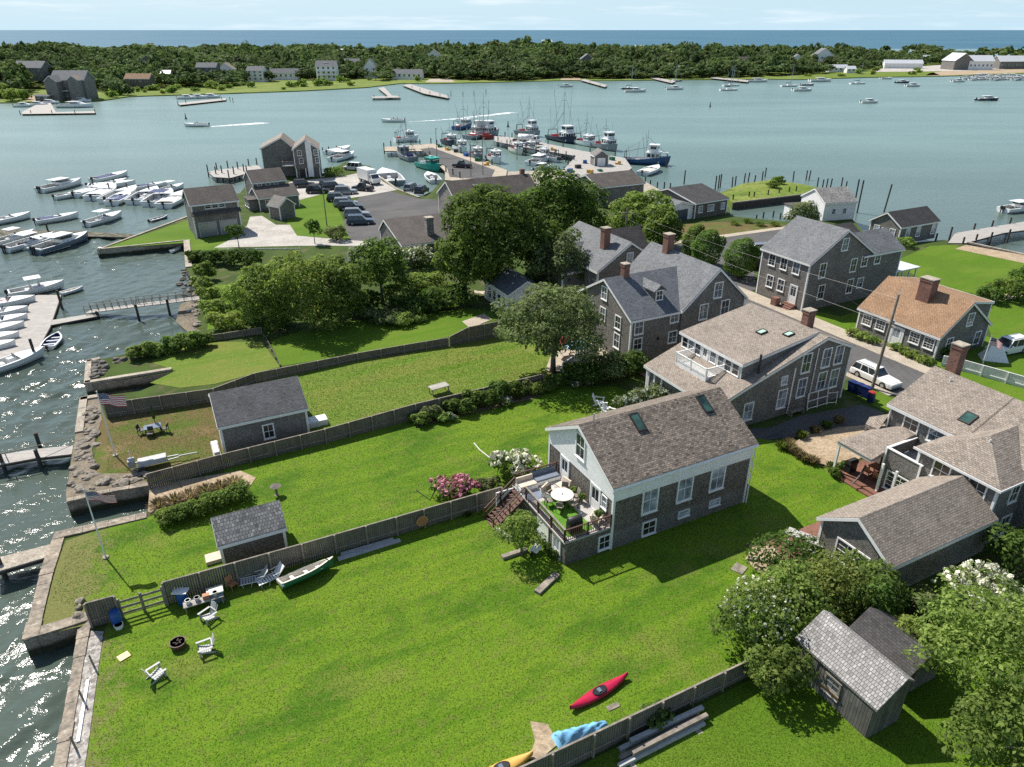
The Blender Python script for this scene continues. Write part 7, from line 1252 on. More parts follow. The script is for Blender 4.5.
def person(label, loc, rz, shirt):
    t = thing('person', label, 'person', loc, rz); me = bpy.data.meshes.new('body'); V_ = [(0, 0, .95), (0, 0, 1.2), (0, 0, 1.42), (0, 0, 1.52), (0, 0, 1.66), (-.1, 0, .9), (-.11, .02, .48), (-.11, 0, .04), (.1, 0, .9), (.11, .02, .48), (.11, 0, .04), (-.2, 0, 1.4), (-.27, .02, 1.12), (-.24, -.15, .92), (.2, 0, 1.4), (.27, .02, 1.12), (.24, -.15, .92), (-.11, -.13, .03), (.11, -.13, .03)]
    me.from_pydata(V_, [(0, 1), (1, 2), (2, 3), (3, 4), (0, 5), (5, 6), (6, 7), (0, 8), (8, 9), (9, 10), (2, 11), (11, 12), (12, 13), (2, 14), (14, 15), (15, 16), (7, 17), (10, 18)], []); me.materials.append(M[shirt]); o = link('body', me, t);
    md = o.modifiers.new('skin', 'SKIN')
    for v, r_ in zip(me.skin_vertices[0].data, [.15, .15, .15, .06, .11, .1, .07, .05, .1, .07, .05, .07, .05, .035, .07, .05, .035, .04, .04]): v.radius = (r_, r_ * .85)
    me.skin_vertices[0].data[0].use_root = True; s = o.modifiers.new('sub', 'SUBSURF'); s.levels = s.render_levels = 1; MB().ball((0, .02, 1.70), .115, 8, sz=.8).build('hair', M['brown_rail'], t); MB().ball((0, -.03, 1.66), .10, 8, sz=1.1).build('face', M['skin'], t); return t
b0 = at(393, 122, WZ); person('person in a dark shirt standing at the console of the boat in mid bay', b0 + V3(.3, .1, .25), 1.6, 'cloth_blue'); person('person in a red shirt standing at the stern of the boat in mid bay', b0 + V3(1.8, -.1, .25), 1.6, 'red_pl'); b0 = at(197, 126.5, WZ); person('person in a dark shirt steering the white boat near the left houses', b0 + V3(.3, 0, .25), 1.6, 'cloth_blue')
# ------------------------------------------------------------------ trees and shrubs of the near shore
tree('broad_tree', 'umbrella shaped olive green tree with forked grey trunk before the slate roofed house', at(553, 372), 9.9, 6.1, 5.2, 3.9, 'leaf_olive', 12500, .31, 11, r=.26, clump=30, k=.30, cz=5.9, nl=7, low=-.75)
tree('broad_tree', 'huge dark round tree, tallest in the middle of the village', at(497, 298), 15.5, 7.2, 6.5, 7.0, 'leaf_dark', 11000, .50, 12, r=.4, clump=24, k=.34, cz=8.2)
tree('broad_tree', 'huge dark tree behind the tallest one, right of it', at(560, 262), 14.4, 6.8, 6.0, 6.2, 'leaf_dark', 11000, .50, 13, r=.4, clump=24, k=.34, cz=8.0)
tree('broad_tree', 'dark spreading tree left of the tallest one, with low light branches', at(466, 300), 10, 4.2, 4.0, 4.6, 'leaf_mid', 6500, .42, 14, r=.3, clump=18, k=.36, cz=5.2)
tree('broad_tree', 'bright green round tree right of the huge dark trees', at(640, 245), 8.6, 5.2, 4.6, 4.0, 'leaf_light', 7500, .45, 15, r=.3, clump=18, k=.36, cz=4.8)
tree('broad_tree', 'dark green tree between the bright round tree and the clipped bushes', at(660, 254), 7, 3.2, 3, 3.4, 'leaf_mid', 3800, .42, 16, r=.22, clump=12, cz=3.6)
tree('conifer_tree', 'grey green cone shaped tree behind the umbrella shaped tree', at(556, 300), 9.5, 4.4, 4.2, 4.7, 'leaf_olive', 7500, .36, 17, r=.25, clump=20, k=.34, cz=4.9)
tree('round_tree', 'round blue green tree before the parking lot', at(383, 304), 8.8, 3.9, 3.6, 3.9, 'leaf_mid', 6500, .36, 18, r=.22, clump=18, k=.34, cz=5.0)
for i, (x, y, h, rx, lab) in enumerate(((272, 326, 8.8, 4.8, 'loose light green tree group at the shore, left part'), (312, 330, 10.2, 5.4, 'loose light green tree group at the shore, tallest middle part'), (342, 322, 8.2, 4.2, 'loose light green tree group at the shore, right part'))): tree('leafy_tree', lab, at(x, y), h, rx, 4.2, h * .52, 'leaf_light' if i != 2 else 'leaf_mid', 8500, .33, 20 + i, r=.16, clump=34, k=.24, cz=h * .47, nl=9, low=-.9)
tree('small_tree', 'little dark tree beside the shell driveway', at(239, 248), 4.2, 1.3, 1.3, 1.6, 'leaf_dark', 900, .3, 24, r=.08, clump=8, cz=2.6); tree('small_tree', 'thin dark sapling on the near edge of the cottage lawn', at(315, 244), 4.6, 1.2, 1.2, 1.7, 'leaf_dark', 800, .3, 25, r=.07, clump=8, cz=2.7)
for i, (x, y, rx, rz, m_, lab) in enumerate(((402, 303, 3.4, 1.6, 'leaf_mid', 'dark shrub right of the round blue green tree'), (430, 296, 3.4, 1.9, 'leaf_light', 'bright leafy shrub under the spreading tree'), (420, 312, 3.4, 1.2, 'leaf_dark', 'dark low shrub mass behind the garden lawn'), (448, 308, 3.2, 1.5, 'leaf_dark', 'dark low shrub at the foot of the spreading tree'), (385, 322, 3.0, .9, 'leaf_olive', 'low olive shrub at the edge of the garden lawn'), (402, 322, 2.4, .7, 'leaf_light', 'pale low plants in front of the dark shrubs'), (258, 318, 2.6, 1.6, 'leaf_mid', 'shrub at the foot of the loose trees, left end'), (360, 312, 2.8, 1.4, 'leaf_dark', 'dark shrub between the loose trees and the round tree'), (480, 268, 3.4, 2.2, 'leaf_mid', 'leafy shrub in front of the huge dark tree'), (528, 292, 2.2, 1.5, 'leaf_dark', 'dark shrub beside the blue trimmed porch house'), (612, 235, 3, 1.8, 'leaf_light', 'light green shrub below the low brown roof'))): shrub(lab, at(x, y), rx, rx * .8, rz, m_, 2400, .34, 30 + i)
shrub('cream flowering bush by the parking lot wall', at(415, 268), 2.6, 2.4, 1.7, 'leaf_olive', 1800, .3, 44, 'flowering_bush', 'bush', 'bloom_white', 110, .32)
for i, (x, y, rx) in enumerate(((705, 268, 2.4), (693, 262, 2.0), (738, 278, 2.5))): tree('clipped_bush', 'dense dark clipped oval bush by the cross street, ' + ('tallest in the middle', 'at the left', 'nearest the tall corner house')[i], at(x, y), 6.2 if i != 1 else 5.4, rx * 1.32, rx * 1.28, 3.9, 'leaf_mid', 6500, .24, 46 + i, 'bush', .12, 1, 2.9, k=.3, inner=.8)
shrub('round bush beside the shell yard and the white van', at(333, 176), 2.6, 2.2, 1.2, 'leaf_light', 1500, .34, 50); shrub('rounded bush on the lawn edge beside the parked dark blue car', at(337, 240), 2.0, 1.8, 1.2, 'leaf_olive', 1500, .3, 51)
# hedges and rows
for i, (x, y, rx, rz) in enumerate(((196, 262, 1.5, .9), (214, 264, 2.0, 1.2), (232, 266, 2.2, 1.4), (250, 266, 2.2, 1.3), (205, 280, 1.7, 1.5))): shrub('dark garden hedge shrub behind the bulkhead, ' + ('leftmost', 'second from the left', 'middle', 'rightmost', 'round one at the shore')[i], at(x, y), rx, rx * .8, rz, 'leaf_dark' if i < 4 else 'leaf_mid', 1700, .3, 54 + i, group='garden hedge shrubs')
for i, (x, y, rx, rz) in enumerate(((203, 291, 1.6, 1.2), (212, 305, 1.7, 1.4), (215, 318, 1.9, 1.3), (226, 330, 2.0, 1.1))): shrub('rounded green shrub on the shore wall, ' + ('nearest the hedge', 'second from the hedge', 'third from the hedge', 'last before the low fence')[i], at(x, y), rx, rx * .9, rz, 'leaf_light', 1700, .28, 60 + i, group='shore wall shrubs')
for i, (x, y, rx, rz) in enumerate(((137, 358, 1.2, .8), (150, 356, 1.3, .9), (163, 354, 1.2, .7), (177, 352, 1.5, 1.1), (191, 350, 1.7, 1.2), (203, 346, 1.4, .9))): shrub('leafy shrub on the rocks of the small inlet, ' + ('leftmost', 'second from the left', 'low third one', 'fourth from the left', 'largest', 'rightmost')[i], at(x, y), rx, rx * .8, rz, 'leaf_light' if i < 3 else 'leaf_mid', 1300, .28, 66 + i, group='inlet shrubs')
for i, (x, y, r_, h) in enumerate(((167, 524, 1.15, 1.2), (178, 519, .95, 1.1), (188, 517, 1.1, 1.2), (201, 515, 1.15, 1.25), (214, 507, 1.05, 1.2), (226, 504, 1.1, 1.25), (240, 500, 1.1, 1.3))): shrub('dense dark green shrub in the row on the sandy bank, ' + ('nearest the water', 'second from the water', 'third from the water', 'fourth from the water', 'fifth from the water', 'sixth from the water', 'last one by the lawn')[i], at(x, y), r_ * .82, r_ * .8, h * .55, 'leaf_mid', 1500, .16, 74 + i, group='sandy bank shrubs')
for i, (x, y) in enumerate(((160, 508), (175, 503), (190, 499), (205, 494), (220, 490), (234, 486))): grass_clump('tan beach grass tuft behind the dark shrubs of the sandy bank', at(x, y), .8, .8, 'blade_tan', 160, 84 + i, 'beach grass tufts')
hedge = [(420, 424, .9, .6, 'leaf_light'), (432, 419, 1.0, .7, 'leaf_olive'), (441, 421, .8, .5, 'leaf_light'), (452, 413, 1.0, .8, 'leaf_mid'), (463, 414, 1.0, .8, 'leaf_mid'), (474, 407, 1.1, 1.0, 'leaf_mid'), (487, 407, 1.1, 1.0, 'leaf_dark'), (499, 399, 1.2, 1.1, 'leaf_mid'), (512, 398, 1.2, 1.0, 'leaf_dark'), (524, 393, 1.0, .8, 'leaf_olive'), (534, 394, 1.0, .6, 'leaf_light'), (546, 391, 1.1, .6, 'leaf_yel'), (557, 387, 1.1, .7, 'leaf_mid')]
for i, (x, y, rx, rz, m_) in enumerate(hedge): shrub('border shrub along the board fence behind the middle lawn, ' + ('first at the left end', 'second from the left end', 'low third one', 'fourth from the left', 'fifth from the left', 'sixth from the left', 'seventh, dark', 'eighth, tallest', 'ninth, dark', 'tenth, olive', 'eleventh, pale green', 'twelfth, yellowish', 'last at the right end')[i], at(x, y), rx, rx * .85, rz, m_, 1300, .22, 92 + i, group='flower border shrubs')
for i, (x, y) in enumerate(((448, 420), (505, 405), (575, 388), (588, 385))): shrub('small pale flowering plant in the border bed, ' + ('left', 'middle', 'under the tree', 'beside the dark hedge')[i], at(x, y), .7, .6, .4, 'leaf_mid', 400, .2, 108 + i, 'flowering_plant', 'plant', 'bloom_pale', 50, .2)
for i, (x, y, rx, rz) in enumerate(((583, 384, 2.2, 1.3), (604, 380, 2.4, 1.5), (625, 376, 2.2, 1.4), (640, 372, 1.6, 1.0))): shrub('dark olive hedge shrub before the slate roofed house, ' + ('nearest the umbrella shaped tree', 'second from the tree', 'third from the tree', 'beside the bins')[i], at(x, y), rx, rx * .8, rz, 'leaf_olive' if i % 2 else 'leaf_dark', 2400, .26, 114 + i, group='dark hedge shrubs')
for i, (x, y, rx, rz) in enumerate(((632, 412, 1.5, .9), (650, 407, 1.9, 1.1), (672, 402, 1.6, 1.0))): shrub('silver flowered shrub behind the white house roof, ' + ('left', 'middle', 'right')[i], at(x, y), rx, rx * .8, rz, 'leaf_olive', 1500, .24, 120 + i, 'flowering_bush', 'bush', 'bloom_pale', 90, .26)
shrub('pink hydrangea bush against the board fence', at(456, 497), 1.8, 1.35, .95, 'leaf_mid', 1800, .2, 124, 'hydrangea', 'hydrangea', 'bloom_pink', 130, .30); shrub('large cream white hydrangea beside the deck', at(514, 478), 1.95, 1.6, 1.3, 'leaf_mid', 1800, .22, 125, 'hydrangea', 'hydrangea', 'bloom_white', 170, .32); shrub('silver green shrub between both hydrangeas at the fence', at(488, 490), 1.0, .9, .6, 'leaf_olive', 900, .2, 126)
tree('small_tree', 'small round light green tree beside the deck', at(522, 556), 3.3, 1.55, 1.5, 1.3, 'leaf_light', 3600, .16, 127, r=.09, clump=14, cz=2.0, k=.42)
for i, (x, y) in enumerate(((548, 549), (556, 557))): shrub('low dark plant in the shade below the deck, ' + ('behind', 'in front')[i], at(x, y), .6, .5, .3, 'leaf_dark', 300, .18, 128 + i, 'plant', 'plant')
shrub('small leafy plant growing at the bottom board fence behind the timbers', at(655, 722), .8, .7, .6, 'leaf_mid', 500, .2, 130); grass_clump('small weed tuft at the board fence near the deck stairs', at(468, 516), .35, .4, 'blade', 90, 131)
# big bushes at the lower right
for i, (x, y, rx, rz, m_, bl, lab) in enumerate(((790, 577, 2.3, 1.5, 'leaf_dark', None, 'dark dense bush beside the picnic table'), (754, 650, 2.1, 2.0, 'leaf_mid', 'bloom_pale', 'pale blooming bush at the end of the bottom fence'), (748, 632, 2.0, 1.9, 'leaf_yel', 'bloom_white', 'cream flowered yellowish bush left of the bleached roof shed'), (786, 622, 2.2, 2.0, 'leaf_light', None, 'mid green bush behind the bleached roof shed, left side'), (832, 612, 2.2, 1.9, 'leaf_yel', None, 'mid green bush between the gabled wing and the shed'), (868, 604, 2.0, 1.7, 'leaf_mid', None, 'leafy bush behind the bleached roof, right side'), (770, 690, 1.6, 1.6, 'leaf_mid', None, 'dark bush against the left wall of the bleached roof shed'), (800, 600, 2.0, 1.5, 'leaf_yel', None, 'yellow green bush under the grid window of the gabled wing'))): shrub(lab, at(x, y), rx, rx * .9, rz, m_, 4600, .18, 134 + i, 'bush', 'bush', bl, 150, .13, clump=14)
shrub('leafy bush hiding the end of the low dark shed', at(908, 664), 1.7, 1.5, 1.5, 'leaf_light', 3000, .19, 151, 'bush', 'bush', clump=10); shrub('dark ivy like bush over the roof corner of the low dark shed', at(868, 622), 1.3, 1.2, 1.7, 'leaf_mid', 2000, .19, 152, 'bush', 'bush', clump=9)
tree('broad_tree', 'wide light green tree at the lower right corner beside the bleached roof shed', at(985, 708), 6.4, 4.7, 3.8, 2.7, 'leaf_light', 12000, .22, 145, r=.2, clump=26, k=.33, cz=3.5)
tree('broad_tree', 'shaded dark green tree cut off by the lower right corner', at(1012, 775), 5.2, 3.4, 2.6, 2.6, 'leaf_mid', 6000, .22, 146, r=.2, clump=16, k=.36, cz=2.7)
shrub('big creamy flowering hydrangea tree below the gabled wing', at(972, 610), 2.2, 2.0, 1.7, 'leaf_light', 2200, .22, 147, 'hydrangea', 'hydrangea', 'bloom_white', 210, .30, clump=14); shrub('dark bush in the deep shade at the right edge', at(1016, 578), 1.9, 1.9, 2.2, 'leaf_dark', 2200, .24, 148); shrub('dark bush between the hydrangea tree and the wide light tree', at(938, 628), 1.6, 1.4, 1.2, 'leaf_dark', 1500, .22, 149); shrub('reddish green shrub behind the low dark shed', at(918, 614), 1.2, 1.2, .9, 'leaf_olive', 900, .2, 150)
# street side planting
for i, (x, y) in enumerate(((853, 337), (862, 341), (872, 344), (895, 351), (903, 355), (911, 359), (920, 363), (928, 366), (908, 347))): shrub('rounded green shrub in the bed before the orange roofed cape, ' + ('leftmost', 'second from the left', 'left of the door', 'just right of the door', 'second right of the door', 'third right of the door', 'second from the corner', 'nearest the corner', 'under the middle window')[i], at(x, y), .75, .7, .55, 'leaf_light', 420, .22, 152 + i, group='cape house bed shrubs')
for i, (x, y) in enumerate(((940, 357), (950, 352), (962, 347))): shrub('shaded shrub along the side wall of the orange roofed cape, ' + ('nearest the street', 'middle', 'farthest from the street')[i], at(x, y), 1.1, 1.0, .8, 'leaf_mid', 600, .26, 162 + i)
for i, (x, y, r_, h) in enumerate(((987, 302, 2.0, 1.9), (1003, 300, 2.6, 2.8), (1018, 300, 2.2, 2.2), (1020, 290, 2.2, 3.4))): shrub('dark shrub at the right edge of the field, ' + ('low left one', 'round middle one', 'right one', 'tall one cut off by the edge')[i], at(x, y), r_ * .8, r_ * .8, h * .6, 'leaf_mid', 1500, .3, 166 + i)
for i, (x, y) in enumerate(((968, 302), (978, 305))): grass_clump('tuft of tall grass by the field shrubs, ' + ('left', 'right')[i], at(x, y), 1.0, 1.4, 'blade', 220, 170 + i)
tree('leafy_tree', 'reddish green shrubby tree beside the white boat shed', at(800, 232), 5.2, 3.2, 2.6, 2.6, 'leaf_olive', 3200, .34, 174, r=.15, clump=14, cz=2.7); shrub('bush at the wall of the dark roofed cottage by the dock', at(903, 247), 2.0, 1.6, .9, 'leaf_light', 900, .3, 175); shrub('low shrub on the marsh bank', at(778, 184), 1.5, 1.3, .9, 'leaf_mid', 900, .35, 176); shrub('round shrub on the marsh bank beside the pilings', at(772, 188), 1.6, 1.4, .9, 'leaf_mid', 700, .33, 177)
for i, (x, y) in enumerate(((735, 225), (748, 223), (760, 226), (775, 226))): grass_clump('weed tuft on the sandy lot by the small basin', at(x, y), 1.1, .9, 'blade', 150, 180 + i, 'sandy lot weeds')
gt = [(781, 449, 0), (789, 446, 1), (801, 438, 0), (814, 433, 1), (826, 428, 0), (838, 423, 1), (791, 452, 1), (798, 457, 1), (804, 461, 1), (813, 464, 1), (832, 470, 0)]
for i, (x, y, k) in enumerate(gt): grass_clump('tuft of ornamental grass round the gravel patio' if k else 'greener grass tuft round the gravel patio', at(x, y), .55, .85, 'blade_tan' if k else 'blade', 170, 186 + i, 'gravel patio tufts' if k else 'greener patio tufts')
for i, (x, y) in enumerate(((834, 476), (843, 471))): shrub('dark plant beside the white porch post, ' + ('outer', 'inner')[i], at(x, y), .6, .6, .45, 'leaf_dark', 350, .18, 198 + i, 'plant', 'plant')
# ------------------------------------------------------------------ the wooded peninsula across the bay
SH = [(-500, 108), (-200, 105), (0, 103.5), (30, 103), (45, 103), (104, 101), (130, 97), (180, 95.5), (230, 94), (300, 91.5), (366, 88), (400, 84), (440, 84), (480, 83), (560, 81), (620, 81), (700, 80), (760, 79.5), (800, 80), (860, 78), (945, 76.5), (1024, 74), (1200, 70), (1600, 66)]
shore = pl(SH, WATER); rgn = np.random.default_rng(77)
back = [V3(x, 985 + 20 * math.sin(x * .006) + 40 * math.sin(x * .017), 0) for x in range(1900, -1901, -100)]
structure('far_shore', MB().prism(shore + back, WATER - 2, WATER + .5), M['marsh'])
def far(name, pts, m, z=WATER + .56): return structure(name, MB().sheet(pl(pts, z), z), M[m])
far('far_beach', ((925, 75.5), (945, 75.5), (1024, 72.5), (1024, 69), (945, 71), (930, 73)), 'sand'); far('far_yard', ((800, 78), (850, 77.5), (940, 75), (930, 71), (850, 73), (800, 75)), 'lawn_dry'); far('far_sand', ((560, 80), (582, 80), (580, 77), (562, 77.5)), 'sand'); far('far_lane', ((425, 82), (455, 82), (450, 78), (430, 79)), 'pavement'); far('far_boatyard', ((870, 72), (960, 71), (1024, 68.5), (1024, 63), (940, 65), (875, 69)), 'gravel', WATER + .6); far('far_lawn', ((100, 100), (118, 97), (112, 88), (100, 90)), 'lawn_dry', WATER + .6); far('far_gap', ((26, 101), (42, 101), (42, 95), (30, 95)), 'sand', WATER + .6)
FR = [(-700, 100), (-200, 100), (0, 100), (24, 100), (26, 92), (48, 92), (98, 90), (104, 95), (140, 90), (192, 89), (225, 89), (256, 84), (290, 82), (340, 80.5), (372, 80), (380, 83), (410, 78), (455, 81), (520, 82), (558, 79), (600, 80), (645, 80), (700, 79.5), (760, 78), (800, 75.5), (850, 74), (870, 70), (935, 66), (960, 62), (1024, 61), (1300, 60), (1700, 60)]
fx = np.array([at(x, y, WATER).x / at(x, y, WATER).y for x, y in FR]); fy = np.array([at(x, y, WATER).y for x, y in FR])
# houses across the bay
HOLES = []
def farhouse(label, x, y, wd, h, dp, roof='roof_grey', wall='cedar_pale', axis='x', floors=2, z=.5, rh=.35, name='far_house', wins=True):
    wd, h, dp = wd * (.84 if name == 'far_house' else 1), h * .82, dp * .8
    p = at(x, y, WATER + z) + V3(0, 0, .8); r = thing(name, label, 'house', p, .12 * math.sin(x)); HOLES.append((p.x, p.y + dp * .4, wd * .55 + 1.5))
    if axis == 'x': wing(r, -wd / 2, wd / 2, gable(0, dp, h, h + dp * rh), 'x', wall, roof, eave=.5, rake=.4, z0=-2, boards_=False)
    else: wing(r, 0, dp, gable(-wd / 2, wd / 2, h, h + wd * rh), 'y', wall, roof, eave=.5, rake=.4, z0=-2, boards_=False)
    if wins:
        n_ = max(2, int(wd / 3.4)); hh = h / floors
        for f in range(floors):
            for i in range(n_): window(r, -wd / 2 + wd * (i + .5) / n_, 0, hh * f + hh * .35, 1.4, min(1.5, hh * .5), 'f', 'thin')
    return r
hb = farhouse('big dark grey house with many gables on the left shore', 72, 100, 20, 11, 14, 'roof_grey', 'cedar_pale', 'x', 3); wing(hb, -6, 3, gable(-8.5, -2.5, 8.5, 11), 'y', 'cedar_pale', 'roof_grey', boards_=False, z0=-2); wing(hb, -4, 3, gable(2, 7.5, 9, 11), 'y', 'cedar_pale', 'roof_pale', boards_=False, z0=-2)
for i in range(2): MB().box(-2.6 + i * 4.4, 1.0 + i * 4.4, -2.5, 0, 3.6 + 3.4 * i, 3.8 + 3.4 * i).build('balcony', M['white'], hb)
farhouse('small hut with flat pale roof at the dock of the big grey house', 43, 101.5, 9, 2.4, 5, 'roof_brown', 'cedar_warm', floors=1, rh=.1)
farhouse('grey house half hidden in the wood left of the big grey house', 30, 79, 22, 7, 12, 'roof_grey', 'cedar_pale', z=6); farhouse('grey roofed house peeking over the left wood', 150, 72, 16, 7, 10, 'roof_grey', z=6, axis='y'); farhouse('low orange roofed house right of the big grey house', 138, 85, 18, 3.5, 9, 'roof_orange', 'cedar_warm', floors=1, z=3); farhouse('small white shed in the left wood', 166, 79, 7, 3, 6, 'metal_roof', 'white_clap', floors=1, z=5); farhouse('pale grey house behind the trees at the left third', 207, 75, 16, 5, 9, 'roof_grey', 'cedar_pale', z=6)
farhouse('grey shore house with a full width balcony', 256, 82, 14, 8, 9, 'roof_grey', 'white_clap', 'x', 3); farhouse('long low grey house with light trim on the marsh shore', 284, 80, 25, 5, 9, 'roof_grey', 'white_clap', floors=1); h3 = farhouse('tall pale house with white balconies and roof cupola', 327, 80.5, 17, 10.5, 12, 'roof_grey', 'white_clap', 'x', 3); MB().box(-2, 1.6, 2.5, 6, 8.5, 11).build('cupola', M['white_clap'], h3); [MB().box(-6, 6.5, -2.4, 0, z, z + .2).build('balcony', M['white'], h3) for z in (2.6, 5.3)]
farhouse('steep gabled grey house near the far T shaped pier', 371, 78, 12, 8, 10, 'roof_grey', 'white_clap', 'y', 2, rh=.6); farhouse('pale house high in the wood, only its gable showing', 434, 62, 17, 6, 10, 'roof_pale', 'white_clap', 'y', 2, z=6); farhouse('long low pale house behind the long far dock', 407, 79.5, 26, 4, 9, 'roof_grey', 'white_clap', floors=1); farhouse('pale roof peeking over the wood above the marsh', 349, 57, 22, 4, 12, 'metal_roof', 'cedar_pale', z=8); farhouse('blue grey house half hidden above the sandy gap', 587, 70, 15, 8, 10, 'roof_grey', 'cedar', 'y', 2, z=4); farhouse('white house peeking over the middle of the wood', 641, 53, 20, 6, 12, 'metal_roof', 'white_clap', z=6); farhouse('small white house at the far left of the middle skyline', 547, 45, 24, 6, 12, 'metal_roof', 'white_clap', z=6)
farhouse('large white house with a grey gabled roof on the right shore', 823, 66, 20, 10, 14, 'roof_grey', 'white_clap', 'y', 2, z=3); farhouse('white cottage left of the large white house', 797, 66, 14, 6, 10, 'roof_grey', 'white_clap', 'y', 2, z=3); farhouse('low white boat shed by the right shore', 838, 72, 20, 3.2, 8, 'metal_roof', 'white_clap', floors=1); farhouse('small white kiosk on the right shore yard', 851, 73, 9, 3, 7, 'metal_roof', 'white_clap', floors=1, z=.6)
farhouse('long low white shed behind the right beach', 903, 68.5, 34, 4.5, 10, 'metal_roof', 'white_clap', floors=1, wins=False, name='boat_shed'); farhouse('tan gabled boat hall beside the long white shed', 962, 70, 17, 8.5, 24, 'metal_roof', 'cedar_pale', 'y', 1, name='boat_hall', wins=False); farhouse('wide white roofed boat hall in the marina', 980, 70, 22, 8, 16, 'metal_roof', 'white_clap', 'x', 1, name='boat_hall'); farhouse('white roofed boat hall at the right edge of the marina', 1014, 69, 30, 7, 16, 'metal_roof', 'cedar_pale', 'x', 1, name='boat_hall'); farhouse('small white shed between the long shed and the tan hall', 925, 63, 12, 5, 9, 'metal_roof', 'white_clap', floors=1, z=1, name='boat_shed')
farhouse('pale house with grey roof showing between the trees right of the tall pale house', 352, 70, 15, 6, 10, 'roof_grey', 'white_clap', z=3); farhouse('white gabled house in the trees left of the marsh', 226, 78, 13, 6, 9, 'roof_pale', 'white_clap', 'y', 2, z=3); farhouse('white house among the trees above the thin wooden dock', 668, 66, 15, 6, 10, 'metal_roof', 'white_clap', z=4); farhouse('tan house among the trees before the two masted boat', 742, 68, 15, 6, 10, 'roof_brown', 'cedar_warm', z=4)
# the wood: one mass, its nearest trees as trees of their own
def proto(n, size, seed):
    rg = np.random.default_rng(seed); B = np.array(clumps(0, 0, .55, .5, .5, .45, 6, seed, .48, -.2)); k = rg.integers(0, len(B), n); d = rg.normal(size=(n, 3)); d[:, 2] += .5; d /= np.linalg.norm(d, axis=1)[:, None]
    p = B[k, :3] + d * B[k, 3:] * (.75 + .3 * rg.random(n))[:, None]; nr = d + rg.normal(size=(n, 3)) * .35; nr /= np.linalg.norm(nr, axis=1)[:, None]; a = np.cross(nr, rg.normal(size=(n, 3))); a /= np.linalg.norm(a, axis=1)[:, None]; c = np.cross(nr, a); s = size * (.6 + .8 * rg.random(n))[:, None]
    return np.stack([p - a * s * .6, p + c * s * .45, p + a * s * .6, p - c * s * .45], 1).reshape(-1, 3)
P_near = [proto(230, .17, i) for i in range(6)]; P_far = [proto(80, .27, 20 + i) for i in range(6)]
hill = lambda x, y: 2.2 * np.sin(x * .011 + 1) + 1.6 * np.sin(y * .017 + x * .006) + 1.5 * np.sin(x * .043 + y * .02)
pts = []; D0 = 380.0
while D0 < 960:
    st = 6.0 if D0 < 640 else (8.0 if D0 < 850 else 11.0); ang = np.arange(-.86, .86, st / D0) + rgn.uniform(-.4, .4) * st / D0; ang = ang + rgn.uniform(-.35, .35, len(ang)) * st / D0; x = np.tan(ang) * D0; y = D0 + rgn.uniform(-.5, .5, len(ang)) * st
    f = np.interp(x / y, fx, fy); ok = (y > f + 5) & (rgn.random(len(x)) < .96)
    pts.append(np.stack([x[ok], y[ok], (y - f)[ok]], 1)); D0 += st * .9
T = np.concatenate(pts); keep = np.ones(len(T), bool)
for hx_, hy_, hr in HOLES: dx, dy = T[:, 0] - hx_, T[:, 1] - hy_; keep &= ~((np.hypot(dx, dy) < hr) | ((np.abs(dx - hx_ / hy_ * dy) < hr * .6) & (dy < 0) & (dy > -hr * 2.0)))
T = T[keep]; out = []; front = []
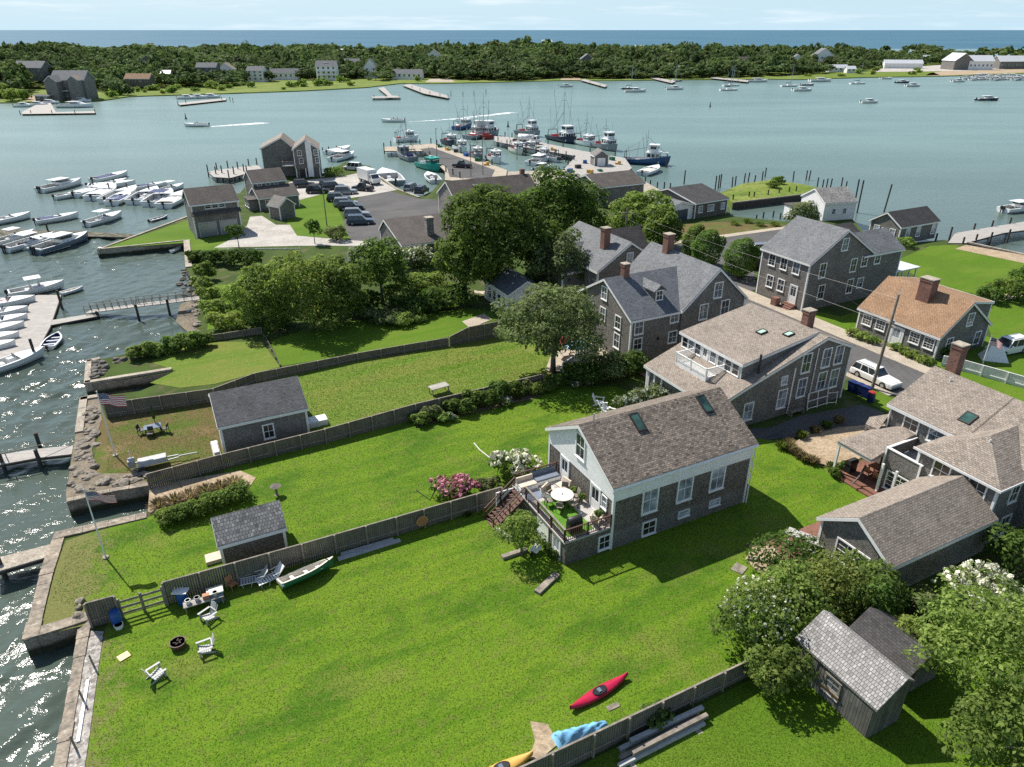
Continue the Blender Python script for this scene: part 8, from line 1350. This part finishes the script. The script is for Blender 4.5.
for i, (x, y, q) in enumerate(T):
    patch = .86 + .22 * math.sin(x * .021 + 1.3) * math.sin(y * .016) + .16 * math.sin(x * .06 + y * .03); h = patch * rgn.uniform(6.5, 12) * (.72 if q < 14 else 1) * (1.25 if rgn.random() < .12 else 1); w_ = rgn.uniform(6.5, 12) * (1 if y < 850 else 1.35); z = WATER + .4 + min(6, q * .03) + float(hill(x, y)) * min(1, q / 60) * .6
    if q < 7.5 and len(front) < 120 and -330 < x < 460: front.append((x, y, z, w_, h)); continue
    P = (P_near if y < 720 else P_far)[i % 6]; a = rgn.uniform(0, 6.28); ca_, sa_ = math.cos(a), math.sin(a); v = np.empty_like(P); v[:, 0] = x + (P[:, 0] * ca_ - P[:, 1] * sa_) * w_; v[:, 1] = y + (P[:, 0] * sa_ + P[:, 1] * ca_) * w_; v[:, 2] = z + P[:, 2] * h; out.append(v)
me = quads('wood', np.concatenate(out), M['leaf_far']); tag(link('wood', me), 'dense green wood covering the peninsula across the bay', 'wood', kind='stuff')
base = []
for k in range(5):
    t = thing('shore_tree', 'bushy green tree in the front row of the wood across the bay', 'tree', (0, 0, 0), 0, 'front row shore trees'); link('crown', quads('crown', proto(420, .12, 40 + k), M['leaf_far']), t); MB().tube([(0, 0, -.05), (.01, 0, .3), (0, .01, .6)], [.03, .022, .012], 6).build('trunk', M['bark'], t); base.append(t)
for i, (x, y, z, w_, h) in enumerate(front):
    if i < 5: t = base[i]; t.location = (x, y, z); t.scale = (w_, w_, h)
    else: dup(base[i % 5], (x, y, z), i * 1.7, scale=(w_, w_, h))
for i, (x, y, rx, rz) in enumerate(((12, 101, 5, 3), (24, 99.5, 4, 2.4), (6, 98, 5, 3.4), (118, 95, 4, 4), (128, 95, 3.5, 3))): shrub('light green shore bush left of the bay, ' + ('in front of the wood', 'next to the sandy gap', 'at the left edge', 'right of the big grey house', 'second right of the big grey house')[i], at(x, y, WATER + .5), rx, rx, rz, 'leaf_light' if i < 3 else 'leaf_far', 900, .9, 300 + i)

rgs = random.Random(31)
for i in range(46):
    x = rgs.uniform(108, 420) if i < 34 else rgs.uniform(800, 930); y = float(np.interp(x, [p[0] for p in SH], [p[1] for p in SH])) - rgs.uniform(2.0, 7.5)
    if i == 0: sb = shrub('low green bush on the marsh grass below the wood across the bay', at(x, y, WATER + .5), 3.2, 2.6, 1.6, 'leaf_light', 420, .9, 350, group='marsh bushes')
    else: s_ = rgs.uniform(.5, 1.3); dup(sb, at(x, y, WATER + .5), rgs.uniform(0, 6), scale=(s_ * rgs.uniform(.8, 1.6), s_, s_ * rgs.uniform(.6, 1.3)))
